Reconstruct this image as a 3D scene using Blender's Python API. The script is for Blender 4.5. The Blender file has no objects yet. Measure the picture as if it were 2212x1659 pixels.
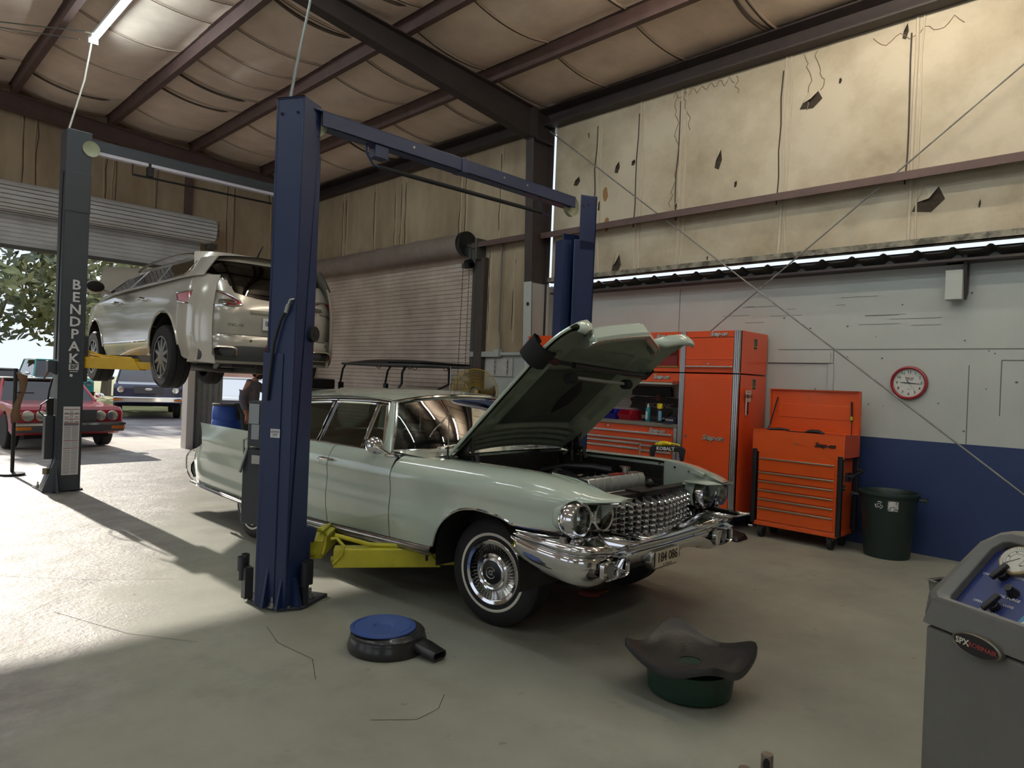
import bpy, math, random
from math import sin, cos, pi, radians as R
from mathutils import Vector as V, Matrix as M4
random.seed(7)
SC = bpy.context.scene
COL = SC.collection

# ---------- materials ----------
def lin(h):
    if isinstance(h, str):
        h = h.lstrip('#'); c = [int(h[i:i+2], 16)/255 for i in (0, 2, 4)]
    else:
        c = [x/255 for x in h]
    return tuple(x/12.92 if x <= .04045 else ((x+.055)/1.055)**2.4 for x in c) + (1,)

MATS = {}
def mat(name, col, rough=.5, metal=0., var=0., vs=6., col2=None, bump=0., bs=40., coat=0., emit=0., ecol=None, trans=0., spec=.5, stretch=None, ramp=(.35, .7), alpha=1., rvar=0.):
    """principled material; var/col2: noise mix to a second colour; bump: noise bump"""
    if name in MATS: return MATS[name]
    m = bpy.data.materials.new(name); m.use_nodes = True
    nt = m.node_tree; b = nt.nodes['Principled BSDF']
    c = lin(col)
    b.inputs['Base Color'].default_value = c
    b.inputs['Roughness'].default_value = rough
    b.inputs['Metallic'].default_value = metal
    b.inputs['Specular IOR Level'].default_value = spec
    b.inputs['Coat Weight'].default_value = coat
    b.inputs['Coat Roughness'].default_value = .06
    b.inputs['Transmission Weight'].default_value = trans
    b.inputs['Alpha'].default_value = alpha
    if emit:
        b.inputs['Emission Strength'].default_value = emit
        b.inputs['Emission Color'].default_value = lin(ecol or col)
    if var or bump or rvar:
        tc = nt.nodes.new('ShaderNodeTexCoord'); mp = nt.nodes.new('ShaderNodeMapping')
        nt.links.new(tc.outputs['Object'], mp.inputs['Vector'])
        if stretch: mp.inputs['Scale'].default_value = stretch
    if var or rvar:
        n = nt.nodes.new('ShaderNodeTexNoise'); n.inputs['Scale'].default_value = vs
        n.inputs['Detail'].default_value = 6; n.inputs['Roughness'].default_value = .62
        nt.links.new(mp.outputs['Vector'], n.inputs['Vector'])
        rp = nt.nodes.new('ShaderNodeValToRGB')
        rp.color_ramp.elements[0].position = ramp[0]; rp.color_ramp.elements[1].position = ramp[1]
        nt.links.new(n.outputs['Fac'], rp.inputs['Fac'])
        c2 = lin(col2) if col2 else tuple(x*.5 for x in c[:3])+(1,)
        rp.color_ramp.elements[0].color = tuple(c[i]*(1-var)+c2[i]*var for i in range(3))+(1,)
        rp.color_ramp.elements[1].color = c
        if var: nt.links.new(rp.outputs['Color'], b.inputs['Base Color'])
        if rvar:
            mr = nt.nodes.new('ShaderNodeMapRange'); mr.inputs[3].default_value = max(.02, rough-rvar); mr.inputs[4].default_value = min(1, rough+rvar)
            nt.links.new(n.outputs['Fac'], mr.inputs[0]); nt.links.new(mr.outputs[0], b.inputs['Roughness'])
    if bump:
        n2 = nt.nodes.new('ShaderNodeTexNoise'); n2.inputs['Scale'].default_value = bs; n2.inputs['Detail'].default_value = 5
        nt.links.new(mp.outputs['Vector'], n2.inputs['Vector'])
        bn = nt.nodes.new('ShaderNodeBump'); bn.inputs['Strength'].default_value = bump; bn.inputs['Distance'].default_value = .02
        nt.links.new(n2.outputs['Fac'], bn.inputs['Height']); nt.links.new(bn.outputs['Normal'], b.inputs['Normal'])
    MATS[name] = m
    return m

def glassmat(name, tint, opacity, rough=.02):
    """thin pane: tinted see-through plus mirror reflection by Fresnel"""
    if name in MATS: return MATS[name]
    m = bpy.data.materials.new(name); m.use_nodes = True; nt = m.node_tree; nt.nodes.clear()
    o = nt.nodes.new('ShaderNodeOutputMaterial'); t = nt.nodes.new('ShaderNodeBsdfTransparent'); g = nt.nodes.new('ShaderNodeBsdfGlossy')
    t.inputs[0].default_value = tuple(x*(1-opacity) for x in lin(tint)[:3])+(1,)
    g.inputs['Roughness'].default_value = rough
    f = nt.nodes.new('ShaderNodeFresnel'); f.inputs[0].default_value = 1.5
    ad = nt.nodes.new('ShaderNodeMath'); ad.operation = 'MULTIPLY_ADD'; ad.inputs[1].default_value = 1.3; ad.inputs[2].default_value = .03; ad.use_clamp = True
    mx = nt.nodes.new('ShaderNodeMixShader')
    nt.links.new(f.outputs[0], ad.inputs[0]); nt.links.new(ad.outputs[0], mx.inputs[0])
    nt.links.new(t.outputs[0], mx.inputs[1]); nt.links.new(g.outputs[0], mx.inputs[2]); nt.links.new(mx.outputs[0], o.inputs[0])
    MATS[name] = m
    return m

# ---------- mesh builder ----------
class MB:
    def __init__(s): s.v = []; s.f = []; s.M = M4()
    def at(s, loc=(0, 0, 0), rx=0, ry=0, rz=0):
        s.M = M4.Translation(loc) @ M4.Rotation(rz, 4, 'Z') @ M4.Rotation(ry, 4, 'Y') @ M4.Rotation(rx, 4, 'X'); return s
    def add(s, vs, fs):
        o = len(s.v); s.v += [tuple(s.M @ V(p)) for p in vs]; s.f += [tuple(i+o for i in f) for f in fs]; return s
    def box(s, x0, x1, y0, y1, z0, z1):
        return s.add([(x, y, z) for z in (z0, z1) for y in (y0, y1) for x in (x0, x1)],
                     [(0, 2, 3, 1), (4, 5, 7, 6), (0, 1, 5, 4), (2, 6, 7, 3), (0, 4, 6, 2), (1, 3, 7, 5)])
    def poly(s, pts): return s.add(pts, [tuple(range(len(pts)))])
    def prism(s, p, axis, a, b):
        """polygon p (2d) extruded along axis from a to b; x:(y,z) y:(x,z) z:(x,y)"""
        def mk(q, h): return {'x': (h, q[0], q[1]), 'y': (q[0], h, q[1]), 'z': (q[0], q[1], h)}[axis]
        n = len(p)
        return s.add([mk(q, a) for q in p]+[mk(q, b) for q in p],
                     [tuple(range(n))[::-1], tuple(range(n, 2*n))]+[(i, (i+1) % n, n+(i+1) % n, n+i) for i in range(n)])
    def grid(s, rows, cu=False, cv=False):
        nu = len(rows); nv = len(rows[0]); vs = [p for r in rows for p in r]; fs = []
        for i in range(nu if cu else nu-1):
            for j in range(nv if cv else nv-1):
                a = i*nv+j; b = i*nv+(j+1) % nv; c = ((i+1) % nu)*nv+(j+1) % nv; d = ((i+1) % nu)*nv+j
                fs.append((a, b, c, d))
        return s.add(vs, fs)
    def tube(s, pts, r, n=8, closed=False, cap=True):
        P = [V(p) for p in pts]; k = len(P); rs = r if isinstance(r, (list, tuple)) else [r]*k; rows = []; up = None
        for i in range(k):
            if closed: t = P[(i+1) % k]-P[i-1]
            else: t = P[min(i+1, k-1)]-P[max(i-1, 0)]
            t.normalize()
            if up is None: up = V((0, 0, 1)) if abs(t.z) < .9 else V((1, 0, 0))
            x = t.cross(up)
            if x.length < 1e-6: x = t.orthogonal()
            x.normalize(); up = x.cross(t).normalized()
            rows.append([tuple(P[i]+rs[i]*(cos(2*pi*j/n)*x+sin(2*pi*j/n)*up)) for j in range(n)])
        s.grid(rows, cu=closed, cv=True)
        if cap and not closed:
            s.poly(rows[0][::-1]); s.poly(rows[-1])
        return s
    def cyl(s, a, b, r, r2=None, n=20, cap=True): return s.tube([a, b], [r, r if r2 is None else r2], n, cap=cap)
    def lathe(s, prof, n=32, axis='z', c=(0, 0, 0), cap=False, a0=0, a1=2*pi):
        rows = []; full = abs(a1-a0-2*pi) < 1e-6
        for r, h in prof:
            row = []
            for j in range(n if full else n+1):
                a = a0+(a1-a0)*j/n; p = (r*cos(a), r*sin(a))
                q = {'z': (p[0], p[1], h), 'y': (p[0], h, p[1]), 'x': (h, p[0], p[1])}[axis]
                row.append((q[0]+c[0], q[1]+c[1], q[2]+c[2]))
            rows.append(row)
        s.grid(rows, cv=full)
        if cap:
            s.poly(rows[0][::-1]); s.poly(rows[-1])
        return s
    def ball(s, c, r, n=12, m=8):
        rx, ry, rz = r if isinstance(r, (tuple, list)) else (r, r, r)
        return s.grid([[(c[0]+rx*sin(pi*i/m)*cos(2*pi*j/n), c[1]+ry*sin(pi*i/m)*sin(2*pi*j/n), c[2]-rz*cos(pi*i/m)) for j in range(n)] for i in range(m+1)], cv=True)
    def merge(s, o):
        k = len(s.v); s.v += [tuple(s.M @ V(p)) for p in o.v]; s.f += [tuple(i+k for i in f) for f in o.f]; return s
    def text(s, t, size, loc=(0, 0, 0), X=(1, 0, 0), Y=(0, 0, 1), ext=.002, bold=0., shear=0., space=1., align='CENTER'):
        cu = bpy.data.curves.new('t', 'FONT'); cu.body = t; cu.size = size; cu.extrude = ext; cu.offset = bold*size
        cu.shear = shear; cu.space_character = space; cu.align_x = align; cu.align_y = 'CENTER'; cu.resolution_u = 2
        o = bpy.data.objects.new('t', cu); COL.objects.link(o)
        me = bpy.data.meshes.new_from_object(o)
        Xv = V(X).normalized(); Yv = V(Y).normalized(); Zv = Xv.cross(Yv); L = V(loc)
        s.add([tuple(L+Xv*v.co.x+Yv*v.co.y+Zv*v.co.z) for v in me.vertices], [tuple(p.vertices) for p in me.polygons])
        bpy.data.objects.remove(o); bpy.data.curves.remove(cu); bpy.data.meshes.remove(me)
        return s
    def obj(s, name, m, parent=None, bevel=0., smooth=35, solid=0., sub=0, seg=2, off=0., weld=1e-5):
        me = bpy.data.meshes.new(name)
        me.from_pydata(s.v, [], s.f)
        import bmesh
        bm = bmesh.new(); bm.from_mesh(me)
        if weld: bmesh.ops.remove_doubles(bm, verts=bm.verts, dist=weld)
        bmesh.ops.recalc_face_normals(bm, faces=bm.faces)
        bm.to_mesh(me); bm.free()
        if smooth:
            for p in me.polygons: p.use_smooth = True
            me.set_sharp_from_angle(angle=R(smooth))
        for x in (m if isinstance(m, (list, tuple)) else [m]): me.materials.append(x)
        o = bpy.data.objects.new(name, me); COL.objects.link(o)
        if parent is not None: o.parent = parent
        if sub:
            k = o.modifiers.new('s', 'SUBSURF'); k.levels = sub; k.render_levels = sub
        if solid:
            k = o.modifiers.new('so', 'SOLIDIFY'); k.thickness = solid; k.offset = off; k.use_rim = smooth != 60
        if bevel:
            k = o.modifiers.new('b', 'BEVEL'); k.width = bevel; k.segments = seg; k.limit_method = 'ANGLE'; k.angle_limit = R(40); k.harden_normals = False
        return o

def tag(o, label, cat, group=None, kind=None):
    if label: o['label'] = label
    if cat: o['category'] = cat
    if group: o['group'] = group
    if kind: o['kind'] = kind
    return o
def thing(name, label, cat, loc=(0, 0, 0), rz=0., group=None):
    o = bpy.data.objects.new(name, None); COL.objects.link(o); o.location = loc; o.rotation_euler = (0, 0, rz)
    return tag(o, label, cat, group)
def struct(o): o['kind'] = 'structure'; return o
def kids(o): return [c for c in bpy.data.objects if c.parent == o]
def dup(o, loc=None, rz=None, label=None, group=None, parent=None):
    c = o.copy(); COL.objects.link(c)
    if parent is not None: c.parent = parent
    for k in kids(o): dup(k, parent=c)
    if loc is not None: c.location = loc
    if rz is not None: c.rotation_euler = (0, 0, rz)
    if label: c['label'] = label
    if group: c['group'] = group
    return c
def lerp(a, b, t): return a+(b-a)*t
def interp(x, pts):
    """piecewise linear through sorted (x,y)"""
    if x <= pts[0][0]: return pts[0][1]
    for (a, b), (c, d) in zip(pts, pts[1:]):
        if x <= c: return b+(d-b)*(x-a)/(c-a)
    return pts[-1][1]
def sm(x, pts):
    """smooth (Catmull-Rom) interpolation through sorted (x,y)"""
    n = len(pts)
    if x <= pts[0][0]: return pts[0][1]
    if x >= pts[-1][0]: return pts[-1][1]
    for i in range(n-1):
        if x <= pts[i+1][0]:
            x0, y0 = pts[i]; x1, y1 = pts[i+1]; h = x1-x0; t = (x-x0)/h
            def sl(k):
                if k == 0: return (pts[1][1]-pts[0][1])/(pts[1][0]-pts[0][0])
                if k == n-1: return (pts[-1][1]-pts[-2][1])/(pts[-1][0]-pts[-2][0])
                a = (pts[k][1]-pts[k-1][1])/(pts[k][0]-pts[k-1][0]); b = (pts[k+1][1]-pts[k][1])/(pts[k+1][0]-pts[k][0])
                return 0 if a*b <= 0 else 2*a*b/(a+b)
            m0, m1 = sl(i)*h, sl(i+1)*h
            return (2*t**3-3*t*t+1)*y0+(t**3-2*t*t+t)*m0+(-2*t**3+3*t*t)*y1+(t**3-t*t)*m1
def rrect(x0, x1, y0, y1, r, n=4):
    out = []
    for cx, cy, a in ((x1-r, y1-r, 0), (x0+r, y1-r, pi/2), (x0+r, y0+r, pi), (x1-r, y0+r, 1.5*pi)):
        out += [(cx+r*cos(a+pi/2*i/n), cy+r*sin(a+pi/2*i/n)) for i in range(n+1)]
    return out
# ---------- camera ----------
W_, H_, FPX = 2212, 1659, 1474.67
cam = bpy.data.cameras.new('camera'); camo = bpy.data.objects.new('camera', cam); COL.objects.link(camo)
cam.sensor_fit = 'HORIZONTAL'; cam.sensor_width = 36; cam.lens = 36*FPX/W_; cam.clip_start = .05; cam.clip_end = 400
yaw, pit, rol = R(44.919), R(-.2156), R(2.298)
fw = V((cos(yaw)*cos(pit), sin(yaw)*cos(pit), sin(pit))); r0 = V((sin(yaw), -cos(yaw), 0)); u0 = r0.cross(fw)
rr = cos(rol)*r0+sin(rol)*u0; uu = -sin(rol)*r0+cos(rol)*u0
camo.matrix_world = M4(((rr.x, uu.x, -fw.x, 0), (rr.y, uu.y, -fw.y, 0), (rr.z, uu.z, -fw.z, 1.65), (0, 0, 0, 1)))
SC.camera = camo
# ---------- view, world, sun ----------
SC.view_settings.view_transform = 'Standard'; SC.view_settings.look = 'None'; SC.view_settings.gamma = 1
SC.view_settings.use_curve_mapping = False; SC.view_settings.exposure = 0.2
SC.cycles.max_bounces = 7; SC.cycles.diffuse_bounces = 4; SC.cycles.glossy_bounces = 4; SC.cycles.transparent_max_bounces = 12
SC.cycles.caustics_reflective = False; SC.cycles.caustics_refractive = False; SC.cycles.use_denoising = True
SC.cycles.sample_clamp_indirect = 8.; SC.cycles.sample_clamp_direct = 0
wd = bpy.data.worlds.new('world'); SC.world = wd; wd.use_nodes = True
bg = wd.node_tree.nodes['Background']; bg.inputs[0].default_value = lin((226, 236, 250)); bg.inputs[1].default_value = 1.05
sl = bpy.data.lights.new('sun', 'SUN'); sl.energy = 6; sl.angle = R(.6); sl.color = (1, .93, .82)
so = bpy.data.objects.new('sun', sl); COL.objects.link(so)
so.rotation_euler = V((.03, -1, -math.tan(R(19.7)))).to_track_quat('-Z', 'Y').to_euler()

# ---------- setting materials ----------
m_ins = mat('wall_insulation', (202, 190, 166), .75, var=.8, vs=1.1, col2=(158, 142, 116), bump=.25, bs=9, ramp=(.34, .62))
m_insd = mat('door_wall_insulation', (186, 168, 140), .75, var=.8, vs=1.4, col2=(140, 118, 92), bump=.3, bs=7, stretch=(1, 1, .35), ramp=(.35, .66))
m_ceil = mat('roof_insulation', (240, 222, 204), .7, var=.35, vs=1.5, col2=(160, 142, 124), bump=.3, bs=5, ramp=(.3, .6))
m_steel = mat('red_oxide_steel', (104, 80, 74), .6, var=.6, vs=5, col2=(74, 60, 58), bump=.1)
m_steeld = mat('dark_oxide_steel', (66, 56, 54), .6, var=.5, vs=5, col2=(44, 38, 38))
m_white = mat('grey_white_wall_paint', (186, 190, 184), .6, var=.25, vs=1.6, col2=(150, 152, 146), bump=.06, bs=12)
m_blue = mat('navy_wall_paint', (38, 56, 98), .5, var=.4, vs=3, col2=(32, 46, 82))
m_galv = mat('galvanised_steel', (150, 148, 142), .5, .3, var=.6, vs=6, col2=(90, 90, 86))
m_galvd = mat('dark_galvanised_steel', (92, 90, 84), .55, .2, var=.5, vs=5, col2=(60, 58, 54))
m_shut = mat('shutter_paint', (214, 198, 184), .5, var=.55, vs=1.6, col2=(150, 132, 118), ramp=(.3, .62))
m_shutw = mat('bright_shutter_paint', (214, 214, 214), .45, var=.4, vs=2, col2=(150, 148, 146))
m_black = mat('black_paint', (22, 22, 24), .45)
m_dark = mat('shadow_gap_rubber', (30, 27, 26), .9)
m_seam = mat('insulation_seam', (120, 106, 92), .8)
m_seamd = mat('dark_seam', (70, 60, 52), .8)

def floor_mat():
    m = bpy.data.materials.new('shop_concrete'); m.use_nodes = True; nt = m.node_tree; b = nt.nodes['Principled BSDF']; N = nt.nodes.new; L = nt.links.new
    tc = N('ShaderNodeTexCoord'); sp = N('ShaderNodeSeparateXYZ'); L(tc.outputs['Object'], sp.inputs[0])
    def noise(s, d=6, r=.6, vec=None):
        n = N('ShaderNodeTexNoise'); n.inputs['Scale'].default_value = s; n.inputs['Detail'].default_value = d; n.inputs['Roughness'].default_value = r
        L(vec or tc.outputs['Object'], n.inputs['Vector']); return n.outputs['Fac']
    def ramp(f, a, b_, c0, c1):
        r_ = N('ShaderNodeValToRGB'); L(f, r_.inputs[0]); r_.color_ramp.elements[0].position = a; r_.color_ramp.elements[1].position = b_
        r_.color_ramp.elements[0].color = c0; r_.color_ramp.elements[1].color = c1; return r_.outputs[0]
    def mix(f, a, b_, mode='MIX'):
        x = N('ShaderNodeMix'); x.data_type = 'RGBA'; x.blend_type = mode
        if isinstance(f, float): x.inputs[0].default_value = f
        else: L(f, x.inputs[0])
        for s, i in ((a, 6), (b_, 7)):
            if isinstance(s, tuple): x.inputs[i].default_value = s
            else: L(s, x.inputs[i])
        return x.outputs[2]
    def mth(op, a, b_=0., c=0.):
        x = N('ShaderNodeMath'); x.operation = op; x.use_clamp = op == 'MULTIPLY_ADD'
        for i, s in enumerate((a, b_, c)):
            if isinstance(s, (int, float)): x.inputs[i].default_value = s
            else: L(s, x.inputs[i])
        return x.outputs[0]
    painted = ramp(noise(1.3), .3, .75, lin((134, 132, 120)), lin((156, 155, 141)))
    bare = ramp(noise(2.4, 8, .7), .32, .7, lin((126, 120, 114)), lin((176, 170, 162)))
    # paint is worn off towards the open end and the left bay: x + .55 y - wobble
    edge = mth('ADD', mth('MULTIPLY', sp.outputs['X'], -1.), mth('ADD', mth('MULTIPLY', sp.outputs['Y'], .42), mth('MULTIPLY', noise(1.1, 6, .65), 2.2)))
    k = mth('MULTIPLY_ADD', edge, 2.2, -2.2*1.55)
    col = mix(k, painted, bare)
    # oil stains: darker patches, denser around the car
    st = ramp(noise(.9, 5, .7), .56, .72, (0, 0, 0, 1), (1, 1, 1, 1))
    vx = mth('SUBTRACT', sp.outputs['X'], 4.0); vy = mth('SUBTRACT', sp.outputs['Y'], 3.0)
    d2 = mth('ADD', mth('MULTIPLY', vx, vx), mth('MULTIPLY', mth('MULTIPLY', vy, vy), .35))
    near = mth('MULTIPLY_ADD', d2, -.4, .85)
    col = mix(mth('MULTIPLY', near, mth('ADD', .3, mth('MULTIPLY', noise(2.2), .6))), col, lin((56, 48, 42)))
    col = mix(mth('MULTIPLY', st, .3), col, lin((70, 62, 54)))
    spk = ramp(noise(7, 3, .5), .7, .76, (0, 0, 0, 1), (1, 1, 1, 1))
    col = mix(mth('MULTIPLY', spk, .5), col, lin((52, 48, 44)))
    L(col, b.inputs['Base Color'])
    rg = N('ShaderNodeMapRange'); L(noise(3.), rg.inputs[0]); rg.inputs[3].default_value = .38; rg.inputs[4].default_value = .75; L(rg.outputs[0], b.inputs['Roughness'])
    bp = N('ShaderNodeBump'); bp.inputs['Distance'].default_value = .02
    L(mth('MULTIPLY_ADD', k, .5, .08), bp.inputs['Strength'])
    L(mth('ADD', noise(22., 6, .7), mth('MULTIPLY', noise(4., 4), 1.2)), bp.inputs['Height']); L(bp.outputs[0], b.inputs['Normal'])
    return m
m_floor = floor_mat()
m_apron = mat('apron_concrete', (196, 188, 176), .8, var=.5, vs=2, col2=(160, 152, 142), bump=.3, bs=20)
m_asph = mat('worn_asphalt', (142, 138, 140), .85, var=.7, vs=1.2, col2=(92, 90, 94), bump=.5, bs=14)
m_grass = mat('dry_lawn', (150, 146, 92), .9, var=.8, vs=.8, col2=(96, 104, 56), bump=.5, bs=30)

# ---------- floor & ground ----------
XW, XU, YE, YB, XL = 8.2, 8.0, 14.7, -9.0, -13.0
struct(MB().box(XL, 8.6, YB, YE, -.2, 0).obj('floor', m_floor, smooth=0))
struct(MB().box(-30, 40, YE, 17.6, -.25, -.01).obj('trim_apron', m_apron, smooth=0))
struct(MB().box(-60, 80, 17.6, 25.5, -.3, -.03).obj('ground_asphalt', m_asph, smooth=0))
struct(MB().box(-90, 120, 25.5, 120, -.4, -.04).obj('ground_lawn', m_grass, smooth=0))
# floor cracks and a patch edge
cr = MB()
for pts in ([(2.05, 4.2), (1.98, 3.9), (2.02, 3.55), (1.9, 3.3)], [(1.88, 2.74), (2.05, 2.6), (2.2, 2.62), (2.32, 2.72)], [(1.1, 5.3), (1.35, 4.6), (1.62, 4.2)], [(1.0, 6.4), (1.5, 5.9), (1.95, 5.6)]):
    for a, b_ in zip(pts, pts[1:]):
        n = V((b_[1]-a[1], a[0]-b_[0], 0)).normalized()*.0016
        cr.poly([(a[0]-n.x, a[1]-n.y, .002), (a[0]+n.x, a[1]+n.y, .002), (b_[0]+n.x, b_[1]+n.y, .002), (b_[0]-n.x, b_[1]-n.y, .002)])
o = cr.obj('crack', m_dark, bpy.data.objects['floor'], smooth=0)

# ---------- right wall: painted plywood below, insulation blanket above ----------
zr = lambda x: 5.83+.07*(8.-x) if x > -2.5 else 5.83+.07*10.5-.07*(-2.5-x)
wr = struct(MB().box(XW, XW+.12, YB, 7.45, 1.195, 3.2).obj('wall_right', m_white, smooth=0))
struct(MB().box(XW-.004, XW+.12, YB, 7.45, 0, 1.195).obj('wall_right_dado', m_blue, smooth=0))
struct(MB().box(XW-.016, XW-.004, YB, 7.2, 0, .13).obj('baseboard_right', m_blue, smooth=0))
lines = MB()
for y, z0, z1 in ((1.62, 1.2, 2.0), (5.0, 2.2, 3.0), (2.95, 1.2, 2.17)): lines.box(XW-.003, XW+.01, y-.004, y+.004, z0, z1)
lines.box(XW-.004, XW+.01, YB, 3.6, 2.165, 2.172)
lines.box(XW-.005, XW+.01, 2.95, 3.72, 2.0, 2.01); lines.box(XW-.004, XW+.01, 1.0, 1.35, 2.05, 2.058); lines.box(XW-.004, XW+.01, 1.345, 1.352, 1.5, 2.05)
random.seed(3)
for i in range(34):
    y = random.uniform(.8, 3.6); z = random.uniform(1.3, 2.15) if i < 24 else random.uniform(2.2, 2.9); s_ = random.uniform(.004, .011)
    lines.box(XW-.004, XW+.01, y-s_, y+s_, z-s_*.8, z+s_*.8)
for i in range(16):
    y = random.uniform(.6, 6); z = random.uniform(2.3, 2.95); lines.box(XW-.003, XW+.01, y, y+random.uniform(.1, .5), z, z+.004)
lines.obj('joint', mat('wall_joint', (104, 104, 98), .8), wr, smooth=0)
# door casing painted over, left of the tool chest
cs = MB(); cs.box(XW-.02, XW, 2.98, 3.72, 2.01, 2.13); cs.box(XW-.02, XW, 2.94, 3.0, 1.2, 2.0); cs.obj('casing', m_white, wr, smooth=0)
wu = struct(MB().box(XU, XU+.1, YB, 7.2, 3.26, 5.95).obj('wall_right_upper', m_ins, smooth=0))
struct(MB().box(XU, XU+.1, 7.4, YE, 4.05, 5.95).obj('wall_right_over_door', m_insd, smooth=0))
struct(MB().box(XU, XU+.1, 7.4, 8.86, 2.1, 4.05).obj('wall_right_beside_door', m_insd, smooth=0))
struct(MB().box(XU, XU+.1, 7.4, 8.86, 0, 2.1).obj('wall_right_low', m_white, smooth=0))
struct(MB().box(XU, XU+.1, 14.35, YE, 0, 4.05).obj('wall_right_corner', m_insd, smooth=0))
# vertical seams and folds in the blanket
def seam(mb, x, y, z0, z1, w=.012, k=5, sgn=-1):
    mb.tube([(x+random.uniform(-.004, .004), y+random.uniform(-.02, .02), lerp(z0, z1, i/k)) for i in range(k+1)], w, 6)
sb = MB(); sd = MB(); random.seed(5)
for y in (6.35, 5.62, 4.95, 3.55, 2.16, .75): 
    seam(sb, XU, y, 3.26, 5.8, .02); seam(sd, XU-.004, y+.05, 3.9, 5.5, .008); seam(sb, XU, y-.06, 3.3, 5.7, .012)
sb.obj('seam', mat('pale_seam', (196, 184, 162), .7), wu); sd.obj('fold', m_seamd, wu)
sb = MB(); sd = MB()
for y in (8.4, 9.3, 9.45, 11.1, 11.25, 11.45, 12.2, 13.3, 13.45):
    seam(sb, XU, y, 4.05, 5.8, .016); seam(sd, XU-.002, y+.04, 4.2, 5.5, .007)
for y in (7.6, 8.0, 8.6): seam(sb, XU, y, 2.3, 4.0, .012); seam(sd, XU-.001, y+.03, 2.5, 3.9, .005)
o_ = bpy.data.objects['wall_right_over_door']
sb.obj('seam', mat('warm_seam', (196, 176, 146), .7), o_); sd.obj('fold', m_seamd, o_)
# tears: dark slits with curled flaps
tr = MB(); fl = MB()
def tear(y, z, w, h, tri=0):
    tr.poly([(XU-.004, y+w*.5, z-h*.4), (XU-.004, y+w*.1, z+h*.5), (XU-.004, y-w*.3, z+h*.35), (XU-.004, y-w*.5, z-h*.1), (XU-.004, y-w*.1, z-h*.5)])
    fl.add([(XU-.005, y+w*.1, z+h*.5), (XU-.05, y-w*.05, z-h*.05), (XU-.005, y-w*.3, z+h*.35), (XU-.005, y+w*.35, z-h*.1)], [(0, 1, 2), (0, 3, 1)])
for a in ((3.25, 5.07, .26, .22), (2.93, 5.2, .035, .07), (6.75, 4.75, .13, .16), (6.0, 4.82, .09, .2), (5.72, 4.83, .07, .1), (6.3, 4.32, .06, .2), (5.0, 4.1, .03, .1), (4.4, 4.62, .1, .3), (4.95, 4.15, .03, .15), (4.15, 4.25, .04, .1),
          (5.95, 3.42, .17, .34), (2.0, 3.72, .3, .3), (2.28, 5.55, .06, .2), (4.5, 3.35, .02, .06), (1.55, 3.6, .02, .1), (6.55, 5.4, .02, .1)): tear(*a)
tr.obj('tear', mat('torn_insulation', (74, 62, 50), .95, var=.6, vs=30, col2=(40, 34, 28)), wu, smooth=0); fl.obj('flap', m_ins, wu, smooth=0)
st_ = MB()
for y, z in ((6.15, 4.0), (6.2, 4.45)): st_.poly([(XU-.003, y+.05*cos(a*.7)*(1+.3*sin(a*3)), z+.11*sin(a*.7)) for a in range(9)])
st_.obj('stain', mat('rust_stain', (150, 112, 66), .8), wu, smooth=0)
# water-stain outlines under the eave
ws = MB(); random.seed(11)
for y0, n_, dz in ((5.05, 30, 1.6), (4.95, 14, .6), (3.35, 14, .7), (3.2, 12, .5), (4.2, 10, .25)):
    z = 5.62; y = y0; pts = []
    for i in range(n_):
        pts.append((XU-.003, y, z)); y += random.uniform(-.035, .035); z -= dz/n_*random.uniform(.4, 1.6)
    ws.tube(pts, .006, 4)
pts = []
for i in range(26): pts.append((XU-.003, 5.1-i*.035, 5.58+.05*sin(i*1.7)+random.uniform(-.02, .02)-.0*i))
ws.tube(pts, .006, 4)
pts = []
for i in range(20): pts.append((XU-.003, 2.6-i*.045, 5.55-.1*abs(sin(i*.55))+random.uniform(-.015, .015)))
ws.tube(pts, .005, 4)
ws.obj('water_stain', mat('water_stain', (142, 126, 104), .8), wu)
# ledge flashing, wavy sheet edge, dark gap below the blanket
struct(MB().box(XU-.09, XU+.02, YB, 7.2, 3.215, 3.225).box(XU-.09, XU-.08, YB, 7.2, 3.215, 3.29).obj('trim_ledge', mat('dirty_flashing', (150, 144, 128), .7, var=.9, vs=7, col2=(66, 62, 54), bump=.4, ramp=(.4, .58)), smooth=0))
rows = []
for i in range(560):
    y = 7.2-.05/2*i; ph = (y % .32)/.32; h = .055*math.exp(-((ph-.5)/.16)**2)
    rows.append([(XU-.03, y, 3.13+h), (XW+.05, y, 3.075+h)])
struct(MB().grid(rows).obj('trim_corrugated_sheet', mat('grey_corrugated_sheet', (112, 108, 98), .6, var=.4, vs=4), smooth=60))
struct(MB().box(XU-.02, XW+.1, YB, 7.2, 3.04, 3.065).obj('trim_angle', m_steeld, smooth=0))
struct(MB().box(XW-.03, XW+.06, YB, 7.25, 3.19, 3.2).obj('trim_gap_closer', m_dark, smooth=0))
# girt (Z purlin) across the upper wall
gp = [(XU-.2, 3.865), (XU-.2, 3.945), (XU-.19, 3.955), (XU, 3.955), (XU, 3.945), (XU-.18, 3.94), (XU-.18, 3.865)]
struct(MB().prism([(x, z+.03) for x, z in gp], 'y', YB, 7.28).obj('trim_girt', m_steel, smooth=0))
struct(MB().prism([(x, z+.06) for x, z in gp], 'y', 7.4, 8.9).obj('trim_girt_low', m_steel, smooth=0))
# eave strut
ep = [(XU-.01, 5.66), (XU-.2, 5.66), (XU-.2, 5.68), (XU-.03, 5.69), (XU-.03, 5.9), (XU-.2, 5.92), (XU-.2, 5.94), (XU-.01, 5.94)]
struct(MB().prism(ep, 'y', YB, YE).obj('trim_eave_strut', m_steeld, smooth=0))

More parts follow.
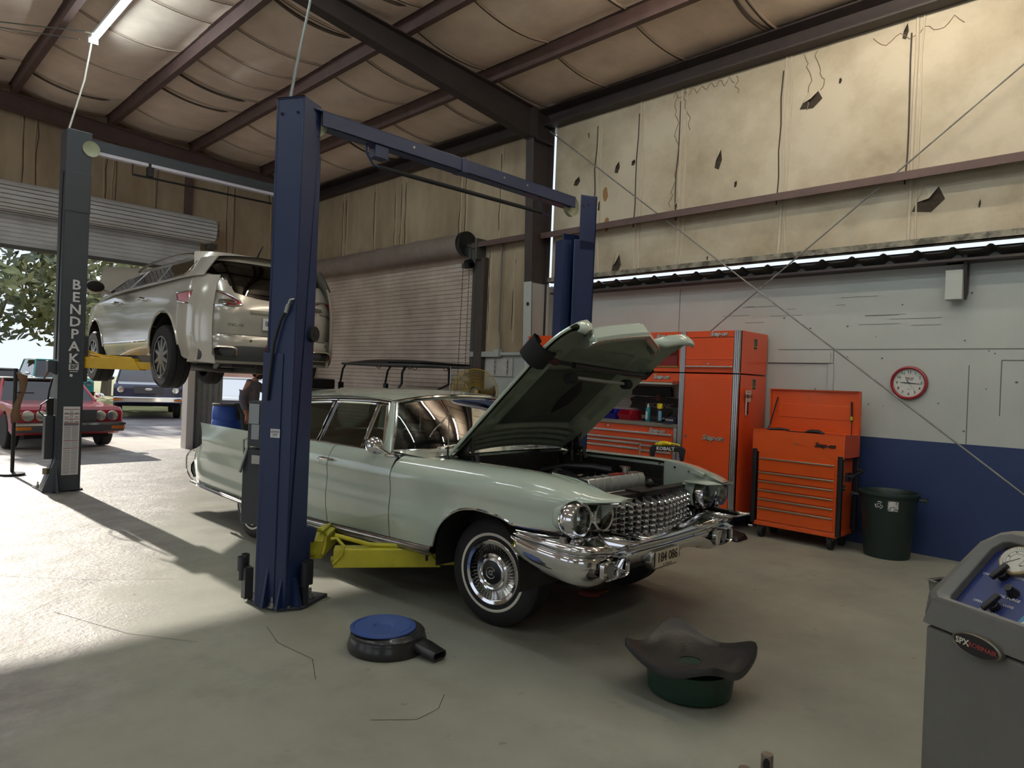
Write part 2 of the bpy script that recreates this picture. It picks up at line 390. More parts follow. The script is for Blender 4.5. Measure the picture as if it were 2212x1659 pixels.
# ---------- end wall with the open roll-up door ----------
we = MB()
def wpoly(mb, x0, x1, z0, y=YE, t=.12):
    p = [(x0, z0), (x1, z0), (x1, zr(x1)+.2)]
    if x0 < -2.5 < x1: p.append((-2.5, zr(-2.5)+.2))
    p.append((x0, zr(x0)+.2)); mb.prism(p, 'y', y, y+t)
wpoly(we, 5.32, 8.1, 2.45); wpoly(we, -.1, 5.32, 3.95); wpoly(we, -2.2, -.1, 0); wpoly(we, -7.6, -2.2, 3.95); wpoly(we, XL, -7.6, 0)  # next bay to the left, out of view, is an opening added for daylight
we = struct(we.obj('wall_end', m_insd, smooth=0))
struct(MB().box(5.32, 5.98, YE, YE+.1, 0, 2.45).box(7.12, 8.1, YE, YE+.1, 0, 2.45).obj('wall_end_low', mat('grey_ribbed_panel', (150, 152, 150), .5, var=.4, vs=4, col2=(120, 122, 120), stretch=(6, 1, .2)), smooth=0))
rb = MB()
for x in (5.45, 5.55, 5.66, 5.78, 5.9): rb.box(x-.012, x+.012, YE-.02, YE, 0, 2.45)
rb.obj('rib', m_galv, bpy.data.objects['wall_end_low'], smooth=0)
struct(MB().box(5.22, 5.36, YE-.12, YE+.16, 0, 4.0).obj('trim_door_jamb', mat('white_jamb', (216, 210, 202), .5), smooth=0))
sb = MB(); sd = MB()
for x in (-.5, .9, 2.3, 2.5, 3.6, 3.75, 4.5, 5.9, 6.05, 6.9, 7.0): 
    z0 = 4.75 if x < 5.3 else 2.5
    sb.tube([(x+random.uniform(-.02, .02), YE, lerp(z0, zr(x), i/4)) for i in range(5)], .016, 6); sd.tube([(x+.04+random.uniform(-.02, .02), YE, lerp(z0, zr(x)-.2, i/4)) for i in range(5)], .007, 6)
sb.obj('seam', mat('dull_seam', (172, 152, 124), .7), we); sd.obj('fold', m_seamd, we)
struct(MB().box(5.05, 5.2, YE-.06, YE, 4.6, 5.75).obj('trim_girt_post', m_steel, smooth=0))
def rafter(y, x0=8.0, name='trim_rafter', d0=.48, d1=.24, w=.16, col=True, endw=False):
    mb = MB(); mf = MB(); n = 20
    xs = [x0-.42-(x0-.42+2.5)*i/n for i in range(n+1)]
    top = [(x, zr(x)) for x in xs]; bot = [(x, zr(x)-interp(x, ((-2.5, .3), (3.5, d1), (7.6, d0)))) for x in xs]
    for (a, b_, c, d) in zip(top, top[1:], bot[1:], bot): mb.add([(p[0], y, p[1]) for p in (a, b_, c, d)], [(0, 1, 2, 3)])
    web = MB()
    for L_, s in ((top, -1), (bot, 1)):
        rows = [[(p[0], y-w/2, p[1]), (p[0], y+w/2, p[1]), (p[0], y+w/2, p[1]+s*.014), (p[0], y-w/2, p[1]+s*.014)] for p in L_]
        mb.grid(rows, cv=True)
    # knee / haunch and tapered column
    if col:
        kx = 7.55
        mb.add([(kx, y, zr(kx)), (x0, y, zr(x0)), (x0, y, 0), (7.72, y, 0), (kx, y, 5.4)], [(0, 1, 2, 3, 4)])
        for pts in ([(7.52, 5.4), (7.72, 0)],):
            for (a, b_) in zip(pts, pts[1:]): mb.add([(a[0], y-w/2, a[1]), (a[0], y+w/2, a[1]), (b_[0], y+w/2, b_[1]), (b_[0], y-w/2, b_[1]), (a[0]+.014, y-w/2, a[1]), (a[0]+.014, y+w/2, a[1]), (b_[0]+.014, y+w/2, b_[1]), (b_[0]+.014, y-w/2, b_[1])], [(0, 1, 2, 3), (4, 7, 6, 5), (0, 4, 5, 1), (2, 6, 7, 3), (1, 5, 6, 2), (0, 3, 7, 4)])
        mb.box(x0-.014, x0, y-w/2, y+w/2, 0, zr(x0)); mb.box(7.5, 7.62, y-.012-.06, y+.012+.06, 5.38, zr(7.55))
        mb.box(7.52, x0, y-w/2, y+w/2, 5.385, 5.4)
    return struct(mb.obj(name, m_steel if endw else m_steeld, smooth=0))
YC = 7.324
rafter(YC, name='trim_rafter_1'); rafter(YC-7.37, name='trim_rafter_2'); rafter(14.5, name='trim_rafter_3', col=False, d0=.32, d1=.3, w=.14, endw=True)
# pale reddish inner flanges face the lamps; lower column painted white
fl_ = MB()
cp = MB(); xw = lambda z: 7.52+.2*(5.4-z)/5.4
cp.add([(xw(3.2)-.003, YC-.083, 3.2), (xw(3.2)-.003, YC+.083, 3.2), (xw(0)-.003, YC+.083, 0), (xw(0)-.003, YC-.083, 0)], [(0, 1, 2, 3)])
cp.add([(xw(3.2), YC-.004, 3.2), (8.0, YC-.004, 3.2), (8.0, YC-.004, 0), (xw(0), YC-.004, 0)], [(0, 1, 2, 3)])
cp.box(7.98, 8.003, YC-.084, YC-.06, 0, 3.2)
struct(cp.obj('trim_column_paint', m_white, smooth=0, solid=.002))
struct(MB().box(7.585, 7.6, YC-.04, YC-.005, 2.83, 2.88).obj('trim_column_plate', m_black, smooth=0))
# purlins (Z sections) resting on the rafters
def purlin(x, name):
    z = zr(x); p = [(x-.085, z), (x, z), (x, z+.012), (x-.012, z+.012), (x-.012, z+.2), (x+.07, z+.2), (x+.07, z+.212), (x-.024, z+.212), (x-.024, z+.012), (x-.075, z+.012), (x-.075, z+.025), (x-.085, z+.025)]
    p = [(2*x-a, b) for a, b in p]
    return struct(MB().prism(p, 'y', YB, YE).obj(name, m_steel, smooth=0))
PX = [6.6, 5.1, 3.6, 2.1, .6, -.9, -2.5, -4.1, -5.6, -7.1, -8.6, -10.1, -11.6]
for i, x in enumerate(PX): purlin(x, 'trim_purlin_%d' % (i+1))
# sagging roof blanket between purlins
xs = [8.1]+PX+[XL]; rows = []
NX = 10; ys = [YB+(YE+.1-YB)*j/70 for j in range(71)]
for a, b_ in zip(xs, xs[1:]):
    for i in range(NX):
        t = i/NX; x = lerp(a, b_, t)
        rows.append([(x, y, zr(x)+.205-.11*4*t*(1-t)*(1+.25*sin(y*2.1+a))) for y in ys])
rows.append([(XL, y, zr(XL)+.2) for y in ys])
ce = struct(MB().grid(rows).obj('ceiling', m_ceil))
sb = MB(); sd = MB(); random.seed(9)
for a, b_ in zip(xs[:8], xs[1:8]):
    y = -3+random.uniform(0, .6)
    while y < YE-.3:
        jit = random.uniform(-.1, .1)
        def pt(t, dy=0., dz=0.):
            x = lerp(a, b_, t); return (x, y+dy+jit*t, zr(x)+.2-.11*4*t*(1-t)*(1+.25*sin(y*2.1+a))+dz)
        sb.tube([pt(.03+.94*i/12, 0, -.004) for i in range(13)], .012, 5); sd.tube([pt(.03+.94*i/12, .035, -.002) for i in range(13)], .007, 5)
        if random.random() < .18: sd.tube([pt(.15+.8*i/12, .09+.05*sin(pi*i/12), -.006) for i in range(13)], [.002]+[.022]*11+[.002], 6)
        y += random.choice((1.22, 1.22, .7, 1.5))
sb.obj('seam', mat('roof_seam', (206, 188, 170), .7), ce); sd.obj('fold', mat('roof_fold', (96, 84, 74), .85), ce)
# far-left and back walls (behind the camera), each with open bays that let daylight in
wl = MB()
for y0, y1, z0 in ((YB, -6, 0), (-6, -1, 4), (-1, 1, 0), (1, 6, 4), (6, 8, 0), (8, 13, 4), (13, YE, 0)): wl.box(XL-.1, XL, y0, y1, z0, 5.95)
struct(wl.obj('wall_left', m_ins, smooth=0))
wb = MB(); wb.box(XL, -8, YB-.1, YB, 0, 6.6); wb.box(-8, -3, YB-.1, YB, 4, 6.6); wb.box(-3, 8.3, YB-.1, YB, 0, 6.8)
struct(wb.obj('wall_back', m_ins, smooth=0))
struct(MB().box(XL-.5, 8.7, YB-.5, YE+.4, 6.75, 6.85).box(8.2, 8.7, YB, YE+.2, 5.9, 6.8).obj('ceiling_roof_sheet', m_galv, smooth=0))
# ---------- roll-up doors ----------
def slats(mb, x0, x1, y, z0, z1, p=.078, d=.016, axis='x'):
    rows = []; z = z0; n = int((z1-z0)/p)
    for i in range(n):
        for t, o_ in ((0, 0), (.12, -1), (.5, -.72), (.88, -1), (.97, 0)):
            zz = z0+(i+t)*p
            rows.append([(x0, y+o_*d, zz), (x1, y+o_*d, zz)] if axis == 'x' else [(y+o_*d, x0, zz), (y+o_*d, x1, zz)])
    mb.grid(rows)
d2 = struct(thing('door_2', None, None)); mb = MB(); slats(mb, 9.0, 14.35, 8.02, 0, 3.92, axis='y'); mb.obj('shutter_curtain', m_shut, d2, smooth=25)
cv = MB(); 
cv.tube([(7.84, 9.14+5.2*i/24, 4.02-.006*sin(i*1.9)) for i in range(25)], [.2+.006*sin(i*2.3) for i in range(25)], 24)
cv.obj('barrel_cover', mat('dusty_cover', (150, 136, 126), .6, var=.6, vs=3, col2=(112, 100, 92), bump=.3, bs=8), d2)
MB().cyl((7.84, 9.04, 4.02), (7.84, 9.14, 4.02), .22, n=28).obj('barrel_end_wheel', m_black, d2, bevel=.01)
MB().lathe([(.17, 0), (.215, 0), (.215, .03), (.17, .03)], 28, 'y', (7.84, 9.1, 4.02)).obj('wheel_rim', m_galv, d2)
bk = MB(); bk.box(7.82, 7.86, 8.74, 9.08, 3.96, 4.0); bk.box(7.78, 8.0, 8.74, 8.79, 3.72, 4.08); bk.box(7.84, 7.87, 8.8, 8.92, 3.74, 3.96); bk.box(7.83, 7.88, 8.96, 9.0, 3.62, 3.96); bk.box(7.8, 7.9, 8.92, 9.14, 3.6, 3.68)
bk.obj('barrel_bracket', m_galvd, d2, bevel=.004)
MB().cyl((7.82, 8.92, 3.66), (7.82, 9.02, 3.66), .08, n=14).obj('chain_sprocket', m_black, d2)
gr = MB(); gr.box(7.96, 8.02, 8.86, 8.9, 0, 3.7); gr.box(7.93, 8.02, 8.9, 8.94, 0, 3.75); gr.box(7.96, 7.98, 8.94, 9.02, 0, 3.7); gr.obj('guide_rail', m_galvd, d2, smooth=0)
struct(MB().box(7.9, 8.02, 8.66, 8.86, 0, 3.76).obj('trim_jamb_channel', mat('brown_channel', (82, 72, 66), .6, var=.5, vs=4, col2=(54, 46, 42)), smooth=0))
def chain(mb, a, b_, s=.03, r=.005):
    a, b_ = V(a), V(b_); n = int((b_-a).length/s)
    for i in range(n): mb.tube([a.lerp(b_, (i+.12)/n), a.lerp(b_, (i+.88)/n)], r*(1.7 if i % 2 else 1), 5)
mb = MB(); chain(mb, (7.8, 9.1, 3.62), (7.8, 9.14, 1.0)); mb.obj('hand_chain', m_black, d2); mb = MB(); chain(mb, (7.84, 8.98, 3.6), (7.84, 8.99, 1.0)); mb.obj('hand_chain', m_black, d2)
d1 = struct(thing('door_1', None, None)); mb = MB(); slats(mb, -.2, 5.35, 14.56, 3.66, 4.62, p=.075); mb.obj('shutter_curtain', m_shutw, d1, smooth=25)
mb = MB(); mb.tube([(-.3, 14.34, 4.46), (5.5, 14.34, 4.46)], .26, 40); mb.obj('rolled_curtain', m_shutw, d1)
mb = MB()
for k in range(9):
    a = R(150+k*17); mb.tube([(-.29, 14.34+.262*cos(a), 4.46+.262*sin(a)), (5.49, 14.34+.262*cos(a), 4.46+.262*sin(a))], .006, 5)
mb.obj('slat_joint', m_galvd, d1)
mb = MB(); chain(mb, (5.53, 14.1, 4.66), (5.53, 14.14, 4.28), .05, .014); mb.box(5.42, 5.56, 14.2, 14.5, 4.1, 4.2); mb.obj('roll_bracket', m_galvd, d1)
mb = MB(); mb.box(-.2, 5.35, 14.5, 14.58, 3.6, 3.665); mb.obj('bottom_bar', m_galvd, d1, smooth=0)
MB().box(-.14, -.04, 14.55, 14.68, 0, 3.95).obj('guide_rail', m_galvd, d1, smooth=0)
# ---------- wall bracing rods, conduits ----------
def rod(name, pts, r, m, label, cat, n=8):
    o = MB().tube(pts, r, n).obj(name, m); return tag(o, label, cat)
rod("brace_rod", [(7.86, 7.22, 5.57), (7.86, .08, .012)], .009, m_galv, "thin steel brace rod sloping down the wall from the brown column past the clock", "rod")
rod("brace_rod", [(7.885, .0, 5.79), (7.885, 4.38, 2.365)], .009, m_galv, "thin steel brace rod rising from behind the orange cabinets to the upper right", "rod")
m_cond = mat('grey_conduit', (120, 116, 110), .5, .4)
rod('conduit', [(7.94, 8.28, 3.98), (7.94, 8.28, 2.5), (7.94, 8.24, 2.4), (7.94, 8.22, 2.18)], .014, m_cond, 'thin vertical grey conduit on tan wall beside closed shutter', 'pipe')
t = thing('wall_raceway', 'white cable raceway with box on the wall right of the closed shutter', 'cable raceway', (7.96, 8.5, 2.05))
MB().box(-.05, .03, -.16, .46, 0, .09).box(-.03, .03, -.75, -.16, .03, .08).obj('channel', m_white, t, bevel=.004); MB().box(-.07, .03, -.28, -.16, .0, .13).obj('junction_box', m_white, t, bevel=.004)
t = thing('pegboard', 'small white wall board with two hanging chains under the raceway', 'board', (7.985, 8.3, 1.73)); 
MB().box(-.01, .01, -.34, .3, 0, .3).obj('board', mat('board_white', (200, 196, 190), .6, var=.3, vs=12), t, smooth=0)
for y in (.06, -.24):
    mb = MB(); chain(mb, (-.03, y, .29), (-.03, y, .02), .035, .006); mb.obj('chain', m_galvd, t)
t = thing('wall_bracket', 'grey stub bracket hanging from the ledge high above the clock', 'bracket', (8.13, 1.75, 2.66))
MB().box(-.1, .03, -.075, .075, 0, .3).obj('painted_stub', m_white, t, bevel=.004); MB().prism([(-.02, .0), (.06, .08), (.06, .46), (-.06, .46), (-.06, .3)], 'y', -.1, -.07).obj('steel_gusset', m_steeld, t, smooth=0)
MB().box(-.07, .05, -.09, .09, .38, .4).obj('steel_plate', m_steeld, t, smooth=0)
rod('power_cable', [(2.34, 10.7, 6.12), (2.4, 10.62, 6.1), (2.38, 10.6, 5.9), (2.3, 10.5, 5.4), (2.18, 10.36, 4.95), (2.1, 10.31, 4.62)], .012, mat('white_cable', (196, 190, 176), .5), 'pale cable drooping from the roof to the charcoal lift post', 'cable')
rod('power_cable', [(3.55, 6.4, 6.15), (3.2, 6.0, 5.7), (2.75, 5.3, 4.7), (2.38, 4.75, 3.9), (2.22, 4.5, 3.55)], .011, mat('grey_cable', (96, 100, 98), .5), 'grey flexible cable running from the roof to the blue lift post', 'cable')
rod('ceiling_wire', [(.6, 12.4, 6.35), (1.5, 11.5, 6.2), (2.35, 10.78, 6.16)], .009, m_galvd, 'upper dark wire strung under the roof to the lamp end', 'wire')
rod('ceiling_wire', [(.6, 12.4, 6.33), (1.5, 11.42, 6.1), (2.3, 10.85, 6.06)], .007, m_galvd, 'lower sagging wire strung under the roof to the lamp end', 'wire')
# ---------- lamps ----------
m_tube = mat('lamp_tube', (255, 255, 250), .3, emit=62, ecol=(236, 250, 255))
m_tubein = mat('lamp_tube_warm', (255, 255, 250), .3, emit=62, ecol=(255, 244, 226))
m_fix = mat('lamp_channel', (206, 208, 200), .5)
def lamp(x, y, z, L_, label, warm=0, rz=0.):
    t = thing('tube_light', label, 'lamp', (x, y, z), rz, 'tube lamps under the roof'); 
    MB().box(-.05, .05, -L_/2, L_/2, .03, .07).obj('channel', m_fix, t, bevel=.004)
    MB().cyl((0, -L_/2+.04, 0), (0, L_/2-.04, 0), .02, n=10).obj('tube', m_tubein if warm else m_tube, t)
    MB().box(-.06, .06, L_/2-.03, L_/2+.03, -.03, .07).box(-.06, .06, -L_/2-.03, -L_/2+.03, -.03, .07).obj('end_cap', m_fix, t, bevel=.004)
    return t
lamp(2.46, 9.65, 6.08, 2.4, 'glowing white tube lamp under a brown roof beam at top left')
LAMPS = [(2.46, 5.2), (2.46, 1.4), (2.46, -2.8), (5.2, 3.4), (5.2, -.6), (5.2, -4.4), (6.7, 1.6), (-1, 9.5), (-1, 5.2), (-1, 1), (-1, -3.5), (-5.5, 7.5), (-5.5, 2.5), (-5.5, -3)]
for i, (x, y) in enumerate(LAMPS): lamp(x, y, zr(x)-.12, 2.4, 'white tube lamp under the roof outside the view', warm=x > 4)
# ================= pale green vintage sedan =================
m_pnt = mat('pale_green_car_paint', (190, 200, 184), .12, coat=.6, var=.06, vs=2)
m_pntin = mat('pale_green_underside', (138, 146, 128), .55, var=.5, vs=4, col2=(100, 106, 92))
m_chr = mat('chrome', (226, 226, 228), .08, 1.)
m_chrd = mat('worn_chrome', (190, 188, 184), .2, 1., var=.4, vs=9, col2=(120, 118, 114))
m_alu = mat('grille_aluminium', (200, 200, 196), .3, .9)
m_rub = mat('tyre_rubber', (26, 25, 25), .75, bump=.1, bs=60)
m_ww = mat('whitewall', (214, 208, 194), .6)
m_int = mat('dark_interior', (58, 58, 56), .8)
m_intl = mat('grey_green_upholstery', (104, 110, 102), .7)
m_eng = mat('black_engine', (24, 23, 23), .5, var=.6, vs=14, col2=(48, 42, 36))
m_glass = glassmat('car_glass', (200, 214, 206), .12)
m_lens = glassmat('headlamp_glass', (236, 240, 236), .05)
m_refl = mat('lamp_reflector', (226, 228, 224), .15, .95)
CX0, CY0, CA = 4.0, 3.33, R(2.0)
car = thing('vintage_sedan', 'pale green 1960s sedan with tail fins and its hood propped open', 'car', (CX0, CY0, .0), CA)
CZ = .04
def c(f, l, z): return (-l, -f, z+CZ)
def side(mb, rows, s=1, **k): return mb.grid([[c(f, s*l, z) for f, l, z in r] for r in rows], **k)
ZB = ((-.46, .43), (-.43, .44), (-.405, .5), (-.384, .545), (-.326, .625), (-.228, .703), (-.116, .748), (.016, .763), (.185, .754), (.267, .738), (.324, .722), (.40, .722), (.72, .737), (.8, .737))
def zbot(f):   # lower painted edge
    if f > -.46: return sm(f, ZB)
    return interp(f, ((-4.6, .37), (-3.3, .335), (-1.95, .372), (-.46, .43)))
def zcre(f): return interp(f, ((-4.7, .8), (-2.6, .81), (-.9, .855), (.1, .9), (.8, .91)))
def ztop(f): return sm(f, ((-4.5, 1.012), (-3.2, 1.012), (-1.0, 1.02), (.3, 1.033), (.5, 1.02), (.65, .995), (.8, .958), (.93, .935)))
def wid(f): return 1-.9*max(0, f-.45)**2-.010*max(0, -f-3.2)**2*2
def lside(z): return sm(z, ((.30, .935), (.40, .962), (.5, .98), (.62, .988), (.74, .978), (.82, .98), (.87, .99), (.92, .99)))
def prof(f, belt=False):
    zb, zc, zt = zbot(f), zcre(f), ztop(f); w = wid(f)
    r = [(f, lside(lerp(zb, zc, j/8))*w, lerp(zb, zc, j/8)) for j in range(9)]
    d = zt-zc
    if belt: up = ((.988, .15), (.972, .5), (.945, .8), (.915, .96), (.885, 1.0), (.865, .97))
    else: up = ((.988, .14), (.972, .42), (.94, .70), (.89, .90), (.82, 1.0), (.745, 1.0), (.725, .93), (.72, .6))
    return r+[(f, a*w, zc+b*d) for a, b in up]
def frange(a, b, n): return [lerp(a, b, i/n) for i in range(n+1)]
FF = [-.915, -.8, -.65, -.5]+frange(-.46, -.32, 10)+frange(-.29, .4, 16)+frange(.45, .76, 8)
for s in (1, -1):
    nm = '' if s == 1 else ''
    ff = side(MB(), [prof(f) for f in FF], s).obj('front_fender', m_pnt, car, solid=.008, smooth=60)
    # eyebrow visor over the lamps
    rows = []
    for f in frange(.755, .95, 8):
        t = (f-.755)/.195; zt = ztop(f); zl = lerp(.912, .922, t)
        tip = 1-t**3*.10
        rows.append([(f, .985*wid(f)*tip, zl), (f, .975*wid(f)*tip, lerp(zl, zt, .35)), (f, .94*wid(f)*tip, lerp(zl, zt, .75)), (f, .86*wid(f), zt), (f, .76*wid(f), zt), (f, .70, zt-.005)])
    side(MB(), rows, s).obj('fender_visor', m_pnt, car, solid=.01, smooth=60)
    MB().tube([c(f, s*.985*wid(f)*(1-((f-.6)/.35)**3*.1 if f > .6 else 1), .912) for f in frange(.62, .93, 6)]+[c(.955, s*.74, .922), c(.94, s*.60, .925)], .007, 6).obj('visor_trim', m_chrd, ff)
    # wheel-arch lip
    MB().tube([c(f, s*(lside(zbot(f))+.002), zbot(f)) for f in frange(-.455, .72, 40)], .009, 6).obj('arch_trim', m_chr, ff)
    # doors and rear quarter
    dr = side(MB(), [prof(f, 1) for f in frange(-.923, -1.775, 12)], s).obj('front_door', m_pnt, car, solid=.008, smooth=60)
    rd = side(MB(), [prof(f, 1) for f in frange(-1.783, -2.75, 12)], s).obj('rear_door', m_pnt, car, solid=.008, smooth=60)
    for D, f0 in ((dr, -1.6), (rd, -2.5)):
        MB().tube([c(f0-.10, s*.985, .905), c(f0-.12, s*1.018, .912), c(f0-.2, s*1.024, .912), c(f0-.27, s*1.014, .908), c(f0-.29, s*.984, .905)], [.010, .013, .014, .013, .008], 8).ball(c(f0-.3, s*.985, .87), .012).obj('door_handle', m_chr, D)
    FR = ((.30, -4.5), (.348, -4.6), (.404, -4.69), (.492, -4.737), (.60, -4.72), (.684, -4.64), (.74, -4.45), (.805, -4.30), (.88, -4.33), (.95, -4.40), (1.012, -4.495))
    rows = []
    zl = [lerp(0, 1, j/22) for j in range(23)]
    for i in range(25):
        t = i/24; row = []
        for q in zl:
            f0 = -2.758; zz0 = lerp(.345, 1.012, q); fr = sm(zz0, FR); f = lerp(f0, fr, t)
            zb = lerp(.352, .352, t) if t < .9 else .352
            z = lerp(zb, 1.012, q)
            l = lside(z)*wid(f) if z < .84 else lerp(lside(.84), .93, ((z-.84)/.172)**1.2)*wid(f)
            if f < -4.3 and z < .75: l -= .35*((-f-4.3)/.44)**3*.35
            row.append((f, l, z))
        row += [(row[-1][0]+.01, row[-1][1]-.03, 1.006), (row[-1][0]+.06*t, .86, lerp(.98, .92, t)), (row[-1][0]+.1*t, .74, lerp(.97, .90, t))]
        rows.append(row)
    rq = side(MB(), rows, s).obj('rear_quarter', m_pnt, car, solid=.008, smooth=60)
    MB().tube([c(sm(z, FR)-.003, s*(lside(z)*wid(-4.6) if z < .84 else .925*wid(-4.4)), z) for z in frange(.36, 1.012, 26)], .009, 6).obj('tail_trim', m_chr, rq)
    MB().cyl(c(-4.29, s*.93, .83), c(-4.35, s*.92, .83), .03, .012, n=12).obj('tail_lamp', mat('red_lens', (150, 20, 24), .15), rq)
    # chrome sill and lower side moulding
    def sill(f): return interp(f, ((-4.6, .322), (-3.3, .292), (-1.95, .303), (-.43, .365)))
    rows = []
    for f in frange(-.44, -4.6, 46):
        a, b_ = sill(f), zbot(f)-.004
        rows.append([(f, .955*wid(f), a-.004), (f, .982*wid(f), a+.008), (f, .992*wid(f), lerp(a, b_, .5)), (f, .988*wid(f), b_-.012), (f, .975*wid(f), b_)])
    sl_ = side(MB(), rows, s).obj('sill_trim', m_chrd, car, solid=.006, smooth=60)
    mb = MB(); 
    for k in (.3, .45, .6): mb.tube([c(f, s*.9935*wid(f), lerp(sill(f), zbot(f), k)) for f in frange(-.47, -4.4, 30)], .003, 4)
    mb.obj('sill_rib', m_chrd, sl_)
    # chrome belt moulding, window frames, glass
    MB().tube([c(f, s*.888, ztop(f)+.006) for f in frange(-1.12, -2.9, 20)], .009, 6).obj('belt_trim', m_chr, car)
    def rail(f): return sm(f, ((-3.0, 1.30), (-2.4, 1.36), (-1.9, 1.385), (-1.5, 1.392), (-1.3, 1.385)))
    gl = lambda z: lerp(.875, .735, (z-1.02)/.37)
    def pane(f0, f1, g0, g1, nm, inset=.0):   # f0,f1 bottom; g0,g1 top
        rows = []
        for i in range(9):
            t = i/8; fb = lerp(f0, f1, t); ft = lerp(g0, g1, t)
            rows.append([(lerp(fb, ft, q), gl(lerp(1.022, rail(ft)-.012, q)), lerp(1.022, rail(ft)-.012, q)) for q in frange(0, 1, 5)])
        g = side(MB(), rows, s).obj(nm, m_glass, car, smooth=60)
        e = [r[0] for r in rows]+rows[-1][1:]+[r[-1] for r in rows[::-1]][1:]+rows[0][-2:0:-1]
        MB().tube([c(a, s*(b_+.004), z) for a, b_, z in e], .010, 6, closed=True).obj('window_frame', m_chr, g)
    pane(-1.17, -1.43, -1.31, -1.40, 'vent_window'); pane(-1.46, -2.09, -1.43, -2.03, 'front_window'); pane(-2.13, -2.80, -2.07, -2.66, 'rear_window'); pane(-2.86, -3.12, -2.74, -2.98, 'quarter_window')
    mb = MB()
    for o_ in (.012, .034): mb.tube([c(f, s*(.742-.3*o_), rail(f)+o_) for f in frange(-1.27, -3.05, 22)], .008, 6)
    mb.obj('drip_rail', m_chr, car)
    # A pillar
    a0, a1 = V(c(-1.13, s*.885, 1.015)), V(c(-1.262, s*.738, 1.40))
    pil = MB(); rows = []
    for q in frange(0, 1, 8):
        fb = lerp(-1.13, -1.262, q)-.05*q*q+.05*q; l = lerp(.888, .738, q); z = lerp(1.0, 1.40, q); w = lerp(.05, .03, q)
        rows.append([(fb+w, l-.03, z), (fb+.6*w, l+.004, z), (fb-.3*w, l+.01, z), (fb-w, l-.005, z), (fb-w, l-.05, z), (fb+w*.5, l-.06, z)])
    side(pil, rows, s, cv=True).obj('windshield_pillar', m_pnt, car, smooth=60)
    MB().tube([c(r[0][0]+.004, s*(r[0][1]+.006), r[0][2]) for r in rows], .009, 6).obj('pillar_trim', m_chr, car)
    MB().tube([c(r[3][0], s*(r[3][1]+.004), r[3][2]) for r in rows], .010, 6).obj('pillar_trim', m_chr, car)
    # C pillar / rear roof side
    rows = []
    for q in frange(0, 1, 5): rows.append([(lerp(-3.15, -3.0, q), gl(lerp(1.0, 1.32, q)), lerp(1.0, 1.32, q)), (lerp(-3.45, -3.2, q), gl(lerp(1.0, 1.32, q))-.02, lerp(1.0, 1.31, q)), (lerp(-3.62, -3.36, q), lerp(.70, .55, q), lerp(1.0, 1.36, q))])
    side(MB(), rows, s).obj('rear_pillar', m_pnt, car, solid=.01, smooth=60)
# roof
def roofz(f, l): return sm(f, ((-3.4, 1.40), (-2.9, 1.455), (-2.2, 1.488), (-1.6, 1.495), (-1.18, 1.468)))-(abs(l)/.745)**2.6*(.072+.03*max(0, min(1, (-f-1.9))))
def rfront(l): return -1.185-.085*(abs(l)/.74)**3
rows = []
for i in range(25):
    l = lerp(-.745, .745, i/24); rows.append([c(f, l, roofz(f, l)) for f in [lerp(rfront(l), -3.4+.25*(abs(l)/.745)**3, j/20) for j in range(21)]])
rf = MB().grid(rows).obj('roof', m_pnt, car, solid=.02, smooth=60)
MB().tube([c(rfront(l)+.012, l, roofz(rfront(l), l)-.004) for l in frange(-.745, .745, 26)], .011, 6).obj('header_trim', m_chr, car)
MB().grid([[c(f, l*.97, roofz(f, l)-.03) for f in frange(-1.24, -3.3, 12)] for l in frange(-.73, .73, 12)]).obj('headliner', m_intl, car)
# windshield and rear window
def wbase(l): return -.86-.27*(abs(l)/.875)**2.4
rows = []
for i in range(25):
    t = -1+2*i/24
    row = []
    for q in frange(0, 1, 8):
        lb, lt = .872*t, .735*t; f = lerp(wbase(lb), rfront(lt)+.0, q)+.03*4*q*(1-q)*(1-abs(t)**3); row.append(c(f, lerp(lb, lt, q), lerp(1.035+.02*(1-t*t), roofz(rfront(lt), lt)-.012, q)))
    rows.append(row)
MB().grid(rows).obj('windshield', m_glass, car, smooth=60)
MB().tube([c(wbase(l)+.006, l, 1.03+.02*(1-(l/.875)**2)) for l in frange(-.875, .875, 30)], .012, 6).obj('windshield_trim', m_chr, car)
rows = []
for i in range(17):
    t = -1+2*i/16; rows.append([c(lerp(-3.62+.2*t*t, -3.38+.22*t*t, q), lerp(.7, .58, q)*t, lerp(1.0, 1.385-.05*t*t, q)) for q in frange(0, 1, 5)])
MB().grid(rows).obj('back_window', m_glass, car, smooth=60)
# cowl with vent slots, trunk lid, tail panel
rows = []
for l in frange(-.86, .86, 24): rows.append([c(lerp(wbase(l)+.01, -.63-.06*(l/.86)**2, q), l, 1.03+.02*(1-(l/.86)**2)-.012*q) for q in frange(0, 1, 4)])
MB().grid(rows).obj('cowl', m_pnt, car, solid=.01, smooth=60)
vt = MB()
for i in range(13):
    l = .74-.032*i*1.0; vt.add([c(-.80+.0*i, l, 1.046), c(-.70, l-.05, 1.046), c(-.70, l-.066, 1.046), c(-.80, l-.016, 1.046)], [(0, 1, 2, 3)])
    vt.add([c(-.80, -l, 1.046), c(-.70, -l+.05, 1.046), c(-.70, -l+.066, 1.046), c(-.80, -l+.016, 1.046)], [(0, 1, 2, 3)])
vt.obj('cowl_vent', m_dark, car, smooth=0)
rows = []
for l in frange(-.80, .80, 16): rows.append([c(f, l, sm(f, ((-4.45, .80), (-4.2, .90), (-3.6, .985), (-3.3, 1.0)))+.02*(1-(l/.8)**2)) for f in frange(-3.4, -4.45, 12)])
MB().grid(rows).obj('trunk_lid', m_pnt, car, solid=.008, smooth=60)
MB().box(-.80, .80, 4.40, 4.50, .35, .84).obj('tail_panel', m_pnt, car, bevel=.03)
rb = MB(); rows = []
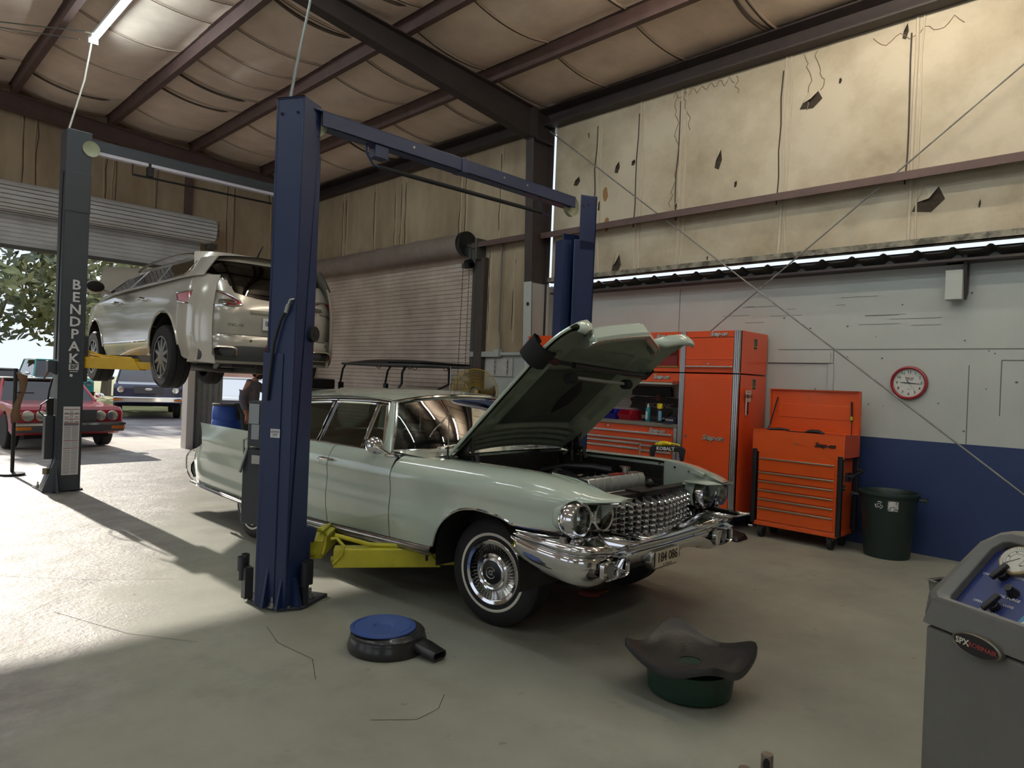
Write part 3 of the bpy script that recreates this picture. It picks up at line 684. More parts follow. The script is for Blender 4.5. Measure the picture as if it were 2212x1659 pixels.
for l in frange(-.9, .9, 24): rows.append([c(-4.72+.1*(l/.9)**4, l, .40), c(-4.80+.1*(l/.9)**4, l, .46), c(-4.80+.1*(l/.9)**4, l, .52), c(-4.72+.1*(l/.9)**4, l, .58)])
rb.grid(rows).obj('rear_bumper', m_chr, car, solid=.02, smooth=60)
# underbody, firewall, inner panels, seats
ub = MB(); ub.box(-.86, .86, .62, 4.45, .27+CZ, .40); ub.box(-.4, .4, -.45, .7, .26+CZ, .36)
ub.obj('underbody', m_eng, car, bevel=.01)
MB().box(-.86, .86, .62, .66, .36, 1.05).obj('firewall', m_eng, car, smooth=0)
for s in (1, -1):
    MB().box(s*.68-.01, s*.68+.01, -.40, .62, .62, 1.03).obj('inner_fender', m_eng, car, smooth=0)
    MB().add([c(.40, s*.70, .80), c(.40, s*.70, 1.035), c(.6, s*.705, 1.02), c(.78, s*.70, .975), c(.92, s*.69, .93), c(.80, s*.70, .80)], [(0, 1, 2, 3, 4, 5)]).obj('inner_front_panel', m_pnt, car, solid=.006, smooth=0)
    MB().tube([c(f, s*.715, ztop(f)-.012) for f in frange(-.6, .6, 12)], .010, 6).obj('fender_rail', m_chrd if s < 0 else m_pnt, car)
    mb = MB()
    for f in (.36, .5, .62, .72): mb.cyl(c(f, s*.70, ztop(f)-.03), c(f, s*.685, ztop(f)-.03), .008, n=8)
    mb.obj('fender_bolt', m_chr, car)
    # wheel well liner and door inner trim
    rows = [[c(.40*cos(a)-.02, s*l, .38+.40*sin(a)) for l in (.5, .95)] for a in frange(-.2, pi+.2, 16)]
    MB().grid(rows).box(-s*.5-.005, -s*.5+.005, -.5, .5, .3, .95).obj('wheel_well', m_eng, car)
    MB().add([c(-.95, s*.90, .42), c(-3.1, s*.90, .42), c(-3.1, s*.86, 1.0), c(-.95, s*.86, 1.01)], [(0, 1, 2, 3)]).obj('inner_door_trim', m_intl, car, smooth=0, solid=.02)
st = MB(); st.box(-.72, .72, 1.9, 2.4, .45, .72); st.box(-.72, .72, 2.36, 2.54, .6, 1.06); st.obj('front_seat', m_intl, car, bevel=.06, seg=3)
st = MB(); st.box(-.72, .72, 2.95, 3.3, .45, .74); st.box(-.72, .72, 3.25, 3.45, .6, 1.04); st.obj('rear_seat', m_intl, car, bevel=.06, seg=3)
MB().box(-.84, .84, 1.0, 1.3, .7, 1.02).obj('dashboard', m_intl, car, bevel=.05, seg=3)
sw = MB(); sw.M = M4.Translation(c(-1.62, -.42, 1.0)) @ M4.Rotation(R(62), 4, 'X')
sw.lathe([(.195+.011*cos(a), .011*sin(a)) for a in frange(0, 2*pi, 8)], 28).box(-.19, .19, -.012, .012, -.02, 0).cyl((0, 0, 0), (0, 0, -.4), .02).obj('steering_wheel', mat('ivory_wheel', (150, 150, 140), .3), car)
MB().box(-.12, .12, -.008, .008, -.03, .03).cyl((0, .01, .03), (0, .04, .09), .008).obj('rear_view_mirror', m_chrd, car, bevel=.006).location = c(-1.22, -.02, 1.36)
# wipers
for l0, l1, a in ((.55, .12, 0), (-.2, -.62, 1)):
    MB().tube([c(wbase(l0)+.05, l0, 1.06), c(wbase((l0+l1)/2)+.02, (l0+l1)/2, 1.085), c(wbase(l1)-.02, l1, 1.10)], [.009, .007, .004], 6).obj('wiper', m_chrd, car)
for l0 in (.52, -.55): MB().ball(c(wbase(l0)+.06, l0, 1.055), (.025, .03, .02)).obj('wiper_pivot', m_chr, car)
MB().tube([c(-1.0, .55, 1.14), c(-.98, .52, 1.20), c(-1.02, .36, 1.30)], .006, 6).obj('sun_visor_rod', m_chr, car)
# round side mirror and antenna
sm_ = MB(); d = V((-.55, -.75, .1)).normalized(); p = V(c(-1.16, .97, 1.075))
sm_.lathe([(0, 0), (.04, .003), (.062, .014), (.068, .03), (.062, .04), (0, .042)], 24)
o = sm_.obj('side_mirror', m_chr, car); o.location = p; o.rotation_euler = d.to_track_quat('-Z', 'Y').to_euler()
MB().tube([tuple(p), c(-1.05, .955, 1.045), c(-.97, .935, 1.01)], .009, 8).obj('mirror_stalk', m_chr, car)
MB().tube([c(-.90, .92, 1.012), c(-.97, .93, 1.02), c(-1.06, .94, 1.008)], [.006, .018, .006], 8).obj('mirror_foot', m_chr, car)
MB().cyl(c(-.50, .80, 1.03), c(-.50, .80, 1.055), .02, .012).cyl(c(-.50, .80, 1.055), c(-.50, .80, 1.12), .008).obj('antenna_base', m_black, car)
MB().cyl(c(-.50, .80, 1.09), c(-.505, .80, 1.70), .004, .003, n=6).obj('antenna_mast', m_chr, car)
# ---------- front end ----------
for s in (1, -1):
    hp = MB()
    hp.prism([(-l, z+CZ) for l, z in rrect(.56, .965, .725, .915, .07)], 'y', -.73, -.62) if s == 1 else hp.prism([(l, z+CZ) for l, z in rrect(.56, .965, .725, .915, .07)], 'y', -.73, -.62)
    hp = hp.obj('headlamp_panel', m_pnt, car, bevel=.02, smooth=50)
    pod = MB()
    for l in (.90, .675): pod.lathe([(.098, -.70), (.112, -.73), (.112, -.765), (.098, -.80), (.083, -.80), (.080, -.765)], 32, 'y', (-s*l, 0, .815+CZ))
    pod.obj('headlamp_bezel', m_chr, hp)
    for l in (.90, .675):
        MB().lathe([(0, -.74), (.05, -.745), (.080, -.775)], 28, 'y', (-s*l, 0, .815+CZ)).obj('reflector', m_refl, hp)
        MB().lathe([(0, -.806), (.04, -.800), (.080, -.780)], 28, 'y', (-s*l, 0, .815+CZ)).obj('headlamp_lens', m_lens, hp)
    MB().box(-s*.79-.02, -s*.79+.02, -.79, -.72, .775+CZ, .86+CZ).obj('bezel_bridge', m_chr, hp, bevel=.015)
    # side moulding of three bars between fender edge and bumper
    sb_ = MB(); 
    for z in (.70, .675): sb_.tube([c(f, s*(.985*wid(f)), z-.02*(.75-f)) for f in frange(.36, .72, 8)], .005, 5)
    sb_.box(-s*.965-.012, -s*.965+.012, -.735, -.70, .655+CZ, .715+CZ); sb_.obj('fender_moulding', m_chrd, car)
    MB().add([c(.34, s*.95, .72), c(.74, s*.945, .735), c(.74, s*.945, .62), c(.34, s*.95, .63)], [(0, 1, 2, 3)]).obj('moulding_recess', m_dark, car, smooth=0)
# hood-catch panel tops beside the lamps
for s in (1, -1): side(MB(), [[(.66, .70, .93), (.93, .70, .925)], [(.66, .60, .925), (.94, .60, .918)], [(.68, .50, .915), (.86, .52, .912)]], s).obj('lamp_top_plate', m_pnt, car, solid=.006)
# grille: V-plan egg crate with bullets
def gf(l): return .80-.13*(abs(l)/.66)**1.15
gr = MB(); bl = MB()
rowsz = [.655, .69, .725, .76, .795, .83]
for i, z in enumerate(rowsz):
    lm = .64 if z < .70 else .50
    if z < .70: lm = .95
    gr.tube([c((gf(l) if abs(l) < .66 else .67-.06*((abs(l)-.66)/.3)**2)+.01*sin((z-.655)/.175*pi), l, z-(.0 if abs(l) < .6 else .02)) for l in frange(-lm, lm, 28)], .0045, 5)
n = 17
for i in range(n):
    l = lerp(-.585, .585, i/(n-1)); zt = .84 if abs(l) < .5 else .70
    f = gf(l)
    gr.add([c(f+.012, l-.003, .65), c(f+.012, l-.003, zt), c(f-.03, l-.003, zt+.01), c(f-.03, l-.003, .65), c(f+.012, l+.003, .65), c(f+.012, l+.003, zt), c(f-.03, l+.003, zt+.01), c(f-.03, l+.003, .65)],
           [(0, 1, 2, 3), (7, 6, 5, 4), (0, 4, 5, 1), (1, 5, 6, 2)])
    if abs(l) < .52: gr.add([c(f+.0, l-.003, .838), c(f+.03, l, .842), c(f-.04, l, .875), c(f-.04, l, .838)], [(0, 1, 2, 3)])
for s in (1, -1):
    for k in range(6):
        l = s*(.63+.06*k); f = .67-.06*((abs(l)-.66)/.3)**2; gr.box(-l-.003, -l+.003, -f-.01, -f+.03, .635+CZ, .68+CZ)
for i in range(n-1):
    l = lerp(-.585, .585, (i+.5)/(n-1)); f = gf(l)
    for j, z in enumerate((.655, .69, .725, .76, .795, .83)):
        if abs(l) > .5 and z > .70: continue
        bl.tube([c(f-.03, l, z+.004), c(f+.005, l, z+.003), c(f+.03, l, z), c(f+.04, l, z-.002)], [.004, .012, .010, .002], 6)
for s in (1, -1):
    for k in range(4):
        l = s*(.66+.06*k); f = .67-.06*((abs(l)-.66)/.3)**2; bl.tube([c(f-.02, l, .652), c(f+.01, l, .652), c(f+.035, l, .65)], [.004, .011, .003], 6)
g = gr.obj('grille', m_alu, car, smooth=30); bl.obj('grille_bullet', m_chr, g)
MB().box(-.62, .62, -.62, -.60, .42, .86).obj('grille_backing', m_eng, car, smooth=0)
# bumper bar: ledge, rolled lip, lower face, pods
def bplan(t):   # t 0 centre .. 1 wing end ; returns f,l of the lip
    return sm(t, ((0, .865), (.3, .86), (.45, .885), (.52, .915), (.62, .93), (.72, .89), (.8, .78), (.9, .56), (1, .36))), sm(t, ((0, 0), (.3, .36), (.45, .52), (.52, .60), (.62, .74), (.72, .89), (.8, .985), (.9, 1.01), (1, 1.005)))
def bz(t): return sm(t, ((0, .585), (.38, .588), (.5, .615), (.62, .622), (.8, .632), (1, .668)))
def brow(t, s):
    f, l = bplan(t); f2, l2 = bplan(min(1, t+.01)); f1, l1 = bplan(max(0, t-.01)); d = V((l2-l1, f2-f1)); n_ = V((-d.y, d.x)).normalized() if d.length else V((0, 1))
    if n_.x < 0 and t > .5: n_ = -n_
    if t <= .5 and n_.y < 0: n_ = -n_
    z = bz(t); k = 1-.55*max(0, (t-.85)/.15)
    q = ((-.17, .095), (-.09, .075), (-.03, .045), (-.004, .03), (.0, .015), (-.004, .0), (-.02, -.012), (-.05, -.016))
    return [c(f+n_.y*a*k, s*(l+n_.x*a*k), z+b_*k) for a, b_ in q]
rows = [brow(t, -1) for t in frange(1, 0, 44)]+[brow(t, 1) for t in frange(0, 1, 44)][1:]
bp = MB().grid(rows).obj('front_bumper', m_chr, car, solid=.006, smooth=50)
def arow(t, s):
    f, l = bplan(t); z = bz(t); tu = sm(t, ((0, .05), (.3, .05), (.5, .075), (1, .03)))
    zl = sm(t, ((0, .45), (.34, .45), (.5, .43), (.62, .405), (.8, .43), (.92, .47), (1, .53)))
    f -= .03; l *= 1-.02*(t > .5)
    ff_ = (1-min(1, max(0, (t-.6)/.25)))
    return [c(f-.01, s*l, z-.012), c(f, s*l, lerp(z, zl, .3)), c(f-tu*.2*ff_, s*(l-.0), lerp(z, zl, .6)), c(f-tu*ff_, s*(l-.03*(1-ff_)), lerp(z, zl, .9)), c(f-tu*1.6*ff_, s*(l-.07*(1-ff_)), zl)]
rows = [arow(t, -1) for t in frange(1, 0, 40)]+[arow(t, 1) for t in frange(0, 1, 40)][1:]
MB().grid(rows).obj('bumper_apron', m_chr, bp, solid=.006, smooth=50)
for s in (1, -1):
    pd = MB()
    ring = lambda k, f: [c(f, s*(.70+.135*k*a), .525+.062*k*b_) for a, b_ in [(p[0], p[1]) for p in rrect(-1, 1, -1, 1, .45, 5)]]
    rws = [ring(1.0, .895), ring(1.0, .925), ring(.88, .935), ring(.8, .925), ring(.76, .85)]
    pd.grid(rws, cv=True); pd.obj('bumper_pod', m_chr, bp)
    MB().poly(ring(.78, .852)).obj('pod_recess', m_dark, bp, smooth=0)
    MB().lathe([(0, 0), (.045, .01), (.052, .05), (.05, .09)], 20, 'y', (-s*.74, -.915, .52+CZ)).obj('fog_lamp', mat('fog_lens', (128, 126, 116), .2), bp)
    MB().tube([c(.925, s*.635, .58), c(.905, s*.66, .52), c(.90, s*.66, .47)], .012, 6).obj('pod_bar', m_chr, bp)
pb = MB(); pb.prism([(-a, z+CZ) for a, z in ((.20, .455), (.165, .525), (-.165, .525), (-.20, .455), (-.14, .40), (.14, .40))], 'y', -.85, -.78); pb.obj('plate_bracket', m_chrd, bp, bevel=.012)
lp = MB().box(-.15, .15, -.858, -.853, .42+CZ, .525+CZ).obj('number_plate', mat('cream_plate', (196, 186, 160), .5, var=.3, vs=12), bp, smooth=0)
MB().text('184 086', .088, c(.8595, 0, .478), (1, 0, 0), (0, 0, 1), .0008, .012, space=.92).text('I L L I N O I S', .02, c(.8595, 0, .428), (1, 0, 0), (0, 0, 1), .0006).obj('plate_lettering', mat('brown_letter', (52, 34, 30), .6), lp, smooth=0)
# ---------- wheels ----------
def wheel(parent, pos, face, steer=0., tr=.36, tw=.2, hub=1):
    w = MB(); h = tw/2
    w.M = M4.Translation(pos) @ M4.Rotation(steer, 4, 'Z') @ M4.Rotation(face*pi/2, 4, 'Y') ; X_ = w.M.copy()
    w.lathe([(.20, -h*.8), (.22, -h), (.29, -h*1.05), (tr-.02, -h*.92), (tr, -h*.72), (tr, -.02), (tr-.006, -.018), (tr-.006, .018), (tr, .02), (tr, h*.72), (tr-.02, h*.92), (.29, h*1.05), (.22, h), (.20, h*.8)], 48)
    wo = w.obj('wheel', m_rub, parent, smooth=40)
    def sub(nm, m, prof, n=48, fn=None, sm_=40):
        k = MB(); k.M = X_; k.lathe(prof, n) if prof else None
        if fn: fn(k)
        return k.obj(nm, m, wo, smooth=sm_)
    sub('whitewall', m_ww, [(.245, h*1.062), (.247, h*1.075), (.262, h*1.075), (.264, h*1.06)])
    sub('wheel_cover', m_chr, [(.215, h*.9), (.218, h*1.05), (.21, h*1.10), (.19, h*1.04), (.185, h*.9)])
    def fins(k):
        for i in range(44):
            a = 2*pi*i/44; b_ = a+.11
            k.add([(.125*cos(a), .125*sin(a), h*.86), (.182*cos(a), .182*sin(a), h*.98), (.182*cos(b_), .182*sin(b_), h*.80), (.125*cos(b_), .125*sin(b_), h*.80)], [(0, 1, 2, 3)])
    sub('turbine_fins', m_chrd, [(.19, h*.78), (.12, h*.78)], fn=fins, sm_=0)
    sub('hub_ring', m_chr, [(.126, h*.8), (.126, h*1.0), (.112, h*1.08), (.10, h*1.05), (.094, h*1.1), (.084, h*1.12), (.078, h*1.06)])
    sub('hub_disc', mat('hub_black', (24, 24, 26), .3), [(.08, h*1.06), (.06, h*1.12), (0, h*1.14)])
    def crest(k):
        k.tube([(.038*cos(a), .038*sin(a), h*1.16) for a in frange(R(-60), R(240), 14)], .003, 5)
        for i in range(6): a = 2*pi*i/6; k.ball((.013*cos(a), .013*sin(a), h*1.15), .006, 6, 4)
        k.tube([(-.018, -.03, h*1.155), (0, .036, h*1.155), (.018, -.03, h*1.155)], .0025, 5)
    sub('hub_emblem', m_alu, None, fn=crest)
    return wo
# face: +1 puts the hub on +x.  near side is -x
wheel(car, c(0, .72, .355-.03), -1, R(7)); wheel(car, c(0, -.74, .355-.03), 1, R(5))
wheel(car, c(-3.27, .78, .335-.03), -1); wheel(car, c(-3.27, -.78, .335-.03), 1)
# ---------- raised hood ----------
HT = R(42); HF, HZ = -.62, 1.05
def hd(u, v, h): return c(HF+u*cos(HT)-h*sin(HT), v, HZ+u*sin(HT)+h*cos(HT))
def hcam(u, v): return .035*(1-(v/.73)**2)-.0-.085*(max(0, u-1.2)/.35)**2-.03*max(0, (abs(v)-.55)/.18)**2
def hend(v):
    a = abs(v)
    if a < .43: return 1.555-.17*(a/.43)
    return 1.36+.155*sin(min(1, (a-.43)/.22)*pi/2)-.02*max(0, (a-.66)/.07)
def hrear(v): return .05*(1-(v/.73)**2)
vs = frange(-.73, -.43, 12)+frange(-.40, .40, 24)+frange(.43, .73, 12)
rows = []
for v in vs:
    r = [hd(lerp(hrear(v), hend(v), q), v, hcam(lerp(hrear(v), hend(v), q), v)) for q in frange(0, 1, 30)]
    rows.append(r)
hood = MB().grid(rows).obj('hood', m_pnt, car, solid=.006, smooth=50)
# front fascia (V in plan) and curled corner rims
rows = []
for v in frange(-.43, .43, 24):
    u = hend(v); h = hcam(u, v); rows.append([hd(u, v, h), hd(u+.012, v, h-.02), hd(u+.008, v, h-.09), hd(u-.012, v, h-.112), hd(u-.05, v, h-.108)])
MB().grid(rows).obj('hood_fascia', m_pnt, hood, solid=.004, smooth=25)
MB().tube([hd(hend(v)-.006, v, hcam(hend(v), v)-.114) for v in frange(-.43, .43, 24)], .007, 6).obj('fascia_trim', m_chrd, hood)
for s in (1, -1):
    rows = []
    for v in frange(.43, .73, 14):
        u = hend(v); h = hcam(u, s*v); k = min(1, (v-.43)/.05, (.74-v)/.05); rows.append([hd(u, s*v, h), hd(u+.02, s*v, h-.012), hd(u+.028, s*v, h-.03-.03*k), hd(u+.015, s*v, h-.04-.05*k), hd(u-.01, s*v, h-.04-.055*k)])
    MB().grid(rows).obj('hood_corner', m_pnt, hood, solid=.004, smooth=50)
    MB().add([hd(1.385, s*.43, 0), hd(1.30, s*.43, 0), hd(1.30, s*.425, -.09), hd(1.37, s*.425, -.12)], [(0, 1, 2, 3)]).obj('fascia_end', m_pntin, hood, solid=.004, smooth=0)
    MB().tube([hd(lerp(.02, 1.46, q), s*.732, hcam(lerp(.02, 1.46, q), .73)-.012) for q in frange(0, 1, 20)], .011, 6).obj('hood_edge', m_pnt, hood)
def sst(a, b_, x): t = max(0, min(1, (x-a)/(b_-a))); return t*t*(3-2*t)
def rec(u, v, u0, u1, v0, v1, e=.03): return sst(u0-e, u0, u)*(1-sst(u1, u1+e, u))*sst(v0-e, v0, v)*(1-sst(v1, v1+e, v))
def inner(u, v):
    a = abs(v); h = hcam(u, v)-.036
    d = max(rec(u, a, .33, .98, -1, .44), rec(u, a, .42, .70, .53, .60), rec(u, a, .92, 1.16, .50, .62), rec(u, a, 1.06, 1.18, -1, .38))
    uu_ = u-.06*(1-(v/.7)**2)
    for k in (.07, .14, .21): d = max(d, .6*math.exp(-((uu_-k)/.018)**2)*(1-sst(.5, .6, a)))
    return h+.026*d
rows = [[hd(lerp(hrear(v)+.01, min(hend(v)-.02, 1.42), q), v, inner(lerp(hrear(v)+.01, min(hend(v)-.02, 1.42), q), v)) for q in frange(0, 1, 110)] for v in frange(-.72, .72, 110)]
inn = MB().grid(rows).obj('hood_inner_frame', m_pntin, hood, smooth=60)
m_pad = mat('hood_pad', (86, 92, 78), .95, var=.5, vs=3, col2=(60, 62, 52))
rows = [[hd(u, v, hcam(u, v)-.018) for u in frange(.345, .965, 12)] for v in frange(-.435, .435, 12)]
MB().grid(rows).obj('insulation_pad', m_pad, hood)
st_ = MB(); 
for r_, dz in ((.16, 0), (.09, .0015), (.04, .003)): st_.poly([hd(.66+r_*cos(a)*1.1*(1+.2*sin(3*a)), -.12+r_*sin(a)*.6, hcam(.66, -.12)-.021-dz) for a in frange(0, 2*pi, 20)[:-1]])
st_.obj('soot_stain', mat('soot', (44, 40, 36), .95, var=.6, vs=9, col2=(30, 26, 24)), hood, smooth=0)
for s in (1, -1):
    hg = MB()
    hg.tube([hd(.03, s*.64, -.03), hd(.14, s*.64, -.05), c(-.46, s*.62, .93)], .014, 6)
    hg.add([hd(.26, s*.66, -.04), hd(.06, s*.66, -.03), c(-.52, s*.655, .98), c(-.44, s*.655, 1.0)], [(0, 1, 2, 3)])
    hg.tube([c(-.56, s*.64, .98), c(-.47, s*.64, 1.05), c(-.36, s*.64, 1.06), c(-.33, s*.64, .98)], .018, 6); hg.tube([hd(.22, s*.64, -.05), c(-.38, s*.64, .94)], .012, 6)
    hg.obj('hood_hinge', m_eng, car, solid=.004)
# ---------- engine bay ----------
rd = thing('radiator', None, None); rd.parent = car
rad = MB().box(-.35, .34, -.43, -.35, .46, .86+CZ).obj('radiator_core', mat('radiator_core', (92, 94, 88), .5, .4, var=.4, vs=40, stretch=(.2, 1, 6)), car, smooth=0); bpy.data.objects.remove(rd)
tk = MB(); tk.prism([(-.42-.03, .855), (-.42-.03, .94), (-.42-.01, .965), (-.36, .965), (-.33, .945), (-.33, .855)], 'x', -.355, .345); tk = MB().merge(tk); tk.M = M4.Translation((0, 0, CZ)); 
t2 = MB(); t2.M = M4.Translation((0, 0, CZ)); t2.prism([(-.45, .855), (-.45, .93), (-.43, .965), (-.35, .968), (-.33, .945), (-.33, .855)], 'x', -.355, .345); t2.box(-.365, .355, -.46, -.32, .85, .862)
t2.obj('radiator_tank', m_alu, rad, bevel=.012)
bd = MB()
for i in range(7): x = -.27+.09*i; bd.tube([(x, -.452, .87+CZ), (x, -.454, .925+CZ), (x, -.436, .963+CZ), (x, -.36, .97+CZ)], .006, 6)
bd.obj('tank_bead', m_alu, rad)
MB().lathe([(.03, .96), (.03, 1.0), (.042, 1.0), (.042, 1.018), (0, 1.02)], 18, 'z', (.15, -.39, CZ)).obj('radiator_cap', m_chrd, rad)
MB().box(-.02, .16, -.42, -.36, .968+CZ, .972+CZ).obj('warning_sticker', mat('red_sticker', (170, 60, 44), .6), rad, smooth=0)
fl = MB()
for i in range(9): fl.box(-.30, .05, -.445, -.43, .70+.018*i+CZ, .706+.018*i+CZ)
fl.box(.06, .10, -.46, -.43, .5, .84+CZ); fl.obj('core_fin', m_galv, rad, smooth=0)
hs = MB().tube([c(.28, .26, .93), c(.2, .27, .955), c(.05, .2, .95), c(-.1, .12, .9)], .032, 12).obj('radiator_hose', m_black, car)
MB().cyl(c(.02, .19, .95), c(.06, .205, .951), .038, n=14).obj('hose_clamp', m_chrd, hs)
MB().tube([c(.30, -.1, .98), c(.2, -.0, 1.0), c(.0, .05, .99), c(-.2, .1, .93)], .028, 10).obj('coolant_hose', m_black, car)
eb = MB(); eb.box(-.28, .28, -.25, .55, .45, .80); eb.box(-.36, -.2, -.15, .5, .7, .86); eb.box(.2, .36, -.15, .5, .7, .86); eb.cyl((0, -.33, .62), (0, -.27, .62), .2); eb.box(-.66, -.45, .1, .4, .6, .86); eb.ball((.48, -.1, .86), (.1, .16, .08)); eb.cyl((.46, .2, .84), (.46, .5, .84), .07)
eng = eb.obj('engine', m_eng, car, bevel=.02)
m_brass = mat('tarnished_metal', (150, 146, 128), .35, .8, var=.5, vs=30)
cb = MB(); cb.cyl((.0, .12, .8), (0, .12, .93), .07).lathe([(.065, .93), (.07, .95), (.06, .965)], 18, 'z', (0, .12, 0)); cb.tube([(-.05, .10, .95), (-.12, .05, .96), (-.16, .05, .94), (-.18, .1, .9)], .01, 6); cb.box(-.10, -.05, .06, .12, .92, .96); cb.box(.05, .10, .06, .16, .90, .96)
cb.tube([(.07, .0, .94), (.12, -.02, .95), (.16, .04, .93)], .012, 6); cb.obj('carburettor', m_brass, eng, bevel=.004)
MB().cyl((0, .12, .95), (0, .12, 1.07), .004, n=6).obj('air_cleaner_stud', m_chrd, eng)
wi = MB()
for k in range(5): wi.tube([c(.2-.12*k, -.3-.05*k, .86), c(.1-.1*k, -.42, .93+.01*k), c(-.05-.08*k, -.5, .9), c(-.15-.1*k, -.6, .84)], .007, 5)
wi.tube([c(.35, -.36, .9), c(.5, -.5, .86), c(.6, -.62, .87)], .006, 5); wi.obj('engine_wiring', m_dark, eng)
sp = MB(); sp.box(-.52, .68, -.66, -.58, .84+CZ, .885+CZ); sp.box(-.05, .0, -.72, -.60, .45, .86+CZ); sp.box(-.1, .12, -.70, -.56, .885+CZ, .90+CZ); sp.ball((.12, -.62, .93+CZ), (.03, .03, .03))
sp.obj('hood_latch_support', m_eng, car, bevel=.005)
MB().box(.0, .04, -.73, -.71, .45, .80).obj('latch_brace', m_galvd, car, smooth=0)
# ---------- under-hood work light hanging on the raised hood ----------
def H(u, v, h): return hd(u, v, h)
cw = car.matrix_world if False else M4.Translation((CX0, CY0, 0)) @ M4.Rotation(CA, 4, 'Z')
org = cw @ V(hd(1.12, 0, -.09)); wl_ = thing('work_light', 'black bar work light hooked across the underside of the raised hood', 'work light', tuple(org))
inv = M4.Translation(-org) @ cw
m_bar = mat('black_bar', (26, 24, 24), .4); m_foam = mat('black_foam', (20, 20, 20), .8)
def wlm(): k = MB(); k.M = inv; return k
wlm().tube([H(1.15, .66, -.075), H(1.12, .3, -.085)], .014, 10).tube([H(1.125, .36, -.085), H(1.06, -.62, -.085)], .022, 12).obj('bar', m_bar, wl_)
wlm().tube([H(1.14, .56, -.085), H(1.155, .66, -.07)], .024, 10).obj('grip', mat('maroon_grip', (70, 30, 34), .7), wl_)
k = wlm(); rows = []
for i in range(13):
    q = i/12; a = lerp(-.6, pi*1.05, q); rows.append([tuple(V(H(1.16+w, .755+.0, 0))+V((0, 0, 0))) for w in (0,)])
k = wlm(); prof_ = [(.64, -.085), (.70, -.09), (.755, -.06), (.775, .0), (.77, .05), (.745, .075), (.725, .06), (.73, .01)]
k.grid([[H(1.07, a, b_) for a, b_ in prof_], [H(1.10, a, b_) for a, b_ in prof_], [H(1.20, a, b_) for a, b_ in prof_], [H(1.23, a, b_) for a, b_ in prof_]]); k.obj('padded_hook', m_foam, wl_, solid=.012, smooth=60)
k = wlm(); prof_ = [(-.62, -.085), (-.70, -.085), (-.76, -.05), (-.77, .03), (-.735, .05)]
k.grid([[H(1.02, a, b_) for a, b_ in prof_], [H(1.10, a, b_) for a, b_ in prof_]]); k.obj('far_hook', m_foam, wl_, solid=.012, smooth=60)
wlm().cyl(H(1.05, .40, -.14), H(1.05, .32, -.14), .038, n=18).obj('end_knob', m_foam, wl_, bevel=.008); wlm().cyl(H(1.0, -.36, -.13), H(1.0, -.44, -.13), .038, n=18).obj('end_knob', m_foam, wl_, bevel=.008)
wlm().tube([H(1.05, .33, -.13), H(1.0, -.38, -.125)], .013, 10).obj('lamp_tube', mat('unlit_tube', (150, 150, 140), .15), wl_)
# ================= two-post lifts =================
m_lblue = mat('navy_lift_enamel', (30, 44, 82), .38, var=.25, vs=2, col2=(25, 36, 66))
m_lgrey = mat('charcoal_lift_enamel', (62, 66, 72), .45, var=.2, vs=2)
m_yel = mat('yellow_arm_enamel', (196, 186, 44), .45, var=.5, vs=7, col2=(150, 140, 40))
m_yel2 = mat('golden_arm_enamel', (220, 176, 40), .45, var=.3, vs=6, col2=(180, 140, 40))
m_bolt = mat('zinc_bolt', (170, 168, 160), .35, .8)
m_label = mat('white_label', (214, 212, 210), .5)
def boltm(mb, x, y, z=0.):
    mb.cyl((x, y, z), (x, y, z+.012), .028, n=12).cyl((x, y, z+.012), (x, y, z+.032), .02, n=6).cyl((x, y, z+.03), (x, y, z+.07), .010, n=8)
def column(parent, pos, ang, w, d, h, m, open_to=1):
    """folded C column: outer web of width w faces -local y, flanges depth d"""
    t = .012; o = MB(); o.M = M4.Translation(pos) @ M4.Rotation(ang, 4, 'Z')
    p = [(-w/2, -d/2), (w/2, -d/2), (w/2, d/2), (w/2-.06, d/2), (w/2-.06, d/2-t), (w/2-t, d/2-t), (w/2-t, -d/2+t), (-w/2+t, -d/2+t), (-w/2+t, d/2-t), (-w/2+.06, d/2-t), (-w/2+.06, d/2), (-w/2, d/2)]
    o.prism(p, 'z', .02, h)
    return o.obj('column', m, parent, bevel=.006)
def arm(parent, a, b_, z, m, w=.12, h=.13, pad=True):
    a, b_ = V((*a, z)), V((*b_, z)); d = (b_-a); L_ = d.length; ang = math.atan2(d.y, d.x)
    o = MB(); o.M = M4.Translation(a) @ M4.Rotation(ang, 4, 'Z')
    o.box(.0, L_*.55, -w/2, w/2, 0, h); o.prism([(L_*.55, 0), (L_*.55+.1, 0), (L_*.55, h)], 'y', -w/2, w/2); o.box(L_*.5, L_*.82, -w*.4, w*.4, .012, h*.72); o.box(L_*.8, L_, -w*.32, w*.32, .018, h*.5)
    r = o.obj('arm', m, parent, bevel=.006)
    g = MB(); g.M = o.M; g.tube([(-.02, -w*.45, h*1.55), (.02, -w*.5, h*1.6), (.07, -w*.55, h*1.2), (.06, -w*.55, .1), (.0, -w*.5, .03)], .012, 8); g.tube([(.0, 0, h*1.65), (.25, 0, h*1.15), (L_*.5, 0, h)], .016, 8); g.tube([(-.02, 0, .05), (.06, 0, .05)], .02, 8)
    g.obj('arm_brace', m, r)
    if pad:
        k = MB(); k.M = o.M; k.cyl((L_-.05, 0, h*.5), (L_-.05, 0, h*.5+.05), .03).cyl((L_-.05, 0, h*.5+.05), (L_-.05, 0, h*.5+.09), .06); k.obj('lift_pad', m_black, r, bevel=.004)
    return r
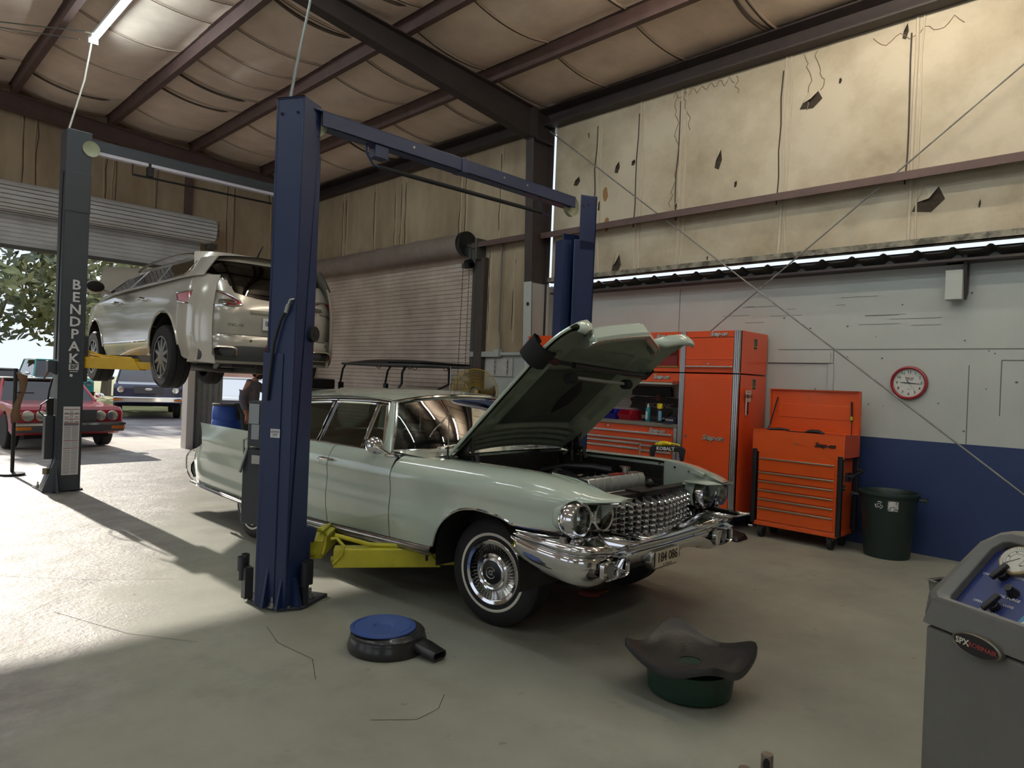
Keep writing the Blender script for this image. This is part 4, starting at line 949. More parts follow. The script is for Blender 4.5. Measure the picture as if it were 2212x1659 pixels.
# ---- blue lift around the sedan
LT = thing('two_post_lift', 'tall navy blue two-post lift standing around the pale green sedan', 'car lift', (2.33, 4.52, 0))
def q(x, y, z=0.): return (x-2.33, y-4.52, z)
e1 = V((.891, .454)); e2 = V((-.553, .833)).normalized(); AN = math.atan2(e1.y, e1.x)
C0 = V((2.276, 4.382)); cc = C0+e1*.10+e2*.112
cl = MB(); cl.M = M4.Translation(q(cc.x, cc.y)) @ M4.Rotation(AN, 4, 'Z')
w, d, h = .205, .225, 3.554
cl.box(-w/2, w/2, -d/2, -d/2+.012, .02, h); cl.box(-w/2, -w/2+.012, -d/2, d/2, .02, h); cl.box(-w/2, w/2, d/2-.012, d/2, .02, h)
near_col = cl.obj('column', m_lblue, LT, bevel=.006)
MB().merge(MB()).obj
tp = MB(); tp.M = cl.M; tp.box(-w/2, w/2-.03, -d/2, d/2, h-.01, h); tp.box(w/2-.03, w/2+.015, -d/2, d/2, .3, h-.35); tp.obj('column_cap', m_lblue, near_col, bevel=.004)
hl = MB(); hl.M = cl.M
for x, z in ((.05, h-.12), (.075, h-.22), (-.0, .9)): hl.cyl((x, -d/2-.002, z), (x, -d/2+.004, z), .009, n=10)
for y, z in ((-.06, h-.11), (.07, h-.11)): hl.cyl((-w/2-.002, y, z), (-w/2+.004, y, z), .009, n=10)
hl.obj('bolt_hole', m_dark, near_col, smooth=0)
MB().cyl(tuple(cl.M @ V((.085, -d/2-.03, 1.93))), tuple(cl.M @ V((.085, -d/2+.0, 1.93))), .055, n=20).cyl(tuple(cl.M @ V((.085, -d/2-.034, 1.93))), tuple(cl.M @ V((.085, -d/2-.029, 1.93))), .02, n=12).obj('rubber_bumper', m_rub, near_col, bevel=.01)
# wider backing plate, power-unit box and hoses behind the post
bx = MB(); bx.M = cl.M; bx.box(-w/2-.004, -w/2+.02, -.02, d/2+.03, .02, 1.78); bx.obj('backing_plate', m_lblue, near_col, bevel=.004)
m_box = mat('black_control_box', (52, 54, 58), .45)
bp_ = MB(); bp_.M = cl.M
bp_.box(-.06, .12, d/2+.02, d/2+.21, .56, 1.10); bp_.obj('oil_tank', m_box, near_col, bevel=.01)
b2 = MB(); b2.M = cl.M; b2.box(-.09, .09, d/2+.02, d/2+.15, 1.12, 1.44); cbx = b2.obj('control_box', m_box, near_col, bevel=.006)
lb = MB(); lb.M = cl.M; lb.box(-.094, -.09, d/2+.055, d/2+.14, 1.28, 1.42); lb.box(-.094, -.09, d/2+.05, d/2+.115, 1.17, 1.275); lb.obj('box_label', mat('faded_label', (150, 156, 158), .6), cbx, smooth=0)
b3 = MB(); b3.M = cl.M; b3.tube([(-.05, d/2+.17, 1.12), (-.08, d/2+.19, 1.0), (-.08, d/2+.21, .93)], .012, 8); b3.tube([(-.08, d/2+.14, 1.30-.15), (-.09, d/2+.16, 1.17), (-.09, d/2+.18, 1.16), (-.09, d/2+.18, 1.1)], .008, 8); b3.box(-.10, -.05, d/2+.02, d/2+.1, 1.0, 1.06); b3.obj('valve_lever', m_bolt, near_col)
hz = MB(); hz.M = cl.M; hz.tube([(-w/2-.015, -.055, 2.10), (-w/2-.02, .0, 2.0), (-w/2-.02, .045, 1.85), (-w/2-.02, .07, 1.6), (-w/2-.015, .085, 1.45)], .010, 8); ho = hz.obj('hydraulic_hose', m_black, near_col)
hz = MB(); hz.M = cl.M; hz.tube([(-w/2+.0, -.09, 2.155), (-w/2-.02, -.075, 2.15), (-w/2-.02, -.052, 2.10)], [.008, .009, .011], 8).cyl((-w/2-.018, -.055, 2.115), (-w/2-.018, -.04, 2.06), .014, n=10); hz.obj('hose_fitting', m_bolt, ho)
sk = MB(); sk.M = cl.M; sk.box(-w/2-.012, -w/2-.008, -.0, .055, 1.25, 1.31); sk.box(-w/2-.012, -w/2-.008, -.03+.0, .02, 1.243, 1.247)
sk = MB(); sk.M = cl.M; sk.box(-w/2-.008, -w/2-.003, -.02, .055, 1.195, 1.255); sk_ = sk.obj('sticker', m_label, near_col, smooth=0)
tx = MB(); X_ = cl.M.to_3x3() @ V((0, -1, 0)); o_ = cl.M @ V((-w/2-.0085, .018, 1.236)); o2 = cl.M @ V((-w/2-.0085, .018, 1.214))
tx.text('QUICK', .022, tuple(o_), tuple(X_), (0, 0, 1), .0004, .01, .25).text('LIFT', .022, tuple(o2), tuple(X_), (0, 0, 1), .0004, .01, .25).obj('sticker_lettering', mat('navy_ink', (40, 44, 70), .6), sk_, smooth=0)
# base plate with bolts, adapter cups
P_ = [Vv for Vv in ((2.15, 4.72), (2.17, 4.55), (2.236, 4.40), (2.37, 4.345), (2.42, 4.36), (2.665, 4.505), (2.60, 4.62), (2.40, 4.85), (2.25, 4.86))]
bpz = MB(); bpz.prism([(x-2.33, y-4.52) for x, y in P_], 'z', 0, .022); base = bpz.obj('base_plate', mat('scuffed_plate', (54, 54, 60), .5, var=.5, vs=9), LT, bevel=.003)
for x, y in ((2.215, 4.47), (2.29, 4.405), (2.52, 4.50), (2.2, 4.68)):
    k = MB(); boltm(k, x-2.33, y-4.52, .02); k.obj('anchor_bolt', m_bolt, base)
k = MB(); k.M = cl.M; k.prism([(-d/2-.0, .02), (-d/2-.0, .22), (-d/2-.012, .22), (-d/2-.07, .02)], 'x', -.04, .0); k.prism([(-w/2-.06, .02), (-w/2, .30), (-w/2, .02)], 'y', .03, .05); k.prism([(-w/2-.05, .02), (-w/2, .22), (-w/2, .02)], 'y', -.08, -.062); k.obj('gusset', m_lblue, base)
cup = MB()
for x, y, z in ((2.135, 4.80, .215), (2.19, 4.86, .215)): cup.lathe([(.030, z-.0), (.030, z+.1), (.023, z+.1), (.021, z+.03)], 18, 'z', q(x, y, 0)); cup.cyl(q(x, y, z-.07), q(x, y, z), .017)
cup.box(*[v for v in (2.14-2.33, 2.2-2.33)], 4.74-4.52, 4.80-4.52, .02, .24); cup.obj('adapter_cup', mat('dark_cast', (74, 74, 78), .5, .4), base)
cup = MB()
for x, y in ((2.41, 4.385), (2.46, 4.42)): cup.lathe([(.03, .15), (.03, .32), (.023, .32), (.02, .2)], 18, 'z', q(x, y, 0))
cup.box(.06, .1, -.16, -.10, .02, .2); cup.obj('adapter_cup', mat('dark_cast2', (46, 46, 52), .5, .4), base)
# carriage and arms
cg = MB(); cg.M = cl.M; cg.box(w/2-.08, w/2+.10, -d/2+.02, d/2-.02, .24, .54); cg.prism([(w/2+.0, .44), (w/2+.16, .40), (w/2+.2, .5), (w/2+.02, .56)], 'y', -d/2+.03, d/2-.03); cg = cg.obj('carriage', m_lblue, LT, bevel=.006)
arm(LT, q(2.62, 4.36)[:2], q(3.62, 3.66)[:2], .265, m_yel, .13, .135); arm(LT, q(2.60, 4.62)[:2], q(3.5, 5.6)[:2], .265, m_yel, .13, .135)
# crossbeam with shut-off bar
B0, B1 = V((2.43, 4.40)), V((5.24, 4.42)); bd_ = (B1-B0).normalized()
bm_ = MB(); bz0 = 3.45
bm_.box(.10, 2.9, -.10, -.085, bz0-.045, bz0+.065); bm_.box(.02, 2.9, -.10, .02, bz0+.055, bz0+.067); bm_.box(.16, 2.86, -.10, .02, bz0-.045, bz0-.035)
bm_.M = M4()
beam = bm_.obj('crossbeam', m_lblue, LT, bevel=.004)
k = MB()
for x in (1.45, 1.9, 2.2, .9): k.cyl((x, -.103, bz0+.02), (x, -.10, bz0+.02), .010, n=8)
k.obj('beam_bolt', m_bolt, beam)
MB().box(1.40, 1.46, -.106, .02, bz0-.05, bz0+.07).obj('beam_splice', m_lblue, beam, bevel=.002)
MB().tube([(.62, -.05, bz0-.20), (2.46, -.05, bz0-.17)], .018, 10).obj('shutoff_bar', m_foam, beam)
k = MB(); k.box(.55, .67, -.09, .0, bz0-.14, bz0-.04); k.tube([(.50, -.05, bz0-.05), (.50, -.05, bz0-.12), (.56, -.05, bz0-.19), (.64, -.05, bz0-.20)], .010, 6); k.tube([(2.42, -.05, bz0-.05), (2.46, -.05, bz0-.17), (2.56, -.05, bz0-.19)], .010, 6); k.obj('switch_bracket', m_lblue, beam, bevel=.003)
for x, nm in ((.06, 'a'), (2.90, 'b')):
    MB().lathe([(0, -.012), (.09, -.012), (.10, -.016), (.10, -.022), (.085, -.005), (.085, .005), (.10, .022), (.10, .016), (.09, .012), (0, .012)], 28, 'y', (x, -.04, bz0-.02)).obj('pulley', mat('ivory_pulley', (170, 172, 140), .5, var=.4, vs=30), beam)
# far column
fc = MB(); fc.M = M4.Translation((5.385-2.33, 4.48-4.52, 0)) @ M4.Rotation(R(-19), 4, 'Z')
fc.box(-.12, .12, -.10, -.088, .02, 3.10); fc.box(-.06, .12, -.10, -.086, 3.0, 3.554); fc.box(.108, .12, -.10, .14, .02, 3.554); fc.box(-.12, .12, .128, .14, .02, 3.2)
fcol = fc.obj('column', m_lblue, LT, bevel=.006); k = MB(); k.M = fc.M; k.box(-.205, -.195, -.03, .13, .3, 3.1); k.box(-.20, -.10, .12, .13, .3, 3.1); k.box(-.19, -.10, -.02, -.01, .3, 3.1); k.obj('column_channel', m_lblue, fcol, smooth=0)
k = MB(); k.M = fc.M
for x, z in ((-.03, 3.44), (.03, 3.46)): k.cyl((x, -.103, z), (x, -.098, z), .010, n=10)
k.obj('bolt_hole', m_dark, fcol, smooth=0)
MB().box(2.8, 3.35, -.25, .3, 0, .022).obj('base_plate', m_lblue, LT, bevel=.003)
arm(LT, (2.86, -.12), (1.85, -.8), .265, m_yel, .13, .135); arm(LT, (2.86, .1), (1.9, 1.0), .265, m_yel, .13, .135)
# ---- charcoal lift under the raised suv
GT = thing('two_post_lift', 'charcoal grey two-post lift with white vertical lettering holding up the silver suv', 'car lift', (2.24, 10.36, 0))
g = lambda x, y, z=0.: (x-2.24, y-10.36, z)
k = MB(); k.box(-.17, .11, -.155, -.143, .02, 4.644); k.box(-.17, -.158, -.155, .15, .02, 4.644); k.box(.098, .11, -.155, .05, .02, 4.644); k.box(-.175, .115, -.162, -.15, 3.6, 4.1); k.box(-.17, .11, .138, .15, .02, 4.644); gc = k.obj('column', m_lgrey, GT, bevel=.005)
k = MB(); k.prism([(-.155, .02), (-.155, .35), (-.3, .02)], 'x', -.165, -.15) ; k.prism([(-.17, .45), (-.17, .02), (-.29, .02)], 'y', -.06, -.045); k.add([(-.17, -.155, .42), (-.10, -.158, .42), (-.12, -.162, .02), (-.29, -.10, .02), (-.29, .1, .02), (-.17, .1, .42)], [(0, 1, 2, 3), (0, 3, 4, 5)]); k.obj('gusset', m_lgrey, gc)
k = MB(); k.prism([(-.27, -.04), (-.26, .42), (-.29, .5), (.12, .35), (.17, .0), (.17, -.05), (-.2, -.06)], 'z', 0, .02)
k = MB(); k.prism([(-.30, .42), (-.27, -.02), (.0-.2, -.2), (.17, -.035-.03), (.19, .2), (-.1, .5)], 'z', 0, .02); gb = k.obj('base_plate', m_lgrey, GT, bevel=.003)
for x, y in ((-.26, .30), (-.25, .17), (-.235, .06), (-.215, -.04)): k = MB(); boltm(k, x, y, .02); k.obj('anchor_bolt', m_bolt, gb)
tx = MB()
for i, ch in enumerate('BENDPAK'): tx.text(ch, .175, (-.01-.0*i, -.166, 2.66-.158*i), (1, 0, 0), (0, 0, 1), .001, .022)
tx.obj('lettering', m_label, gc, smooth=0)
k = MB(); k.box(-.06, .05, -.165, -.163, 1.57, 1.645); k.box(-.05, .04, -.165, -.163, 1.545, 1.555); k.ball((-.03, -.163, 1.50), (.018, .003, .02)); pl = k.obj('badge', m_label, gc, smooth=0)
MB().text('BP', .075, (-.005, -.167, 1.607), (1, 0, 0), (0, 0, 1), .001, .02).obj('badge_lettering', m_lgrey, pl, smooth=0)
k = MB(); k.box(-.10, .085, -.160, -.158, .22, 1.10); pst = k.obj('instruction_label', m_label, gc, smooth=0)
k = MB()
for z in (1.06, 1.0, .935, .885, .66, .56): k.box(-.09, .075, -.1625, -.1605, z, z+.008)
k.obj('label_rule', mat('label_red', (150, 70, 74), .6), pst, smooth=0)
k = MB(); k.box(-.09, .075, -.1625, -.1605, .855, .882)
for z in frange(.24, .54, 22)+frange(.58, .65, 5)+frange(.68, .84, 14): k.box(-.088, -.01, -.1622, -.1605, z, z+.004); k.box(.0, .07, -.1622, -.1605, z, z+.004)
for z in (1.02, .97, .91): k.lathe([(.012, 0), (.018, 0)], 16, 'y', (-.01, -.1625, z+.005)); k.box(-.085, -.04, -.1622, -.1605, z-.01, z+.0); k.box(.03, .07, -.1622, -.1605, z-.01, z+.0)
k.obj('label_print', mat('label_ink', (110, 108, 114), .6), pst, smooth=0)
k = MB(); k.box(-.265, -.17, -.06, .06, 1.55, 1.68); k.prism([(-.265, 1.55), (-.17, 1.55), (-.17, 1.5)], 'y', -.06, .06); ck = k.obj('lock_box', m_lgrey, gc, bevel=.004)
MB().tube([(-.24, -.03, 1.56), (-.30, -.05, 1.45)], .010, 6).obj('lock_handle', mat('rusty_handle', (120, 84, 60), .6), ck)
k = MB(); k.box(-.27, -.17, -.05, .09, .42, .98); pu = k.obj('power_unit', m_box, gc, bevel=.01)
k = MB(); k.tube([(-.2, .0, 1.45), (-.23, .0, 1.3), (-.25, -.02, 1.15), (-.24, .0, 1.0)], .012, 6); k.tube([(-.22, -.04, 1.2), (-.32, -.06, 1.12), (-.34, -.06, 1.02), (-.28, -.04, .97)], .008, 6); k.box(-.25, -.18, -.03, .03, .98, 1.2); k.obj('hydraulic_hose', m_black, gc)
k = MB(); k.cyl((-.25, -.07, .235), (-.25, -.07, .31), .036).box(-.22, -.15, -.10, -.05, .25, .29); k.obj('adapter_cup', mat('brass_cup', (124, 116, 90), .4, .6), gc)
k = MB(); k.tube([(-.185, -.1, 4.1), (-.19, -.1, 3.9), (-.19, -.1, 2.4), (-.19, -.1, 1.7)], .010, 6); k.obj('cable', m_black, gc)
k = MB(); k.box(.10, 3.0, -.12, -.108, 4.44, 4.58); k.box(.10, 3.0, -.12, .02, 4.57, 4.582); beam2 = k.obj('crossbeam', m_lgrey, GT, bevel=.003)
k = MB(); k.box(.14, .80, -.118, -.03, 4.40, 4.444); k.box(.84, 3.0, -.118, -.03, 4.40, 4.444); k.obj('beam_underside', mat('pale_beam_liner', (208, 202, 212), .4), beam2, smooth=0)
k = MB(); k.tube([(.62, -.06, 4.26), (2.6, -.06, 4.28)], .016, 8); k.box(.80, .88, -.1, -.02, 4.28, 4.44); k.tube([(.62, -.06, 4.40), (.62, -.06, 4.26)], .008, 6); k.tube([(2.55, -.06, 4.42), (2.58, -.06, 4.28)], .008, 6); k.obj('shutoff_bar', m_black, beam2)
MB().lathe([(0, -.01), (.09, -.01), (.10, -.016), (.085, 0), (.10, .016), (.09, .01), (0, .01)], 28, 'y', (.10, -.15, 4.44)).obj('pulley', mat('ivory_pulley', (170, 172, 140)), beam2)
k = MB(); k.box(2.95, 3.2, -.155, .15, .02, 4.644); k.obj('column', m_lgrey, GT, bevel=.006); MB().box(2.85, 3.35, -.3, .3, 0, .02).obj('base_plate', m_lgrey, GT)
k = MB(); k.box(.03, .16, -.13, .13, 1.42, 2.02); k.obj('carriage', m_lgrey, GT, bevel=.005); k = MB(); k.box(2.9, 3.0, -.13, .13, 1.42, 2.02); k.obj('carriage', m_lgrey, GT, bevel=.005)
arm(GT, (.12, -.03), (1.0, -1.05), 1.60, m_yel2, .14, .15); arm(GT, (.12, .1), (1.1, 1.25), 1.60, m_yel2, .14, .15); arm(GT, (2.96, -.03), (2.1, -1.1), 1.60, m_yel2, .14, .15); arm(GT, (2.96, .1), (2.1, 1.25), 1.60, m_yel2, .14, .15)
# ================= orange tool storage =================
m_or = mat('orange_enamel', (226, 84, 36), .28, coat=.3, var=.12, vs=3, col2=(196, 66, 30))
m_ord = mat('orange_chest_enamel', (218, 86, 30), .3, coat=.2, var=.12, vs=3, col2=(190, 72, 26))
m_trim = mat('aluminium_trim', (214, 214, 216), .22, 1.)
m_pull = mat('drawer_pull', (226, 224, 222), .25, .9)
m_steeltop = mat('brushed_steel_top', (158, 152, 140), .4, .7, var=.4, vs=20, stretch=(.2, 4, 1))
m_badge = mat('silver_badge', (214, 210, 206), .3, .6); m_ink = mat('black_ink', (20, 18, 20), .5)
FX, BXX = 7.45, 8.15
def badge(parent, x, y, z, size=.06, dark=0):
    """script maker's badge on a face looking towards -x; reads along -y"""
    b_ = MB().text('Snap-on', size, (x-.004, y, z), (0, -1, 0), (0, 0, 1), .003, .03, .35, .95).obj('badge', m_ink if dark else m_badge, parent, smooth=0)
    if not dark: MB().text('Snap-on', size, (x-.001, y-.004, z-.004), (0, -1, 0), (0, 0, 1), .001, .05, .35, .95).obj('badge_shadow', m_ink, b_, smooth=0)
def trims(mb, x, y, z0, z1, w=.075):
    mb.box(x-.012, x+.03, y, y+w, z0, z1); 
    for k in (.2, .5, .8): mb.cyl((x-.013, y+w*k, z0), (x-.013, y+w*k, z1), .007, n=8)
def lock(parent, x, y, z): MB().cyl((x-.012, y, z), (x, y, z), .014, n=14).cyl((x-.014, y, z), (x-.012, y, z), .006, n=8).obj('lock', m_trim, parent)
def rot_label(parent, y0, x0, z0, w=.085, h=.12):
    p = MB().box(x0, x0+w, y0-.003, y0, z0, z0+h).obj('warning_label', mat('black_label', (44, 44, 44), .5), parent, smooth=0)
    MB().box(x0, x0+w, y0-.005, y0-.003, z0+.026, z0+.036).obj('label_stripe', mat('yellow_ink', (196, 160, 50), .5), p, smooth=0)
    k = MB()
    for i in range(7): k.box(x0+.012, x0+.012+.055*((i*37) % 5+2)/7, y0-.005, y0-.003, z0+.046+.009*i, z0+.049+.009*i)
    for a in ((x0-.004, x0), (x0+w, x0+w+.004)): k.box(a[0], a[1], y0-.004, y0, z0-.004, z0+h+.004)
    k.box(x0, x0+w, y0-.004, y0, z0+h, z0+h+.004); k.box(x0, x0+w, y0-.004, y0, z0-.004, z0); k.obj('label_print', mat('tan_ink', (176, 150, 110), .5), p, smooth=0)
# tall locker
t = thing('tool_locker', 'tall orange tool locker with a plain door at the right end of the cabinet bank', 'locker', (7.8, 4.1, 0))
def at0(mb, o): mb.M = M4.Translation((-o.location.x, -o.location.y, -o.location.z)); return mb
at0(MB(), t).box(FX, BXX, 3.72, 4.50, .20, 1.835).obj('body', m_or, t, bevel=.006)
d = at0(MB(), t).box(FX-.018, FX, 3.80, 4.42, .24, 1.80).obj('door', m_or, t, bevel=.004); lock(d, FX-.018-7.8, 4.37-4.1, 1.07); badge(d, FX-.018-7.8, 4.02-4.1, 1.075, .085)
k = at0(MB(), t); trims(k, FX, 3.72, .2, 1.835, .075); k.obj('corner_trim', m_trim, t); k = at0(MB(), t); trims(k, FX, 4.43, .2, 1.835, .07); k.obj('corner_trim', m_trim, t)
for y in (3.82, 4.40):
    for x in (7.55, 8.05): at0(MB(), t).cyl((x, y-.025, .075), (x, y+.025, .075), .075, n=20).obj('caster', m_rub, t, bevel=.01); at0(MB(), t).box(x-.05, x+.05, y-.035, y+.035, .13, .20).obj('caster_fork', m_trim, t, smooth=0)
rot_label(t, 3.72-4.1, 7.78-7.8, 1.67)
at0(MB(), t).box(7.5, 8.1, 3.76, 4.46, .185, .20).obj('underframe', m_black, t, smooth=0)
# overhead cabinet on the locker
t = thing('overhead_cabinet', 'orange overhead cabinet with flip-up door on top of the tall locker', 'cabinet', (7.8, 4.1, 1.85))
at0(MB(), t).box(FX, BXX, 3.72, 4.50, 1.85, 2.35).obj('body', m_or, t, bevel=.006)
d = at0(MB(), t).box(FX-.018, FX, 3.80, 4.42, 1.90, 2.265).obj('door', m_or, t, bevel=.004); lock(d, FX-.018-7.8, 4.11-4.1, 1.955-1.85); at0(MB(), t).box(FX-.030, FX-.016, 3.80, 4.42, 1.915, 1.93).obj('pull', m_pull, d, bevel=.003)
at0(MB(), t).box(FX-.022, FX-.016, 3.80, 4.42, 2.005, 2.02).obj('door_crease', m_or, d, bevel=.003)
at0(MB(), t).box(FX-.004, FX, 3.80, 4.42, 2.268, 2.275).obj('shadow_gap', m_dark, t, smooth=0); badge(t, FX-7.8, 4.0-4.1, 2.312-1.85, .07)
k = at0(MB(), t); trims(k, FX, 3.72, 1.85, 2.35, .075); k.obj('corner_trim', m_trim, t); k = at0(MB(), t); trims(k, FX, 4.43, 1.85, 2.35, .07); k.obj('corner_trim', m_trim, t)
rot_label(t, 3.72-4.1, 7.78-7.8, 2.15-1.85)
# middle overhead, hutch and roll cabinet
t = thing('overhead_cabinet', 'orange overhead cabinet standing open above the hutch, partly hidden by the hood', 'cabinet', (7.8, 5.3, 1.85))
k = at0(MB(), t); k.box(FX, BXX, 4.505, 6.1, 1.85, 1.90); k.box(FX, BXX, 4.505, 6.1, 2.24, 2.35); k.box(FX, BXX, 4.505, 4.53, 1.9, 2.24); k.box(FX, BXX, 6.07, 6.1, 1.9, 2.24); k.box(8.1, BXX, 4.53, 6.07, 1.9, 2.24); k.obj('body', m_or, t, bevel=.004)
at0(MB(), t).box(FX-.01, FX+.02, 4.53, 6.07, 1.905, 1.925).obj('sill_trim', mat('gold_strip', (150, 120, 60), .4, .6), t, smooth=0); badge(t, FX-7.8, 4.75-5.3, 2.30-1.85, .07)
for a in ((4.62, 1.905, .5, .16, (120, 30, 30)), (5.2, 1.905, .6, .12, (60, 56, 54)), (5.85, 1.905, .2, .2, (70, 60, 58))):
    o = MB().box(7.58, 7.9, a[0], a[0]+a[2], a[1]+.002, a[1]+a[3]).obj('tool_case', mat('case_%d' % a[4][0], a[4], .5), bevel=.012)
    tag(o, {(120, 30, 30): 'dark red tool case lying in the open overhead cabinet', (60, 56, 54): 'grey tool case beside the red case in the open overhead cabinet', (70, 60, 58): 'small brown grey case at the far end of the open overhead cabinet'}[a[4]], 'case')
t = thing('overhead_cabinet', 'orange overhead cabinet at the left end, seen beside the raised hood', 'cabinet', (7.8, 6.8, 1.85))
at0(MB(), t).box(FX, BXX, 6.11, 7.16, 1.85, 2.345).obj('body', m_or, t, bevel=.006); d = at0(MB(), t).box(FX-.018, FX, 6.2, 7.06, 1.90, 2.25).obj('door', m_or, t, bevel=.004)
at0(MB(), t).box(FX-.03, FX-.016, 6.2, 7.06, 1.915, 1.93).obj('pull', m_pull, d, bevel=.003); at0(MB(), t).box(FX-.024, FX-.016, 6.2, 7.06, 2.0, 2.015).obj('door_crease', m_or, d, bevel=.003)
k = at0(MB(), t); trims(k, FX, 7.10, 1.83, 2.345, .06); k.obj('corner_trim', m_trim, t)
t = thing('tool_hutch', 'orange hutch with white perforated back above the steel worktop', 'hutch', (7.8, 5.3, 1.2))
k = at0(MB(), t); k.box(FX+.02, BXX, 4.505, 6.1, 1.72, 1.835); k.box(7.6, BXX, 4.505, 4.525, 1.2, 1.72); k.box(7.6, BXX, 6.08, 6.1, 1.2, 1.72); k.obj('body', m_or, t, bevel=.004)
at0(MB(), t).box(FX+.005, FX+.03, 4.53, 6.07, 1.69, 1.715).obj('lamp_strip', mat('pale_strip', (190, 184, 170), .4), t, smooth=0); badge(t, FX+.02-7.8, 4.78-5.3, 1.785-1.2, .075)
pg = at0(MB(), t).box(8.08, 8.11, 4.525, 6.08, 1.2, 1.72).obj('perforated_back', mat('peg_white', (206, 196, 186), .6), t, smooth=0)
k = at0(MB(), t)
for i in range(44):
    for j in range(12): k.box(8.077, 8.08, 4.55+.035*i, 4.556+.035*i, 1.27+.037*j, 1.276+.037*j)
k.obj('peg_hole', m_dark, pg, smooth=0)
at0(MB(), t).box(FX-.01, FX+.012, 4.51, 4.60, 1.695, 1.735).obj('switch_box', mat('dark_orange', (150, 50, 30), .4), t, bevel=.004)
t = thing('roll_cabinet', 'wide orange drawer cabinet with steel top behind the sedan engine bay', 'tool cabinet', (7.8, 5.3, 0))
at0(MB(), t).box(FX, BXX, 4.505, 6.1, .18, 1.15).obj('body', m_or, t, bevel=.004); at0(MB(), t).box(FX-.02, BXX, 4.505, 6.1, 1.15, 1.198).obj('worktop', m_steeltop, t, bevel=.004)
k = at0(MB(), t); trims(k, FX, 4.505, .18, 1.15, .05); k.obj('corner_trim', m_trim, t); lock(t, FX-7.8, 5.56-5.3, 1.115); badge(t, FX-7.8, 4.80-5.3, 1.10, .075)
zz = [1.06, .965, .90, .835, .74, .64, .52, .36]
for i, z in enumerate(zz):
    for y0, y1 in (((4.565, 6.06),) if i < 2 else ((4.565, 5.02), (5.04, 6.06))):
        dz = (z-zz[i+1] if i+1 < len(zz) else .16)-.012
        if i >= 2 and y0 > 5: z_ = z+.012
        else: z_ = z
        d = at0(MB(), t).box(FX-.014, FX, y0, y1, z_-dz, z_+.012).obj('drawer', m_or, t, bevel=.003); at0(MB(), t).box(FX-.034, FX-.012, y0+.005, y1-.005, z_-.014, z_+.012).obj('drawer_pull', m_pull, d, bevel=.004)
at0(MB(), t).box(FX-.02, FX, 5.02, 5.04, .3, .93).obj('drawer_divider', m_pull, t, smooth=0)
for y in (4.62, 6.0): at0(MB(), t).cyl((7.6, y-.03, .075), (7.6, y+.03, .075), .075, n=16).obj('caster', m_rub, t); 
t = thing('drawer_cabinet', 'orange drawer unit with silver trims behind the windshield, left of the navy post', 'tool cabinet', (7.8, 6.65, 0))
at0(MB(), t).box(FX, BXX, 6.11, 7.16, .18, 1.15).obj('body', m_or, t, bevel=.004); k = at0(MB(), t); trims(k, FX, 6.112, .18, 1.15, .05); k.obj('corner_trim', m_trim, t)
for z in (1.04, .94, .84, .72, .58): d = at0(MB(), t).box(FX-.014, FX, 6.18, 7.1, z-.08, z+.012).obj('drawer', m_or, t, bevel=.003); at0(MB(), t).box(FX-.034, FX-.012, 6.19, 7.09, z-.014, z+.012).obj('drawer_pull', m_pull, d, bevel=.004)
for y in (6.25, 7.05): at0(MB(), t).cyl((7.6, y-.03, .09), (7.6, y+.03, .09), .09, n=16).obj('caster', m_rub, t)
# items on the worktop
def solo(mb, name, m, label, cat, group=None, **k): return tag(mb.obj(name, m, **k), label, cat, group)
t = thing('spray_can', 'teal spray can with white nozzle on the steel worktop', 'spray can', (7.58, 5.03, 1.199)); MB().lathe([(0, 0), (.032, 0), (.033, .01), (.033, .16), (.026, .18), (.014, .19)], 20).obj('can', mat('teal_can', (40, 132, 150), .3, var=.3, vs=30), t)
MB().lathe([(.016, .185), (.016, .2), (.008, .215), (.006, .235), (0, .236)], 14).obj('nozzle', m_label, t); MB().box(-.0345, -.033, -.015, .015, .03, .13).obj('can_print', m_label, t, smooth=0)
t = thing('spray_can', 'black spray can with yellow cap on the steel worktop near the locker', 'spray can', (7.5, 4.80, 1.199)); MB().lathe([(0, 0), (.032, 0), (.033, .01), (.033, .17), (.028, .185)], 20).obj('can', mat('black_can', (34, 34, 34), .35), t)
MB().lathe([(.034, .18), (.036, .185), (.036, .24), (.03, .245), (0, .245)], 20).obj('cap', mat('yellow_cap', (226, 206, 40), .4), t); MB().lathe([(.0335, .03), (.0335, .15)], 12, a0=R(185), a1=R(260)).obj('can_print', mat('blue_print', (110, 160, 190), .4), t)
def bin_(name_m, col, y, label):
    t = thing('parts_bin', label, 'bin', (7.55, y, 1.199)); m = mat(name_m, col, .4)
    k = MB(); k.add([(.0, -.1, 0), (.0, .1, 0), (.22, .1, 0), (.22, -.1, 0), (-.04, -.1, .07), (-.04, .1, .07), (.02, .1, .13), (.02, -.1, .13), (.22, .1, .13), (.22, -.1, .13)], [(0, 1, 2, 3), (0, 4, 5, 1), (1, 5, 6, 8, 2), (0, 3, 9, 7, 4), (2, 8, 9, 3)]); k.obj('bin', m, t, solid=.006, smooth=0)
bin_('red_bin', (176, 32, 52), 5.36, 'red open-front parts bin on the steel worktop'); bin_('blue_bin', (48, 44, 150), 5.62, 'blue parts bin beside the red bin, half hidden by the hood')
t = thing('mechanic_sign', 'dark wrench-shaped sign reading MECHANIC on the hutch back', 'sign', (8.0, 5.15, 1.40)); k = MB(); k.prism([(-.40, .10), (-.34, .06), (-.42, .0), (-.36, -.06), (-.24, -.05), (-.16, -.14), (.24, -.14), (.32, -.05), (.46, -.05), (.42, .02), (.46, .08), (.36, .12), (.2, .11), (.08, .12), (-.08, .12), (-.25, .11)], 'x', -.012, .012); k.obj('plate', mat('sign_dark', (40, 30, 28), .6), t, smooth=0)
